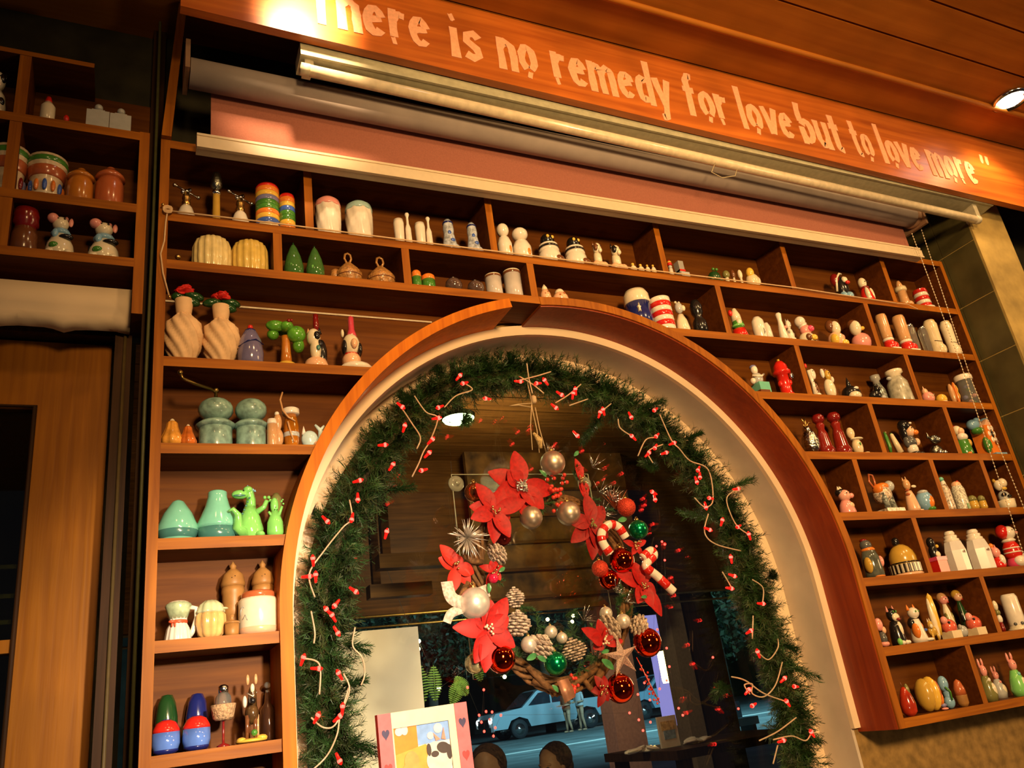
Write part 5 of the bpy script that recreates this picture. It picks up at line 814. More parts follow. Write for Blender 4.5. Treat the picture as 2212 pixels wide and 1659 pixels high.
item('dinosaur_figurine', 'light green dinosaur figurine with long neck and raised arm', 'figurine', (497, 583, 1051), Z, [('body', LIME, [('l', [(.5, 0), (.62, .04), (.66, .2), (.5, .42), (.28, .62)]), E(.4, -.5, .06, .25, .4, .07)]), ('neck_and_head', LIME, [('t', [(.0, 0, .5), (.05, 0, .75), (.0, 0, .9), (-.25, -.05, .92)], [.3, .24, .2, .2]), E(-.5, -.1, .84, .42, .3, .085), E(-.1, -.05, .93, .25, .25, .07)]), ('tail', LIME, [('t', [(-.3, -.3, .08), (-.72, -.7, .20), (-.70, -.85, .40), (-.95, -.9, .5), (-1.15, -.9, .46)], [.35, .26, .18, .12, .05])]), ('arm', LIME, [('t', [(.3, -.2, .5), (.65, -.3, .58), (.8, -.3, .7)], [.16, .13, .12]), ('s', .7, -.3, .76, .09), ('s', .9, -.3, .76, .09), ('s', .98, -.3, .7, .09)]), ('spine_dots', 'dteal', [('s', -.08 - .09 * k, -.45 - .03 * k, .74 - .075 * k, .055) for k in range(9)]), ('crest', 'sky', [('k', -.1 + .09 * k, 0, .98 - .02 * k, .07, .05) for k in range(5)]), ('mouth', 'dteal', [E(-.55, -.36, .80, .3, .06, .02)]), ('eyes', 'black', [('s', -.35, -.36, .89, .04)])], Y=.045)
item('baby_dinosaur_figurine', 'small light green baby dinosaur with both hands raised', 'figurine', (574, 614, 1070), Z, [('body', LIME, [('l', [(.75, 0), (.9, .1), (.85, .35), (.45, .6)])]), ('head', LIME, [E(-.05, -.1, .74, .45, .45, .2)]), ('arm', LIME, [('t', [(.4, -.2, .5), (.75, -.2, .72)], .16), ('s', .7, -.2, .84, .14), ('s', .9, -.2, .78, .12), ('s', .85, -.2, .88, .1)]), ('arm', LIME, [('t', [(-.4, -.2, .5), (-.7, -.2, .6)], .14)]), ('spots', 'dgreen', [('s', -.1, -.62, .62, .06), ('s', .15, -.62, .62, .06), ('s', .0, -.6, .68, .05)])], Y=.04)
item('dark_ball_figurine', 'dark olive round lid peeping over the baby dinosaur', 'pot', (583, 612, 1066), Z, [('body', 'olive', [('l', [(.5, 0), (.6, .05), (.9, .7), (.85, .9), (.4, 1.), (.0001, 1.)])])], Y=.092, dep=.014)
Z = L_['L6']
item('pitcher_figurine', 'white and green ribbed pitcher tied with a red bow', 'pitcher', (346, 424, 1297), Z, [('body', 'white', [('l', [(.68, 0), (.7, .05), (.6, .3), (.42, .46), (.5, .6)], (14, .1, 0), 56)]), ('upper', mat('sage_glaze', (.42, .50, .30), .15, coat=.6, var=.4, scale=60), [('l', [(.48, .54), (.6, .7), (.72, .85), (.68, .9), (.5, .95)])]), ('lid', 'ivory', [E(0, 0, .9, .62, .6, .10)]), ('bow', mat('bow_red', (.60, .09, .03), .4), [('l', [(.46, .42), (.5, .44), (.5, .49), (.46, .51)]), E(-.35, -.5, .46, .2, .12, .04), E(-.2, -.52, .38, .06, .06, .06), E(-.35, -.5, .38, .05, .05, .05)]), ('handle', 'white', [('t', [(.55, 0, .82), (.95, 0, .78), (.98, 0, .55), (.75, 0, .2), (.62, 0, .12)], .15)])], Y=.045)
item('melon_shaker', 'yellow melon-shaped jug shaker with green-white lid', 'shaker', (423, 487, 1297), Z, [('body', mat('melon_glaze', (.78, .46, .16), .2, coat=.6, var=.25, scale=30), [('l', [(.55, 0), (.8, .1), (.98, .4), (.95, .6), (.8, .68)], (9, .14, 0), 54)]), ('lid', mat('celery_glaze', (.56, .58, .34), .2, coat=.5), [('l', [(.9, .66), (.92, .7), (.75, .88), (.4, .99), (.0001, 1.)], (9, .1, 0), 54), E(.75, -.1, .76, .4, .3, .04)])], Y=.045)
for i, px in enumerate(((477, 530, 1211), (543, 593, 1205))):
    item('turned_wood_mill', ('tall turned wooden mill with spire top, behind the melon shaker', 'tall turned wooden mill with spire top, behind the stoneware crock')[i], 'mill', px, Z, [('body', 'mwood', [('l', [(.9, 0), (.92, .04), (.8, .06), (.75, .3), (.9, .34), (.85, .4), (.88, .56), (.95, .6), (.9, .66)])]), ('dome', 'mwood', [('l', [(.95, .66), (1., .7), (.8, .82), (.4, .88), (.22, .9), (.3, .93), (.0001, 1.)])]), ('holes', 'black', [('s', -.2, -.85, .76, .05), ('s', .0, -.88, .74, .05), ('s', .05, -.85, .78, .05)])], 'turned wooden mills', Y=.082, dep=.026)
item('wooden_scoop', 'little wooden tub with turned knob between melon and crock', 'tub', (485, 517, 1326), Z, [('tub', 'mwood', [('l', [(.8, 0), (.9, .1), (.95, .55)])]), ('lid', 'wood', [('l', [(1.05, .55), (1.08, .6), (.9, .66), (.3, .68), (.2, .8), (.3, .92), (.0001, 1.)])])], Y=.035)
item('stoneware_crock', 'cream stoneware crock with terracotta rim and grey drawing', 'crock', (516, 600, 1279), Z, [('body', 'ivory', [('l', [(.9, 0), (.93, .03), (1, .08), (1, .78), (.92, .84), (.8, .86)])]), ('foot', 'peach', [('l', [(.9, 0), (.91, .0), (1.01, .08), (1.01, .16), (1, .17)])]), ('rim', 'terracotta', [('l', [(.78, .84), (.86, .87), (.86, .95), (.78, 1.), (.6, .99), (.0001, .95)])]), ('drawing', 'grey', [('t', [(-.85 + .1 * math.cos(a), -.56 - .03 * math.cos(a), .5 + .14 * math.sin(a)) for a in np.linspace(-.5, 3.6, 9)], .02), ('t', [(-.85, -.56, .35), (-.75, -.66, .45), (-.65, -.76, .32)], .02)])], Y=.048)
Z = L_['L7']
for i, px in enumerate(((329, 388, 1556), (395, 454, 1547))):
    item('painted_egg_cup', ('blue egg-shaped shaker with red top in the corner', 'blue egg-shaped shaker with red top nearer the basket bottle')[i], 'shaker', px, Z, [('body', mat('cobalt_glaze', (.10, .20, .60), .1, coat=.9, var=.4, scale=18), [('l', [(.6, 0), (.85, .08), (1., .3), (.97, .66)])]), ('base_ring', 'navy', [('l', [(.6, 0), (.62, .0), (.88, .08), (.9, .14)])]), ('top', 'red', [('l', [(.98, .64), (.95, .72), (.7, .92), (.35, 1.)])]), ('tip', 'navy', [('l', [(.36, .99), (.3, 1.02), (.0001, 1.03)])])], 'blue and red eggs', Y=.035)
for i, px in enumerate(((336, 383, 1500), (402, 449, 1497))):
    item('dark_glass_bottle', ('dark green-black bottle standing behind the left blue egg', 'dark navy bottle standing behind the right blue egg')[i], 'bottle', px, Z, [('body', ('dgreen', 'navy')[i], [('l', [(.9, 0), (1, .03), (1, .6), (.8, .85), (.5, .98), (.0001, 1.)])])], 'dark bottles', Y=.088, dep=.021)
item('glass_cruet', 'small glass cruet with silver stopper seated in a wicker basket', 'cruet', (455, 510, 1479), Z, [('stand', 'dred', [('l', [(.5, 0), (.5, .02), (.1, .06), (.1, .4), (.3, .45)])]), ('basket', 'wicker', [('l', [(.6, .42), (.8, .46), (.98, .66), (.95, .68), (.6, .62)])]), ('glass_body', 'glass', [('l', [(.45, .5), (.62, .6), (.6, .8), (.4, .86)])]), ('stopper', 'm_silver', [('l', [(.38, .86), (.4, .97), (.2, 1.), (.0001, 1.)])])], Y=.06)
item('donkey_figurine', 'brown donkey figurine with pale ears and white bridle on a straw base', 'figurine', (506, 578, 1457), Z, [('base', 'yellow', [E(0, -.1, .035, .95, .85, .04), E(-.6, -.2, .05, .3, .4, .05), E(.6, -.1, .06, .35, .4, .05)]), ('body', mat('donkey_brown', (.09, .045, .015), .25, coat=.6, var=.4), [E(.05, .1, .42, .42, .7, .16)]), ('leg', 'brown', [('t', [(-.25, -.3, .4), (-.28, -.3, .05)], [.14, .1])]), ('leg', 'brown', [('t', [(.2, -.3, .4), (.22, -.3, .05)], [.14, .1])]), ('leg', 'tan', [('t', [(.4, .2, .4), (.42, .2, .05)], [.13, .1])]), ('leg', 'brown', [('t', [(-.1, .4, .4), (-.1, .4, .05)], [.13, .1])]), ('head', mat('donkey_brown', (.09, .045, .015), .25), [('t', [(.05, -.1, .5), (.05, -.3, .75)], [.3, .24]), E(.02, -.5, .70, .24, .3, .13)]), ('blaze', 'ivory', [E(.0, -.72, .78, .13, .12, .07)]), ('muzzle', 'black', [E(.0, -.7, .60, .19, .2, .05)]), ('bridle', 'white', [('t', [(-.28, -.5, .72), (.0, -.86, .66), (.28, -.5, .72)], .04), E(-.4, -.3, .6, .14, .2, .09)]), ('ears', 'tan', [E(-.2, -.2, .92, .11, .1, .08), E(.28, -.2, .92, .11, .1, .08)]), ('saddle_cloth', 'green', [E(.1, -.6, .14, .2, .2, .05)])], Y=.045)
item('dark_decanter', 'small dark glass decanter with clear stopper behind the donkey', 'bottle', (562, 594, 1467), Z, [('body', mat('brown_glass', (.05, .02, .01), .08, coat=.8), [('l', [(.9, 0), (1, .03), (1, .5), (.4, .62), (.3, .78)])]), ('stopper', 'glass', [('l', [(.3, .76), (.25, .82)]), ('s', 0, 0, .9, .45)])], Y=.085, dep=.02)
# ================================================================ garland with red fairy lights
NEED = mat('pine_needles', (.020, .062, .014), .5, var=.6, scale=25)
NEEDB = mat('pine_needles_dull', (.032, .052, .013), .55, var=.6, scale=25)
STEM = mat('garland_stem', (.05, .035, .012), .7)
GY = .20
gpath = [(735, 1690), (700, 1560), (695, 1420), (700, 1300), (725, 1190), (770, 1070), (835, 960), (920, 870), (1010, 825), (1110, 812), (1210, 826), (1310, 862), (1400, 918), (1475, 988), (1540, 1075), (1585, 1170), (1615, 1270), (1648, 1370), (1682, 1470), (1705, 1570), (1722, 1680)]
G3 = [at(x, y, GY) for x, y in gpath]
g = thing('pine_garland', 'thick green pine garland following the inside of the arched window', 'garland', tuple(G3[0]))
O0 = G3[0]
def spline(P, n):
    out = []; k = len(P)
    for i in range(k - 1):
        p0, p1, p2, p3 = P[max(i - 1, 0)], P[i], P[i + 1], P[min(i + 2, k - 1)]
        for j in range(n):
            t = j / n; out.append(.5 * (2 * p1 + (p2 - p0) * t + (2 * p0 - 5 * p1 + 4 * p2 - p3) * t * t + (3 * p1 - p0 - 3 * p2 + p3) * t ** 3))
    out.append(P[-1]); return out
GS = spline(G3, 10)
mb = MB(); mb.tube([p - O0 for p in GS], .016, 8); mb.build('stem', STEM, g)
NR = np.random.default_rng(4)
def twig(mb, base, d, L, n, ln, rnd):
    """tapered sprig of flat needles around the direction d"""
    d = np.array(d); d = d / np.linalg.norm(d); a = np.cross(d, [0, .3, 1.]); a /= np.linalg.norm(a); b = np.cross(d, a)
    t = (np.arange(n) + .5) / n; ph = NR.uniform(0, 6.283, n); o = np.cos(ph)[:, None] * a + np.sin(ph)[:, None] * b
    nd = o * NR.uniform(.75, 1., n)[:, None] + d * NR.uniform(.35, .9, n)[:, None]; nd /= np.linalg.norm(nd, axis=1)[:, None]
    p = base + d * (L * t)[:, None]; l = (ln * (1.05 - .5 * t) * NR.uniform(.75, 1.15, n))[:, None]
    s = np.cross(nd, o + d * .3); s = s / (np.linalg.norm(s, axis=1)[:, None] + 1e-9) * .0009
    V = np.stack([p + s, p - s, p + nd * l - s * .3, p + nd * l + s * .3], 1).reshape(-1, 3)
    mb.add(V, [(k, k + 1, k + 2, k + 3) for k in range(0, 4 * n, 4)], False)
rg = random.Random(11)
m1, m2 = MB(), MB()
sideL = []
for i in range(0, len(GS) - 1):
    p = GS[i] - O0; t = GS[i + 1] - GS[i]; t /= np.linalg.norm(t); nrm = np.array([t[2], 0, -t[0]])
    for k in range(16):
        s = rg.choice((-1, 1)); a = rg.uniform(.1, 1.); d = nrm * s * a + t * rg.uniform(-.5, .8) + np.array([0, -rg.uniform(0, .7), 0]); 
        twig(rg.choice((m1, m1, m2)), p + t * rg.uniform(-.01, .01), d, rg.uniform(.035, .092), 42, .027, rg)
for (px, py, qx, qy) in ((890, 870, 862, 845), (960, 810, 935, 786), (1060, 800, 1035, 775), (1100, 790, 1105, 764), (1390, 880, 1435, 868), (1480, 950, 1515, 935), (1560, 1060, 1630, 1038), (1660, 1250, 1672, 1238), (1685, 1430, 1770, 1470), (1725, 1590, 1775, 1610), (1690, 1390, 1722, 1405), (835, 1060, 895, 1050), (740, 1390, 800, 1405), (740, 1480, 790, 1465), (750, 1600, 825, 1625), (1000, 905, 1010, 905), (1300, 900, 1260, 960), (1420, 1010, 1385, 1000), (700, 1130, 655, 1085), (1560, 1120, 1470, 1110), (1570, 1480, 1545, 1500)):
    a = at(px, py, GY - .03) - O0; b = at(qx, qy, GY - .05) - O0
    for k in range(4): twig(m1, a, (b - a) + np.array([rg.uniform(-.012, .012) for _ in range(3)]), max(np.linalg.norm(b - a), .02), 90, .026, rg)
for m_ in (m1, m2):
    A_ = np.array(m_.v) + O0; dx = A_[:, 0] - CX; dz = np.maximum(A_[:, 2] - CZ, 0); r = np.hypot(dx, dz); k_ = (r > .685) & (A_[:, 1] > .10); sc_ = np.where(k_, (.685 + (r - .685) * .05) / np.maximum(r, 1e-6), 1.)
    A_[:, 0] = CX + dx * sc_; A_[:, 2] = np.where(A_[:, 2] > CZ, CZ + dz * sc_, A_[:, 2]); A_[:, 1] = np.minimum(A_[:, 1], .242); m_.v = (A_ - O0).tolist()
m1.build('needles', NEED, g); m2.build('needles', NEEDB, g)
# fairy lights
LY = GY - .075
fl_ = thing('fairy_lights', 'string of lit red fairy lights on clear wire woven through the garland', 'lights', tuple(G3[0]))
bulbs = [(993, 812), (1001, 828), (1050, 861), (1123, 824), (1160, 828), (1177, 822), (1243, 842), (1238, 851), (868, 878), (948, 880), (946, 903), (1212, 852), (1200, 880), (1296, 892), (1303, 886), (1363, 900), (1366, 943), (1418, 942), (1401, 979), (1415, 967), (1438, 978), (1455, 957), (1414, 886), (1246, 940), (874, 921), (933, 950), (926, 979), (912, 1016), (830, 961), (848, 1005), (776, 1038), (773, 1078), (835, 1150), (706, 1125), (760, 1121), (676, 1208), (667, 1245), (682, 1243), (767, 1277), (724, 1307), (706, 1317), (718, 1330), (729, 1366), (655, 1422), (687, 1444), (732, 1455), (740, 1528), (686, 1547), (733, 1548), (733, 1642), (1508, 1015), (1512, 1030), (1505, 1040), (1525, 1095), (1533, 1076), (1593, 1056), (1532, 1144), (1560, 1125), (1594, 1138), (1618, 1155), (1579, 1205), (1585, 1244), (1579, 1271), (1647, 1304), (1621, 1363), (1637, 1409), (1617, 1491), (1694, 1466), (1717, 1483), (1700, 1516), (1626, 1524), (1691, 1600), (1753, 1582), (1410, 1063), (1415, 1078)]
REDB = glow('red_bulb', (1.0, .03, .02), 9); REDL = mat('red_bulb_body', (.45, .008, .006), .15, coat=.5, emit=(1, .004, .003), es=1.2)
F0 = G3[0]
for k, (x, y) in enumerate(bulbs):
    p = at(x, y, LY) - F0; a = rg.uniform(0, 6.28); d = np.array([math.cos(a), -.2, math.sin(a)]); R = np.array(Vector(d).to_track_quat('Z', 'Y').to_matrix())
    mb = MB(rot=R, org=p); mb.lathe([(.0022, -.015), (.0030, -.011), (.0034, -.004), (.0043, .000), (.0042, .005), (.0020, .009), (.0001, .010)], n=10); b = mb.build('bulb', REDL, fl_)
    if k % 1 == 0:
        mb = MB(org=p); mb.ell((0, 0, 0) + d * .003 if False else d * .002, (.0052, .0052, .0052), 10, 7); mb.build('glowing_tip', REDB, b)
WIREM = mat('clear_wire', (.48, .36, .24), .35, coat=.3)
wires = [[(640, 1690), (700, 1640), (727, 1590), (735, 1545), (755, 1490), (742, 1455)], [(672, 1550), (700, 1572), (728, 1560), (755, 1480)], [(767, 1355), (762, 1395), (782, 1420), (788, 1455), (780, 1480)], [(680, 1290), (668, 1240), (700, 1190), (740, 1140), (760, 1120), (755, 1080)], [(672, 1320), (680, 1365), (678, 1390)], [(655, 1422), (690, 1435), (690, 1500)], [(895, 855), (920, 890), (945, 903), (930, 950), (915, 975), (905, 1000), (890, 1030)],
         [(960, 880), (985, 855), (1020, 842), (1003, 828)], [(870, 885), (890, 915), (908, 945), (900, 970)], [(1120, 812), (1150, 830), (1175, 850)], [(1138, 785), (1142, 815), (1150, 850)], [(1120, 822), (1160, 812), (1190, 803)], [(1200, 870), (1225, 855), (1255, 830)], [(1230, 876), (1270, 862)], [(1335, 905), (1340, 925), (1366, 943)], [(1300, 888), (1320, 872)], [(1425, 895), (1450, 950), (1468, 970), (1490, 995), (1530, 1015), (1540, 1080), (1522, 1095), (1500, 1075)],
         [(1530, 1110), (1522, 1150), (1545, 1175), (1600, 1190)], [(1593, 1056), (1570, 1075), (1578, 1110), (1594, 1138), (1618, 1155)], [(1560, 1235), (1580, 1270), (1570, 1268)], [(1625, 1252), (1648, 1270), (1647, 1304)], [(1627, 1330), (1625, 1380)], [(1637, 1409), (1660, 1425), (1680, 1400), (1680, 1380)], [(1580, 1462), (1610, 1470), (1650, 1498), (1700, 1516)], [(1620, 1500), (1608, 1480), (1625, 1478), (1625, 1498), (1650, 1505), (1675, 1480), (1690, 1430)], [(1640, 1600), (1680, 1580), (1720, 1550)], [(1670, 1598), (1710, 1590), (1740, 1600), (1753, 1582)], [(1670, 1650), (1680, 1610)], [(1378, 985), (1395, 950), (1418, 945)], [(1410, 1000), (1400, 975), (1432, 960)]]
for w_ in wires:
    P = spline([at(x, y, LY + .004 + .004 * (i % 2)) - F0 for i, (x, y) in enumerate(w_)], 6); mb = MB(); mb.tube(P, .0018, 6); mb.build('wire', WIREM, fl_)
# ================================================================ wreath
WY = .155
wc = at(1193, 1245, WY)
W = thing('christmas_wreath', 'christmas wreath of red poinsettias, baubles and candy canes hanging before the window', 'wreath', tuple(wc))
def wp(px, py, Y=WY): return at(px, py, Y) - wc
def pxs(px, py, Y=WY): return proj(at(px, py, Y))[2] / F_PX
# ring of vines: follow measured centre line
rp = [(1190, 1075), (1270, 1100), (1330, 1170), (1355, 1260), (1345, 1350), (1300, 1440), (1220, 1482), (1150, 1462), (1090, 1400), (1050, 1310), (1030, 1220), (1050, 1140), (1110, 1085), (1190, 1075)]
RP = spline([wp(x, y) for x, y in rp], 8)
VINE = mat('vine_bark', (.16, .075, .025), .8, var=.5, scale=90, bump=.6)
for k in range(7):
    mb = MB(); ph = k * .9; n = len(RP)
    mb.tube([p + .016 * np.array([math.cos(ph + i * .28), .6 * math.sin(ph + i * .31), math.sin(ph + i * .28)]) for i, p in enumerate(RP)], .0048, 6); mb.build('vine', VINE, W)
for a, b, r in (((1140, 1440), (1205, 1500), 6), ((1190, 1500), (1290, 1445), 6), ((1310, 1430), (1275, 1490), 8), ((1150, 1470), (1240, 1500), 5), ((1290, 1500), (1255, 1460), 5), ((985, 1310), (1010, 1260), 7), ((1000, 1200), (1040, 1215), 6)):
    mb = MB(); mb.tube([wp(*a, WY - .015), wp((a[0] + b[0]) / 2, (a[1] + b[1]) / 2 + 4, WY - .028), wp(*b, WY - .015)], r * .0012, 7); mb.build('vine', VINE, W)
mb = MB(); rw = random.Random(5)
for (x, y) in ((1110, 1290), (1125, 1310), (1230, 1400), (1250, 1440), (1290, 1420), (1180, 1400), (1160, 1350), (1330, 1310), (1350, 1330), (1240, 1030), (1270, 1080), (1300, 1100), (1190, 1060), (1060, 1250), (1120, 1420), (1345, 1290), (1170, 1090), (1240, 1370), (1285, 1375), (1220, 1330)):
    p = wp(x, y, WY - .012)
    for k in range(3):
        a = rw.uniform(0, 6.28); twig(mb, p, (math.cos(a), -.5, math.sin(a)), .03, 40, .018, rw)
mb.build('pine_sprigs', mat('wreath_pine', (.05, .14, .045), .5, var=.5, scale=30), W)
PET = mat('poinsettia_red', (.40, .004, .003), .6, var=.25, scale=120); PET2 = mat('poinsettia_dark', (.27, .004, .004), .6, var=.25, scale=120)
GOLDB = mat('gold_beads', (.7, .5, .25), .3, 1.); GREENL = mat('holly_green', (.05, .22, .07), .35, var=.3)
def petal(mb, c, ang, L, w, lift, curl):
    """one leaf-shaped petal with a folded midrib, growing from c at angle ang in X,Z, bending to the viewer"""
    V = []; n = 8
    ux = np.array([math.cos(ang), 0, math.sin(ang)]); vx = np.array([-math.sin(ang), 0, math.cos(ang)]); yy = np.array([0, -1., 0])
    for i in range(n + 1):
        t = i / n; ww = w * math.sin(math.pi * min(1, t * .93 + .05)) ** .8 * (1 - .15 * t); y = lift * t - curl * t * t
        m = c + ux * L * t + yy * y
        V += [m + vx * ww + yy * ww * .35, m, m - vx * ww + yy * ww * .35]
    Fs = [(a * 3 + j, a * 3 + j + 1, a * 3 + j + 4, a * 3 + j + 3) for a in range(n) for j in range(2)]
    k = len(V); V2 = V + [v + np.array([0, .0008, 0]) for v in V]; Fs2 = Fs + [(d + k, c_ + k, b + k, a + k) for a, b, c_, d in Fs]
    mb.add(V2, Fs2)
def poinsettia(px, py, R, angs, m=PET, Y=WY - .035, cen='gold', label=None):
    c = wp(px, py, Y); s = pxs(px, py, Y)
    st = MB(); st.tube([c + np.array([0, .001, 0]), wp(px, py, WY)], .002, 6); root = st.build('flower_stalk', GREENL, W)
    if label: root['label'] = label
    for k, (a, l) in enumerate(angs):
        mb = MB(); petal(mb, c + np.array([0, .004 * (k % 2), 0]), math.radians(a), R * s * l, R * s * .27, .012, .016 * rw.uniform(.2, 1.4)); mb.build('petal', m, root)
    mb = MB()
    if cen == 'mesh':
        for k in range(26): mb.tube([c + np.array([rw.uniform(-1, 1) * .018, -.012, rw.uniform(-1, 1) * .016]) for _ in range(3)], .0008, 5)
        mb.build('glitter_centre', pm('m_silver'), root)
    else:
        for k in range(9): mb.ell(c + np.array([rw.uniform(-1, 1) * .010, -.010 - rw.uniform(0, .008), rw.uniform(-1, 1) * .010]), (.0028,) * 3, 8, 6)
        mb.build('flower_beads', {'gold': GOLDB, 'dark': pm('olive'), 'white': pm('ivory')}[cen], root)
poinsettia(1122, 1052, 88, [(88, .95), (150, .85), (125, .5), (-5, 1.0), (-45, .8), (-80, .95), (200, .8)], PET, cen='mesh')
poinsettia(1066, 1105, 72, [(115, 1.0), (60, .85), (15, 1.1), (-20, .6), (-65, .9), (-95, .95), (195, .8), (165, .75)], PET, WY - .05)
poinsettia(1275, 1132, 70, [(85, 1.0), (40, .9), (170, .8), (215, .95), (-75, 1.0), (-95, 1.1), (-40, .7)], PET2, cen='dark')
poinsettia(985, 1225, 62, [(120, .95), (150, .7), (-20, .7), (-55, .8), (-110, 1.0), (80, .5)], mat('poinsettia_orange', (.46, .014, .004), .6, var=.25, scale=120), WY - .02)
poinsettia(1053, 1362, 82, [(50, 1.05), (75, .8), (170, .95), (-10, .7), (-35, .85), (-100, 1.05), (-120, .9), (110, .6), (25, .7)], PET, WY - .055, 'white')
poinsettia(1302, 1385, 54, [(150, 1.1), (95, .85), (45, .8), (-5, .9), (170, .6), (-150, .5)], PET, WY - .05, 'white')
poinsettia(1385, 1265, 62, [(100, .9), (60, 1.1), (-75, .8), (150, 1.0), (-120, .7), (-30, .6), (-60, 1.25)], PET, WY - .03)
poinsettia(1300, 1490, 40, [(60, .8), (-60, .7), (-110, .9), (180, .6), (110, .8), (10, .7)], PET2, WY - .045)
poinsettia(1255, 1040, 40, [(95, 1.3), (-85, 1.1), (-70, .9)], PET, WY - .02)
poinsettia(1065, 1235, 34, [(150, .9), (60, .8), (20, .8), (-120, .8), (-60, .7), (100, .7)], PET, WY - .04)
poinsettia(1372, 1180, 28, [(160, 1.2), (20, 1.2), (-130, .9), (-50, .9)], PET, WY - .05)
def bauble(px, py, r, m, Y=WY - .035, label=None):
    c = wp(px, py, Y); s = pxs(px, py, Y) * r; mb = MB(); mb.ell(c, (s, s, s), 28, 18); b = mb.build('bauble', m, W, label)
    mb = MB(); mb.lathe([(s * .22, s * .95), (s * .22, s * 1.12), (.0001, s * 1.14)], c=c, n=10); mb.tube([c + np.array([s * .12 * math.cos(t), 0, s * (1.22 + .12 * math.sin(t))]) for t in np.linspace(0, 6.28, 9)], s * .03, 5); mb.build('bauble_cap', pm('m_gold'), b)
CHAMP = mat('champagne_satin', (.62, .50, .40), .38, .85); PEARL = mat('pearl_satin', (.72, .66, .58), .35, .5); RGL = mat('red_mirror', (.85, .06, .01), .06, 1., var=.05); GRN = mat('green_satin', (.0, .32, .11), .22, .85, coat=.4)
RSAT = mat('red_glitter', (.65, .06, .03), .5, .5, var=.6, scale=400, bump=.8); GLASSB = mat('gold_glass', (.55, .50, .28), .08, .7, var=.6, scale=90, bump=1.)
bauble(1194, 1000, 27, CHAMP, label='champagne satin bauble'); bauble(1147, 1118, 25, CHAMP, label='champagne satin bauble'); bauble(1228, 1109, 26, CHAMP, label='champagne satin bauble'); bauble(1025, 1303, 34, PEARL, WY - .05, 'large pearl white bauble')
bauble(1083, 1423, 31, RGL, WY - .045, 'shiny orange-red bauble'); bauble(1398, 1388, 31, RGL, WY - .04, 'shiny orange-red bauble'); bauble(1339, 1487, 31, RGL, WY - .045, 'shiny orange-red bauble'); bauble(1379, 1144, 21, GRN, label='emerald green bauble'); bauble(1200, 1433, 25, GRN, WY - .045, 'emerald green bauble')
bauble(1353, 1096, 20, RSAT, label='red glitter bauble'); bauble(1343, 1210, 27, RGL, WY - .03, 'shiny orange-red bauble'); bauble(1315, 1252, 22, RGL, WY - .01); bauble(1296, 1228, 18, RSAT, WY - .02); bauble(1143, 1392, 18, PEARL, WY - .045, 'small pearl bauble'); bauble(1346, 1342, 16, PEARL, WY - .04, 'small pearl bauble')
bauble(1026, 1433, 22, GLASSB, WY - .02, 'gold glass bauble'); bauble(1025, 1064, 22, mat('copper_satin', (.5, .16, .05), .2, .9), WY, 'copper bauble'); bauble(1085, 1160, 20, mat('maroon_satin', (.16, .01, .01), .2, .6), WY, 'maroon bauble'); bauble(1190, 1365, 14, PEARL, WY - .03); bauble(1214, 1378, 12, PEARL, WY - .03); bauble(1066, 1249, 11, mat('cherry', (.6, .01, .06), .15, coat=.8), WY - .05, 'cherry-like berry'); bauble(1309, 1325, 14, PEARL, WY - .03)
def cane(P, r):
    PP = spline([wp(x, y, WY - .055) for x, y in P], 7); L = len(PP); root = None
    mb = MB(); mb.tube(PP, r, 10); root = mb.build('candy_cane', pm('white'), W, 'red and white striped candy cane')
    st = MB()
    for i in range(1, L - 3, 7): st.tube(PP[i:i + 4], r * 1.04, 10)
    st.build('red_stripes', pm('red'), root)
cane([(1318, 1196), (1302, 1172), (1300, 1150), (1315, 1134), (1335, 1138), (1352, 1162)], .011)
cane([(1388, 1205), (1405, 1190), (1412, 1200), (1395, 1222), (1420, 1245), (1455, 1278)], .011)
# silver starfish-like star
c = wp(1343, 1418, WY - .06); s = pxs(1343, 1418) * 44; mb = MB(); V = [c + np.array([0, -.012, 0])]
for k in range(10):
    a = math.radians(96) + k * math.pi / 5; r = s if k % 2 == 0 else s * .33; V.append(c + np.array([r * math.cos(a), .0, r * math.sin(a)]))
V.append(c + np.array([0, .008, 0])); mb.add(V, [(0, 1 + k, 1 + (k + 1) % 10) for k in range(10)] + [(11, 1 + (k + 1) % 10, 1 + k) for k in range(10)], False)
mb.build('silver_star', mat('rose_silver_glitter', (.66, .48, .42), .45, .6, var=.5, scale=500, bump=.8), W, 'pinkish silver glitter star')
# silver spiky flower
c = wp(1008, 1162, WY - .055); s = pxs(1008, 1162)
mb = MB()
for k in range(46):
    a = rw.uniform(0, 6.28); L = rw.uniform(30, 58) * s; e = rw.uniform(.1, .9); d = np.array([math.cos(a) * math.cos(e), -math.sin(e), math.sin(a) * math.cos(e)])
    mb.tube([c, c + d * L * .5 + np.array([0, -.002, 0]), c + d * L], [.0016, .0019, .0004], 5)
mb.build('spiky_flower', mat('silver_leaf', (.62, .56, .50), .35, .7), W, 'silver spiky flower')
def cone(px, py, r, L, ang, Y=WY - .04):
    c = wp(px, py, Y); s = pxs(px, py, Y); R = rotm(0, math.radians(ang), 0); mb = MB(rot=R, org=c)
    for i in range(9):
        t = i / 8; rr = r * s * math.sin(math.pi * (.15 + .8 * t)); n = 7
        for j in range(n):
            a = 6.283 * (j + .5 * (i % 2)) / n; mb.ell((rr * math.cos(a), rr * math.sin(a), (t - .5) * L * s), (rr * .42 + .001, rr * .42 + .001, L * s * .06), 8, 5)
    mb.build('pine_cone', mat('frosted_cone', (.50, .40, .32), .7, var=.85, scale=120), W, 'frosted pine cone')
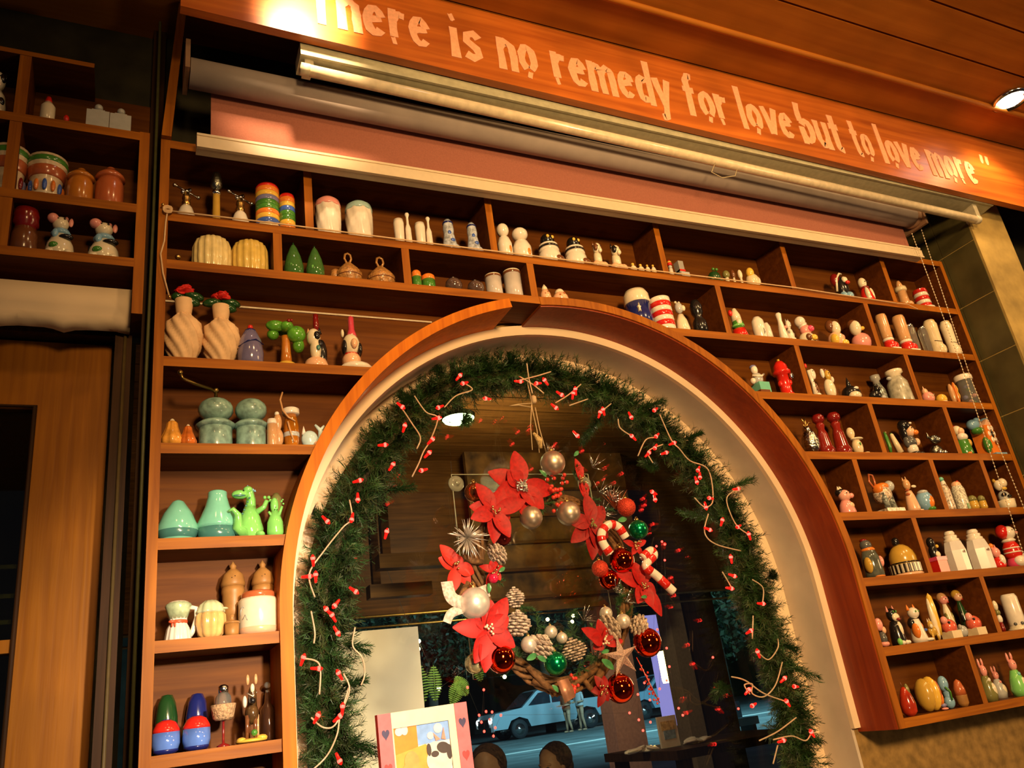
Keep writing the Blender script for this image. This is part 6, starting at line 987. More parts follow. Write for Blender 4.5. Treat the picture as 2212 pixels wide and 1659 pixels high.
cone(1118, 1345, 22, 50, 10); cone(1168, 1395, 24, 48, 40); cone(1318, 1358, 24, 40, 70); cone(1382, 1352, 18, 38, 110); cone(1075, 1195, 20, 34, 60, WY - .02); cone(1240, 1402, 20, 44, -10); cone(1112, 1290, 16, 40, 0)
mb = MB()
for k in range(26):
    x = 1205 + rw.gauss(0, 11); y = 1065 + rw.gauss(0, 18); mb.ell(wp(x, y, WY - .035 + rw.uniform(-.012, .01)), (.0052,) * 3, 8, 6)
mb.build('berry_cluster', mat('berry_red', (.62, .035, .02), .25, coat=.6), W, 'cluster of small red berries')
mb = MB()
for k in range(12): mb.ell(wp(1238 + rw.gauss(0, 8), 1485 + rw.gauss(0, 12), WY - .05), (.0042,) * 3, 8, 6)
for k in range(26):
    t = k / 25; mb.ell(wp(1385 + 35 * t + rw.gauss(0, 3), 1440 + 75 * t + rw.gauss(0, 4), WY - .05), (.0028,) * 3, 6, 5)
mb.tube([wp(1375, 1420, WY - .05), wp(1400, 1470, WY - .06), wp(1425, 1518, WY - .05)], .0012, 5)
mb.build('berry_spray', mat('berry_red', (.62, .035, .02), .25), W, 'trailing spray of red beads')
# tinsel sprigs
for (x, y) in ((1295, 1065), (1280, 1010), (1320, 1080), (1300, 1110), (1330, 1280), (1350, 1300), (1260, 1340), (1185, 985)):
    mb = MB()
    for k in range(16):
        a = rw.uniform(-.5, 2.2); L = rw.uniform(18, 34) * pxs(x, y); p = wp(x, y, WY - .02); mb.tube([p, p + np.array([math.cos(a), rw.uniform(-.6, .1), math.sin(a)]) * L], [.0011, .0004], 4)
    mb.build('tinsel_sprig', pm('m_silver'), W, 'silver tinsel sprig')
mb = MB()
for k in range(30):
    a = rw.uniform(.3, 2.4); L = rw.uniform(25, 46) * pxs(1335, 1090); p = wp(1330, 1100, WY - .01); mb.tube([p, p + np.array([math.cos(a), rw.uniform(-.5, .2), math.sin(a)]) * L], [.0014, .0005], 4)
mb.build('tinsel_sprig', mat('copper_tinsel', (.5, .12, .05), .3, .8), W, 'copper-red tinsel fan')
# ribbons and holly leaves
def ribbon3(P, w, m, label=None, Y=WY - .05):
    mb = MB(); PP = spline([wp(x, y, Y - .008 * math.sin(i * 1.4)) for i, (x, y) in enumerate(P)], 6); V = []
    for i, p in enumerate(PP):
        t = PP[min(i + 1, len(PP) - 1)] - PP[max(i - 1, 0)]; t /= np.linalg.norm(t); n_ = np.array([-t[2], 0, t[0]]) * w / 2; V += [p + n_, p - n_, p - n_ + np.array([0, .0012, 0]), p + n_ + np.array([0, .0012, 0])]
    mb.add(V, [(i * 4 + a, i * 4 + (a + 1) % 4, i * 4 + 4 + (a + 1) % 4, i * 4 + 4 + a) for i in range(len(PP) - 1) for a in range(4)]); mb.build('ribbon', m, W, label)
RIB = mat('striped_ribbon', (.62, .52, .44), .7, var=.4, scale=160)
ribbon3([(965, 1256), (975, 1290), (1000, 1300), (1030, 1285), (1055, 1275)], .028, RIB, 'cream striped ribbon'); ribbon3([(1215, 1468), (1225, 1490), (1232, 1512)], .032, mat('copper_ribbon', (.42, .20, .12), .4, .5), 'dull copper ribbon'); ribbon3([(1000, 1315), (975, 1325), (965, 1345)], .02, RIB)
for (x, y, a, l) in ((1138, 1425, 20, 28), (1160, 1418, -30, 24), (1300, 1425, -40, 34), (1193, 1480, -50, 20), (1300, 1410, 10, 20), (1078, 1235, 30, 18), (1055, 1260, -90, 20), (1335, 1125, 10, 24), (1240, 985, 40, 18), (1395, 1190, 10, 14), (1385, 1290, 0, 16), (1180, 1030, 130, 20)):
    mb = MB(); petal(mb, wp(x, y, WY - .055), math.radians(a), l * pxs(x, y), l * pxs(x, y) * .25, .006, .008); mb.build('holly_leaf', GREENL, W)
# hanging strings
mb = MB()
for P in ([(1165, 978), (1160, 930), (1150, 885), (1147, 860)], [(1180, 978), (1165, 925), (1156, 880)], [(1150, 972), (1146, 920), (1148, 875)], [(1150, 880), (1120, 875), (1100, 877), (1120, 873), (1150, 871)]):
    mb.tube([wp(x, y, WY - .01) for x, y in P], .0013, 6)
mb.tube([wp(1147, 862, WY - .01), wp(1140, 830, WY + .02), wp(1138, 785, GY)], .0018, 6); mb.lathe([(.004, -.012), (.007, -.008), (.007, .006), (.003, .010)], c=wp(1153, 862, WY - .012), n=10)
mb.build('hanging_string', mat('string_beige', (.50, .38, .22), .7), W)
mb = MB(); mb.tube([wp(1152, 935, WY - .012), wp(1165, 950, WY - .012), wp(1168, 968, WY - .014)], [.003, .008, .005], 8); mb.build('raffia_knot', mat('raffia', (.50, .36, .16), .9, var=.5, scale=200, bump=.8), W)
# acrylic plate held to the glass by suction cups
AC = thing('acrylic_plate', 'clear acrylic plate stuck to the glass behind the wreath with suction cups', 'plate', tuple(at(975, 1025, .250)))
a0 = at(975, 1025, .250); a1 = at(1270, 1025, .250); a2 = at(1005, 1470, .250)
mb = MB(); x1_, z1_ = a1[0] - a0[0], a2[2] - a0[2]
mb.box2((0, -.001, z1_), (x1_, .001, 0)); mb.build('plate', glassy('acrylic', (.93, .95, .90), .03), AC)
mb = MB()
for a, b in (((0, 0), (x1_, 0)), ((x1_, 0), (x1_, z1_)), ((0, z1_), (0, 0))): mb.tube([(a[0], 0, a[1]), (b[0], 0, b[1])], .0013, 4)
mb.build('plate_edge', mat('acrylic_edge', (.45, .50, .38), .1, coat=.5), AC)
for (x, y) in ((985, 1045), (1262, 1045)):
    p = at(x, y, .250) - a0; mb = MB(org=p, rot=rotm(math.pi / 2, 0, 0)); mb.lathe([(.021, 0), (.020, .003), (.012, .006), (.006, .007), (.006, .014), (.004, .016), (.0001, .016)], n=24)
    mb.build('suction_cup', mat('suction_cup', (.45, .48, .38), .1, coat=.5, trans=.5), AC)
# photo frame on the sill
py_ = .12
f0 = at(821, 1546, py_); f1 = at(1012, 1517, py_); fh = .46
FW = f1[0] - f0[0]; ztop_ = (f0[2] + f1[2]) / 2
FR = thing('picture_frame', 'pink and cream picture frame with hearts around a picture of puppies', 'picture frame', (f0[0], py_, ztop_ - fh)); FR.rotation_euler = (0, -math.atan2(f1[2] - f0[2], f1[0] - f0[0]), 0)
sw = FW * .145
PKF = mat('frame_pink', (.72, .14, .16), .6, var=.1); CRF = mat('frame_cream', (.78, .66, .46), .6, var=.05)
mb = MB(); mb.box2((sw, -.008, fh - .030), (FW - sw, .006, fh)); mb.box2((sw, -.008, 0), (FW - sw, .006, .03)); mb.box2((FW - sw * 1.55, -.008, .03), (FW - sw, .006, fh - .03)); mb.box2((sw, -.0075, .03), (sw * 1.12, .006, fh - .03)); mb.build('frame_board', CRF, FR)
for k, x in enumerate((0, FW - sw)):
    mb = MB(); mb.box2((x, -.010, 0), (x + sw, .008, fh)); s_ = mb.build('side_strip', PKF, FR, 'pink strip painted with hearts')
    for j in range(5):
        z = fh - .038 - .062 * j; hx = x + sw / 2; q_ = sw * .30
        P = [(hx + q_ * .95 * math.sin(t) ** 3, z + q_ * (13 * math.cos(t) - 5 * math.cos(2 * t) - 2 * math.cos(3 * t) - math.cos(4 * t)) / 12) for t in np.linspace(0, 6.283, 25)[:-1]]
        MB().prism(P, -.0108, -.0098).build('heart', mat('heart_navy', (.05, .04, .10), .6) if j % 2 == 0 else mat('heart_red', (.70, .05, .05), .6), s_)
PX0, PX1, PZ1 = sw * 1.12, FW - sw * 1.55, fh - .030
pw = PX1 - PX0
def pq(u, v): return PX0 + pw * u, PZ1 - pw * v
def flat(name, polys, m, y=-.0015, t=.0012, label=None):
    mb = MB()
    for i, P in enumerate(polys): mb.prism([pq(*p) for p in P], y - t - .0001 * i, y - .0001 * i)
    mb.build(name, m, FR, label)
def oval(cx, cy, rx, ry, n=18, ang=0): return [(cx + rx * math.cos(a) * math.cos(ang) - ry * math.sin(a) * math.sin(ang), cy + rx * math.cos(a) * math.sin(ang) + ry * math.sin(a) * math.cos(ang)) for a in np.linspace(0, 6.283, n + 1)[:-1]]
flat('picture', [[(0, 0), (1, 0), (1, 1.9), (0, 1.9)]], mat('pic_white', (.72, .72, .74), .4), 0, .002)
flat('picture_backdrop', [[(0, 0), (.42, 0), (.42, .36), (0, .42)]], mat('pic_orange', (.85, .22, .01), .5), -.0025)
flat('picture_backdrop', [[(.42, 0), (1, 0), (1, .3), (.42, .32)]], mat('pic_blue', (.20, .36, .72), .5), -.0025)
flat('picture_backdrop', [[(0, .42), (.55, .32), (.75, .45), (.7, .9), (0, 1.0)]], mat('pic_amber', (.75, .32, .04), .5), -.0028)
flat('picture_backdrop', [oval(.10, .06, .07, .07), oval(.2, .05, .06, .08), oval(.8, .10, .08, .08), oval(.65, .2, .06, .06)], mat('pic_pale', (.62, .55, .60), .5), -.0038)
flat('painted_puppy', [oval(.28, .55, .13, .16), oval(.26, .85, .22, .30)], mat('pic_golden', (.62, .30, .07), .5), -.0042, label='golden puppy')
flat('painted_puppy', [oval(.72, .38, .10, .08), oval(.70, .60, .16, .18), oval(.87, .62, .13, .2)], mat('pic_pup_white', (.70, .62, .54), .5), -.0045, label='white and brown puppies')
flat('painted_puppy', [oval(.86, .42, .12, .09, ang=.3), oval(.96, .50, .05, .12), oval(.60, .42, .04, .1), oval(.45, .92, .16, .16), oval(.70, .50, .07, .05)], mat('pic_pup_dark', (.05, .03, .025), .5), -.0052, label='dark puppy patches')
flat('painted_ears', [[(.74, .30), (.70, .16), (.82, .28)], [(.84, .28), (.90, .10), (.92, .30)]], mat('pic_ears', (.75, .25, .18), .5), -.0052)
flat('painted_blanket', [oval(.70, .95, .20, .10)], mat('pic_yellow', (.80, .50, .02), .5), -.0056)
# ================================================================ beyond the window
# dark boards standing in for reflections in the upper glass, front beam, brass rail
PB = wood('dark_boards', (.07, .028, .006), (.17, .07, .014), 0, .5)
mb = MB()
for k in range(12): mb.box2((-2, .5 + k * .16, 2.72), (7, .652 + k * .16, 2.74))
struct(mb, 'ceiling_reflection', PB)
br = at(1000, 1340, 2.35)
BEAM = thing('canopy_beam', 'dark timber beam with brass edging beyond the window', 'beam', (0, 2.35, br[2]))
MB().box2((-1.5, 0, .06), (7, .12, 2.74 - br[2])).build('timber', PB, BEAM)
mb = MB(); mb.tube([(-1.0, -.01, .05), (6, -.01, .05)], .008, 8); mb.tube([(-1., -.02, .0), (6, -.02, 0)], .006, 8); mb.build('edge_rail', mat('brass_rail', (.55, .38, .12), .3, .9), BEAM)
s0 = at(1015, 1085, 2.2); s1 = at(1400, 1300, 2.2); REFL = thing('reflection_panel', 'golden-brown textured panel standing in for the shop reflected in the glass', 'reflection', (s0[0], 2.2, s1[2]))  # panel added behind the pane in place of the shop reflection
MB().box2((0, 0, 0), (s1[0] - s0[0], .03, 2.72 - s1[2])).build('panel', mat('reflection_brown', (.17, .075, .014), .6, var=.8, scale=9, bump=.8), REFL)
for k in range(5): MB().box2((.02, -.02, .06 + k * .14), (s1[0] - s0[0] - .02, 0, .075 + k * .14)).build('slat', PB, REFL)
# beams seen up under the canopy
for k, (a, b, d) in enumerate((((800, 1280), (935, 1278), 1.5), ((820, 1215), (1040, 1230), 1.2))):
    p = at(*a, d); q_ = at(*b, d); t = thing('canopy_crossbar', ('short pale crossbar under the canopy above the brass rail', 'upper crossbar under the canopy left of the wreath')[k], 'beam', tuple(p)); MB().box2((0, 0, -.02), (q_[0] - p[0], .06, .03)).build('bar', wood('crossbar_wood', (.10, .05, .02), (.18, .09, .03), 0), t)
    MB().box2((.02, .02, .03), (.05, .05, 2.72 - p[2])).build('bracket', PB, t)
# glowing dish built beyond the glass as the reflection of a ceiling lamp
lp = at(990, 905, .62); t = thing('lamp_reflection', 'shining greenish-white dish standing in for a lamp reflected in the upper glass', 'lamp', tuple(lp))
MB().lathe([(.045, .01), (.05, .0), (.046, -.006), (.03, -.010), (.0001, -.012)], n=28).build('diffuser', glow('dish_glow', (.75, 1.0, .45), 9), t)
MB().lathe([(.052, .0), (.054, .012), (.02, .03), (.012, .05), (.012, 2.72 - lp[2])], n=24).build('shade', mat('dish_shade', (.12, .14, .06), .4, .5), t)
# bright wall panel on the left
w0 = at(748, 1366, 1.15); w1 = at(903, 1362, 1.15)
struct(MB().box2((w0[0] - .06, 1.15, 0), (w1[0], 1.22, w0[2])), 'wall_patio_panel', mat('panel_cream', (.74, .60, .44), .7, var=.08, scale=5))
light('panel_lamp', 'SPOT', (w0[0] + .55, .55, 1.25), 22, (1, .86, .68), (w0[0] + .15, 1.15, 1.45), .02, 50, .25)
# street, a little above the dining floor
GZ = .62
struct(MB().box2((-10, 5.2, -.05), (70, 62, GZ)), 'ground', mat('asphalt', (.10, .125, .125), .8, var=.4, scale=1.2))
struct(MB().box2((-10, 18.0, GZ), (70, 18.2, GZ + .012)), 'trim_8', mat('road_line', (.6, .6, .55), .7))
# pickup truck
def gr(px, py): 
    p = atz(px, py, GZ); return p
fw_ = gr(1127, 1596); 
TX, TY = fw_[0], fw_[1]
carp = mat('silver_blue_paint', (.40, .50, .55), .3, .3, coat=.6); dark = mat('tyre', (.02, .02, .022), .7); glz = mat('car_glass', (.02, .03, .04), .05, coat=.8); chrome = pm('m_silver')
def pickup(name, x, y, lbl, sc=1., m=carp):
    t = thing(name, lbl, 'car', (x, y, GZ)); t.scale = (sc,) * 3
    body = [(-1.0, .42), (-1.02, .80), (-.85, 1.02), (.35, 1.12), (1.25, 1.15), (2.55, 1.15), (4.25, 1.15), (4.28, .50), (3.75, .45), (3.6, .75), (3.2, .85), (2.8, .75), (2.65, .42), (.62, .40), (.5, .68), (.15, .80), (-.22, .70), (-.4, .42)]
    MB().prism(body, 0, 1.75).build('body', m, t)
    MB().prism([(.35, 1.12), (1.05, 1.66), (1.30, 1.74), (2.25, 1.74), (2.50, 1.15)], .08, 1.67).build('cab', m, t)
    MB().prism([(.62, 1.16), (1.12, 1.58), (1.62, 1.63), (1.62, 1.16)], .065, .085).build('side_window', glz, t); MB().prism([(1.70, 1.16), (1.70, 1.63), (2.18, 1.63), (2.30, 1.16)], .065, .085).build('side_window', glz, t)
    mb = MB(); mb.add([(.36, .18, 1.16), (.36, 1.57, 1.16), (1.04, 1.5, 1.66), (1.04, .25, 1.66)], [(0, 1, 2, 3)], False); mb.add([(.33, .18, 1.16), (.33, 1.57, 1.16), (1.01, 1.5, 1.68), (1.01, .25, 1.68)], [(0, 3, 2, 1)], False); mb.build('windscreen', glz, t)
    for wx in (0.0, 3.2):
        for wy in (0.02, 1.53):
            w = MB(org=(wx + .13, wy, .36), rot=rotm(-math.pi / 2, 0, 0)); w.lathe([(.20, 0), (.34, 0), (.36, .04), (.36, .18), (.34, .22), (.2, .22)], n=24); wo = w.build('wheel', dark, t)
            w = MB(org=(wx + .13, wy - .005, .36), rot=rotm(-math.pi / 2, 0, 0)); w.lathe([(.21, .0), (.20, .05), (.08, .03), (.05, -.005), (.0001, -.005)], n=16); w.build('hub', chrome, wo)
    MB().box2((-1.05, .3, .55), (-.99, 1.45, .85)).build('grille', mat('grille', (.08, .08, .09), .3, .7), t); MB().box2((-1.10, .02, .38), (-.95, 1.73, .55)).build('bumper', chrome, t)
    for hy in (.12, 1.42): MB().ell((-1.0, hy + .1, .78), (.06, .15, .10), 12, 8).build('headlight', glow('headlight', (.9, 1, 1), 40), t)
    return t
pickup('pickup_truck', TX - .13, TY, 'silver-blue pickup truck with lit headlights seen through the window', 1.0)
p2_ = gr(1330, 1575)
t = pickup('parked_car', TX + 5.6, TY - .2, 'second pale blue vehicle behind the pickup, partly hidden by a post', 1.0, mat('pale_blue_paint', (.35, .50, .62), .3, .3))
# trees beyond the street
rt = random.Random(2)
LEAFM = [mat('leaf_dark', (.02, .035, .012), .6, var=.6, scale=2), mat('leaf_mid', (.02, .045, .02), .6, var=.6, scale=2)]
def tree(x, y, h, r, lbl, k):
    t = thing('street_tree', lbl, 'tree', (x, y, GZ)); MB().tube([(0, 0, 0), (.1, 0, h * .3), (0, 0, h * .6)], [.25, .2, .12], 8).build('trunk', mat('bark', (.06, .04, .025), .9), t)
    mb = MB(); V = []; Fs = []
    for i in range(7000):
        d = np.array([rt.gauss(0, 1) for _ in range(3)]); d /= np.linalg.norm(d); rr = r * rt.uniform(.55, 1.) * (1 + .25 * math.sin(4 * d[0] + 3 * d[2] + k)); c = np.array([0, 0, h * .68]) + d * np.array([rr, rr * .7, rr * 1.0]); a = np.array([rt.gauss(0, 1) for _ in range(3)]) * .08; b = np.array([rt.gauss(0, 1) for _ in range(3)]) * .08; n_ = len(V); V += [c, c + a, c + a + b, c + b]; Fs.append((n_, n_ + 1, n_ + 2, n_ + 3))
    mb.add(V, Fs, False); mb.build('crown', LEAFM[k % 2], t)
for k, (px, Y, h, r, l) in enumerate(((930, 31, 7, 2.9, 'dark leafy tree behind the fern lights, left of the pickup'), (1060, 45, 10, 3.8, 'dark leafy tree above the pickup bonnet'), (1180, 33, 8, 3.0, 'dark tree directly behind the pickup cab'), (1290, 38, 9, 3.8, 'dark tree between the wreath and the post'), (1570, 27, 8, 3.0, 'blue-green tree beside the bench seen at the right'), (1650, 34, 10, 3.8, 'dark tree behind the right side of the garland'))):
    p = at(px, 1500, Y); tree(p[0], Y, h, r, l, k)
struct(MB().box2((-10, 5.15, 0), (70, 5.2, GZ)), 'wall_kerb', mat('kerb', (.08, .08, .07), .8))
struct(MB().box2((-15, 58, 0), (120, 58.3, 12)), 'wall_far_buildings', mat('far_wall', (.05, .05, .03), .9, var=.5, scale=.5))
# patio posts
def post(px0, px1, py, Y, nm, lbl, m, dy=.12, zt=2.0, zb=0.):
    a = at(px0, py, Y); b = at(px1, py, Y); t = thing(nm, lbl, 'post', (a[0], Y, zb)); MB().box2((0, 0, 0), (b[0] - a[0], dy, zt)).build('shaft', m, t); MB().box2((-.015, -.015, 0), (b[0] - a[0] + .015, dy + .015, .08)).build('base', m, t)
tb = at(1000, 1340, 2.35)[2] + .06
post(1328, 1392, 1560, 2.3, 'patio_post', 'pinkish post seen below the wreath, hiding part of the parked car', mat('post_pink', (.75, .42, .38), .6), zt=tb)
post(1468, 1500, 1450, 2.4, 'patio_post', 'narrow beige post right of the glowing lantern', mat('post_beige', (.34, .24, .15), .7), zt=tb)
post(1500, 1572, 1450, 2.42, 'dark_pillar', 'broad dark pillar between beige post and the blue street view', DARKW, zt=tb)
# lantern
lp = at(1441, 1440, 3.2); t = thing('wall_lantern', 'glowing yellow lantern between the posts', 'lamp', tuple(lp)); MB().lathe([(.045, -.10), (.05, -.08), (.05, .08), (.04, .10)], n=16).build('glass', glow('lantern_glow', (1, .62, .18), 12), t); MB().lathe([(.06, .10), (.055, .12), (.0001, .16)], n=16).build('cap', pm('dgrey'), t); MB().tube([(0, 0, .14), (0, 0, tb + .3 - lp[2])], .008, 6).build('hanger', pm('dgrey'), t)
# bluish shop front behind the lantern
s0 = at(1392, 1330, 9); s1 = at(1475, 1560, 9); t = thing('lit_shopfront', 'violet-blue lit shop window across the street behind the lantern', 'shop window', (s0[0], 9, 0)); MB().box2((0, 0, 1.0), (s1[0] - s0[0] + .1, .03, s0[2])).build('lit_pane', glow('shop_glow', (.32, .28, .75), .8), t); MB().box2((-.08, -.03, 0), (s1[0] - s0[0] + .2, .06, 1.0)).build('stall_riser', DARKW, t); MB().box2((-.08, -.03, s0[2]), (s1[0] - s0[0] + .2, .06, s0[2] + .3)).build('fascia', DARKW, t)
# table with a menu stand and white flowers
tp = at(1450, 1612, 1.8); t = thing('patio_table', 'dark patio table with rounded edge below the menu stand', 'table', (tp[0], 1.8, 0)); MB().box((.22, 0, tp[2] - .02), (.40, .30, .018)).build('tabletop', DARKW, t)
for sx in (-.12, .56):
    for sy in (-.25, .25): MB().box2((sx - .025, sy - .025, 0), (sx + .025, sy + .025, tp[2] - .038)).build('leg', DARKW, t)
mp = at(1450, 1608, 1.75); t = thing('menu_stand', 'small white menu stand with coloured pictures on the patio table', 'menu', (mp[0], 1.75, tp[2])); s = pxs(1450, 1580, 1.75)
mb = MB(); mb.box2((-24 * s, 0, 0), (24 * s, .012, 62 * s)); mb.build('frame', pm('white'), t); MB().box2((-18 * s, -.002, 34 * s), (18 * s, 0, 52 * s)).build('picture', mat('menu_pic', (.7, .45, .2), .4, var=.6, scale=60), t); MB().box2((-14 * s, -.002, 16 * s), (16 * s, 0, 33 * s)).build('picture', mat('menu_pic2', (.25, .35, .45), .4, var=.5, scale=60), t)
for (x, y, lbl) in ((1385, 1618, 'white folded napkin beside the pink post'), (1505, 1603, 'white crumpled napkin right of the menu stand')):
    p = at(x, y, 1.72); t = MB(org=(0, 0, 0)); rn = random.Random(x)
    for k in range(9): t.ell((rn.uniform(-.05, .05), rn.uniform(-.02, .02), .008 + rn.uniform(0, .01)), (.035, .025, .008), 8, 6, rotm(rn.uniform(-.3, .3), rn.uniform(-.3, .3), 0))
    o = t.build('napkin', pm('white')); o.location = (p[0], 1.72, tp[2]); tag(o, lbl, 'napkin')
# bench and motorbike in the blue street light
bp_ = atz(1598, 1640, 0); 
p = at(1598, 1560, 9); t = thing('street_bench', 'pale cyan bench seen past the dark pillar', 'bench', (p[0], 9, 0)); cy_ = mat('cyan_bench', (.25, .55, .62), .4)
bz_ = p[2]; MB().box2((-.36, 0, bz_ - .06), (.36, .4, bz_ + .05)).build('seat', cy_, t); MB().box2((-.36, .36, bz_ + .05), (.36, .42, bz_ + .28)).build('backrest', cy_, t)
for sx in (-.3, .3): MB().box2((sx - .03, .05, 0), (sx + .03, .35, bz_ - .06)).build('leg', pm('dgrey'), t)
# ferns hung with warm lights
fp = at(955, 1515, 1.7); t = thing('lit_fern', 'bright green fern fronds lit by small lamps above the picture frame', 'fern', tuple(fp)); FG = mat('fern_green', (.22, .42, .08), .5, var=.3, emit=None)
for k, (bx, by, L, a) in enumerate(((-40, 0, .16, 95), (-15, 0, .14, 88), (20, -10, .11, 60), (95, 30, .12, 100), (110, 60, .10, 60), (60, 5, .09, 120))):
    s = pxs(955, 1500, 1.7); o = np.array([bx * s, 0, by * s]); d = np.array([math.cos(math.radians(a)), 0, math.sin(math.radians(a))]); n_ = np.array([-d[2], 0, d[0]]); mb = MB(); mb.tube([o, o + d * L], .002, 5)
    for j in range(14):
        c_ = o + d * L * (j + 1) / 15; w_ = .034 * math.sin(math.pi * (j + 2) / 17)
        for sg in (-1, 1): mb.ell(c_ + n_ * sg * w_ * .5, (w_ * .5, .0015, .0032), 8, 5, np.array(Matrix.Rotation(-math.radians(a - 90), 3, 'Y')))
    mb.build('frond', FG, t)
MB().tube([(0, .02, -.05), (0, .02, -(fp[2] - .5))], .03, 8).build('stem', pm('dgreen'), t); MB().lathe([(.14, -fp[2]), (.2, -fp[2] + .5), (.18, -fp[2] + .5)], n=18).build('pot', pm('terracotta'), t)
light('fern_lamp', 'POINT', tuple(fp + np.array([.03, -.12, .1])), .35, (1, .9, .55), None, .02)
warm = [(948, 1487), (1025, 1432), (1090, 1462), (905, 1385), (904, 1402), (1183, 1338), (1238, 1330), (1236, 1343)]
t = thing('patio_string_lights', 'scattered warm white bulbs strung behind the wreath', 'lights', tuple(at(948, 1487, 2.1))); o0 = at(948, 1487, 2.1)
for x, y in warm: MB(org=at(x, y, 2.1) - o0).ell((0, 0, 0), (.009,) * 3, 10, 7).build('bulb', glow('warm_bulb', (1, .75, .4), 14), t)
mb = MB(); mb.tube([(-.4, .003, 2.72 - o0[2])] + [at(x, y, 2.103) - o0 for x, y in sorted(warm)], .0012, 5); mb.build('wire', pm('dgrey'), t)
redp = [(1040, 1560), (1046, 1580), (1058, 1555), (1063, 1538), (1070, 1572), (1050, 1537), (1066, 1590), (1082, 1545), (1035, 1545), (1378, 1500), (1392, 1475), (1404, 1512), (1380, 1555), (1425, 1488), (1440, 1470), (1466, 1530), (1475, 1545), (1389, 1578), (1405, 1560), (1360, 1540), (1420, 1360), (1440, 1400), (1446, 1440), (1430, 1170), (1436, 1176), (1418, 1180), (1436, 1210), (1595, 1531), (1540, 1420), (1010, 1485), (1045, 1490)]
t = thing('red_light_reflections', 'tiny red bulbs beyond the glass standing in for reflections of the fairy lights', 'lights', tuple(at(1040, 1560, 1.6))); o0 = at(1040, 1560, 1.6)  # bulbs behind the pane act as reflections of the fairy lights
for x, y in redp: MB(org=at(x, y, 1.6) - o0).ell((0, 0, 0), (.0052,) * 3, 8, 6).build('bulb', REDB, t)
mb = MB(); mb.tube([(0, .004, 2.72 - o0[2])] + [at(x, y, 1.604) - o0 for x, y in sorted(redp)], .0004, 4); mb.build('wire', pm('dgrey'), t)
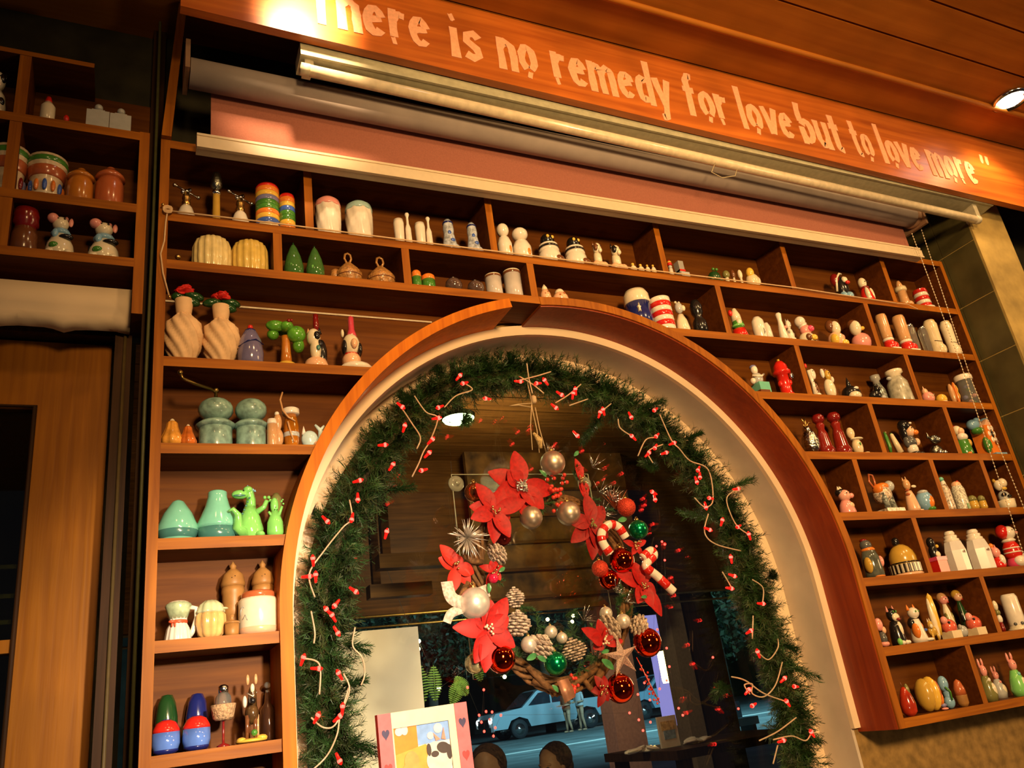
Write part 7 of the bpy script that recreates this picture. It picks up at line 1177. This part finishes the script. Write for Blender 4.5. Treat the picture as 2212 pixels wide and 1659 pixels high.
# people
SK = mat('skin', (.50, .27, .15), .5, var=.08); SKD = mat('skin_shaded', (.42, .22, .12), .5); HAIR = mat('brown_hair', (.075, .035, .015), .7, var=.7, scale=70, bump=1.)
def person(x, y, ztop, lbl, shirt, face=0., sc=1., seated=True, hairlen=.0):
    """head and torso as one skin surface, built down to the seat"""
    H = .235 * sc; hz = ztop - H * .5
    t = thing('person', lbl, 'person', (x, y, 0), face)
    mb = MB(); n = 20
    prof = []  # (z, rx, ry, yoff)
    ring = [(hz + .118, .02, .03, 0), (hz + .105, .05, .065, 0), (hz + .07, .070, .088, 0), (hz + .02, .076, .094, 0), (hz - .02, .074, .090, -.004), (hz - .05, .068, .082, -.010), (hz - .08, .056, .068, -.016), (hz - .105, .040, .045, -.014), (hz - .112, .050, .050, .012), (hz - .15, .050, .052, .016), (hz - .18, .075, .062, .016), (hz - .21, .16, .085, .014), (hz - .25, .195, .10, .012), (hz - .35, .185, .115, .008), (hz - .50, .165, .11, 0), (hz - .62, .17, .12, 0), (hz - .75, .18, .13, 0)]
    V = []
    for z, rx, ry, yo in ring:
        for j in range(n):
            a = 6.283 * j / n; V.append((rx * sc * math.cos(a), ry * sc * math.sin(a) + yo, hz + (z - hz) * sc))
    Fs = [(i * n + j, (i + 1) * n + j, (i + 1) * n + (j + 1) % n, i * n + (j + 1) % n) for i in range(len(ring) - 1) for j in range(n)] + [tuple(range(n)), tuple((len(ring) - 1) * n + n - 1 - j for j in range(n))]
    mb.add(V, Fs)
    mb.ell((0, -.098 * sc, hz - .012), (.012, .018, .024), 10, 7); mb.ell((-.076 * sc, .0, hz - .01), (.010, .018, .028), 8, 6); mb.ell((.076 * sc, .0, hz - .01), (.010, .018, .028), 8, 6)
    mb.ell((0, -.082 * sc, hz - .062), (.024, .012, .006), 8, 6); mb.ell((0, -.075 * sc, hz + .022), (.055, .018, .012), 10, 6)
    for s in (-1, 1):
        sh = np.array([s * .185 * sc, .01, hz - .27]); el = sh + np.array([s * .04, -.02, -.28]); wr = el + np.array([-s * .08, -.22, -.02])
        mb.tube([sh, (sh + el) / 2, el, (el + wr) / 2, wr], [.050, .046, .040, .036, .027], 10)
        hd = wr + np.array([-s * .02, -.05, 0]); mb.ell(hd, (.038, .045, .015), 10, 6)
        for k in range(4): f0_ = hd + np.array([(k - 1.5) * .018, -.035, 0]); mb.tube([f0_, f0_ + np.array([0, -.03, -.004]), f0_ + np.array([0, -.055 + .006 * abs(k - 1.5), -.014])], [.009, .008, .006], 6)
        mb.tube([hd + np.array([-s * .03, .015, 0]), hd + np.array([-s * .055, -.02, -.004])], [.010, .007], 6)
    # lap, legs and feet
    for s in (-1, 1):
        hp = np.array([s * .09, .0, hz - .72]); 
        if seated: kn = hp + np.array([s * .04, -.42, .02]); an = kn + np.array([0, .02, -kn[2] + .08])
        else: kn = hp + np.array([s * .03, -.05 * s, -(hp[2] - .08) * .5]); an = np.array([kn[0], kn[1] + .10 * (1 if s > 0 else -.3), .08])
        mb.tube([hp, (hp + kn) / 2, kn, kn * .45 + an * .55, an], [.085, .075, .055, .052, .038], 10); mb.ell(an + np.array([0, -.06, -.045]), (.045, .12, .035), 10, 6)
    mb.build('body', SK, t)
    for s in (-1, 1): MB().ell((s * .032 * sc, -.088 * sc, hz + .006), (.011, .008, .006), 8, 6).build('eye', pm('dgrey'), t)
    m2 = MB(); V = []
    for i in range(9):
        for j in range(n):
            a = 6.283 * j / n; e = math.pi / 2 * (1 - i / 8 * 1.55); ff = max(0, -math.sin(a)); e2 = max(e, ff * .95 - .05)
            V.append((.088 * sc * math.cos(a) * math.cos(e2), .108 * sc * math.sin(a) * math.cos(e2) + .006, hz + .02 + .115 * sc * math.sin(e2)))
    m2.add(V, [(i * n + j, (i + 1) * n + j, (i + 1) * n + (j + 1) % n, i * n + (j + 1) % n) for i in range(8) for j in range(n)])
    if hairlen: m2.ell((0, .07, hz - .06), (.08, .05, hairlen), 12, 8)
    m2.ell((0, .035, hz + .045), (.098, .10, .10), 16, 10); m2.ell((0, .07, hz), (.088, .06, .09), 12, 8)
    m2.build('hair', HAIR, t)
    m3 = MB(); V = []
    R3 = [(hz - .165, .062, .060, .016), (hz - .19, .095, .075, .016), (hz - .215, .172, .095, .014), (hz - .26, .207, .112, .012), (hz - .35, .197, .127, .008), (hz - .50, .177, .122, 0), (hz - .70, .19, .142, 0)]
    for z, rx, ry, yo in R3:
        for j in range(n):
            a = 6.283 * j / n; V.append((rx * sc * math.cos(a), ry * sc * math.sin(a) + yo, hz + (z - hz) * sc))
    m3.add(V, [(i * n + j, (i + 1) * n + j, (i + 1) * n + (j + 1) % n, i * n + (j + 1) % n) for i in range(len(R3) - 1) for j in range(n)])
    for s in (-1, 1):
        sh = np.array([s * .185 * sc, .01, hz - .27]); el = sh + np.array([s * .04, -.02, -.28]); m3.tube([sh + np.array([-s * .02, 0, .02]), (sh + el) / 2, el], [.062, .058, .05], 10)
    m3.build('shirt', shirt, t); return t
a = at(1190, 1612, 3.3); person(a[0], 3.3, a[2], 'person with short brown hair seated outside, seen from the side at the bottom', mat('shirt_grey', (.12, .11, .10), .8), -1.2)
a = at(1048, 1618, 2.6); person(a[0], 2.6, a[2], 'person seated at the bottom left beside the picture frame, mostly in shadow', mat('shirt_dark', (.05, .035, .03), .8), -.6)
q_ = gr(1244, 1580)
for k, (px, lbl, c, hgt) in enumerate(((1232, 'person in brown jacket walking in front of the pickup', (.30, .10, .04), 1.66), (1262, 'person in pale grey clothes walking past the pickup', (.5, .5, .5), 1.72))):
    pp = atz(px, 1592, GZ); pp = at(px, 1592, TY - 1.4); t = person(pp[0], TY - 1.4, hgt, lbl, mat('coat_%d' % k, c, .8), -1.3, 1., False); t.location.z = GZ
# stools for the seated people
for k, (px, py, Y) in enumerate(((1190, 1612, 3.3), (1048, 1618, 2.6))):
    a = at(px, py, Y); zz = a[2] - .118 - .72 - .09; t = thing('patio_stool', ('dark stool under the person seated lower centre', 'dark stool under the shadowed person at lower left')[k], 'stool', (a[0], Y + .02, 0)); MB().lathe([(.17, zz - .04), (.18, zz - .02), (.17, zz - .0), (.0001, zz)], n=20).build('seat', DARKW, t)
    for s in range(4): MB().tube([(.12 * math.cos(s * 1.571 + .785), .12 * math.sin(s * 1.571 + .785), zz - .04), (.17 * math.cos(s * 1.571 + .785), .17 * math.sin(s * 1.571 + .785), 0)], .014, 6).build('leg', DARKW, t)
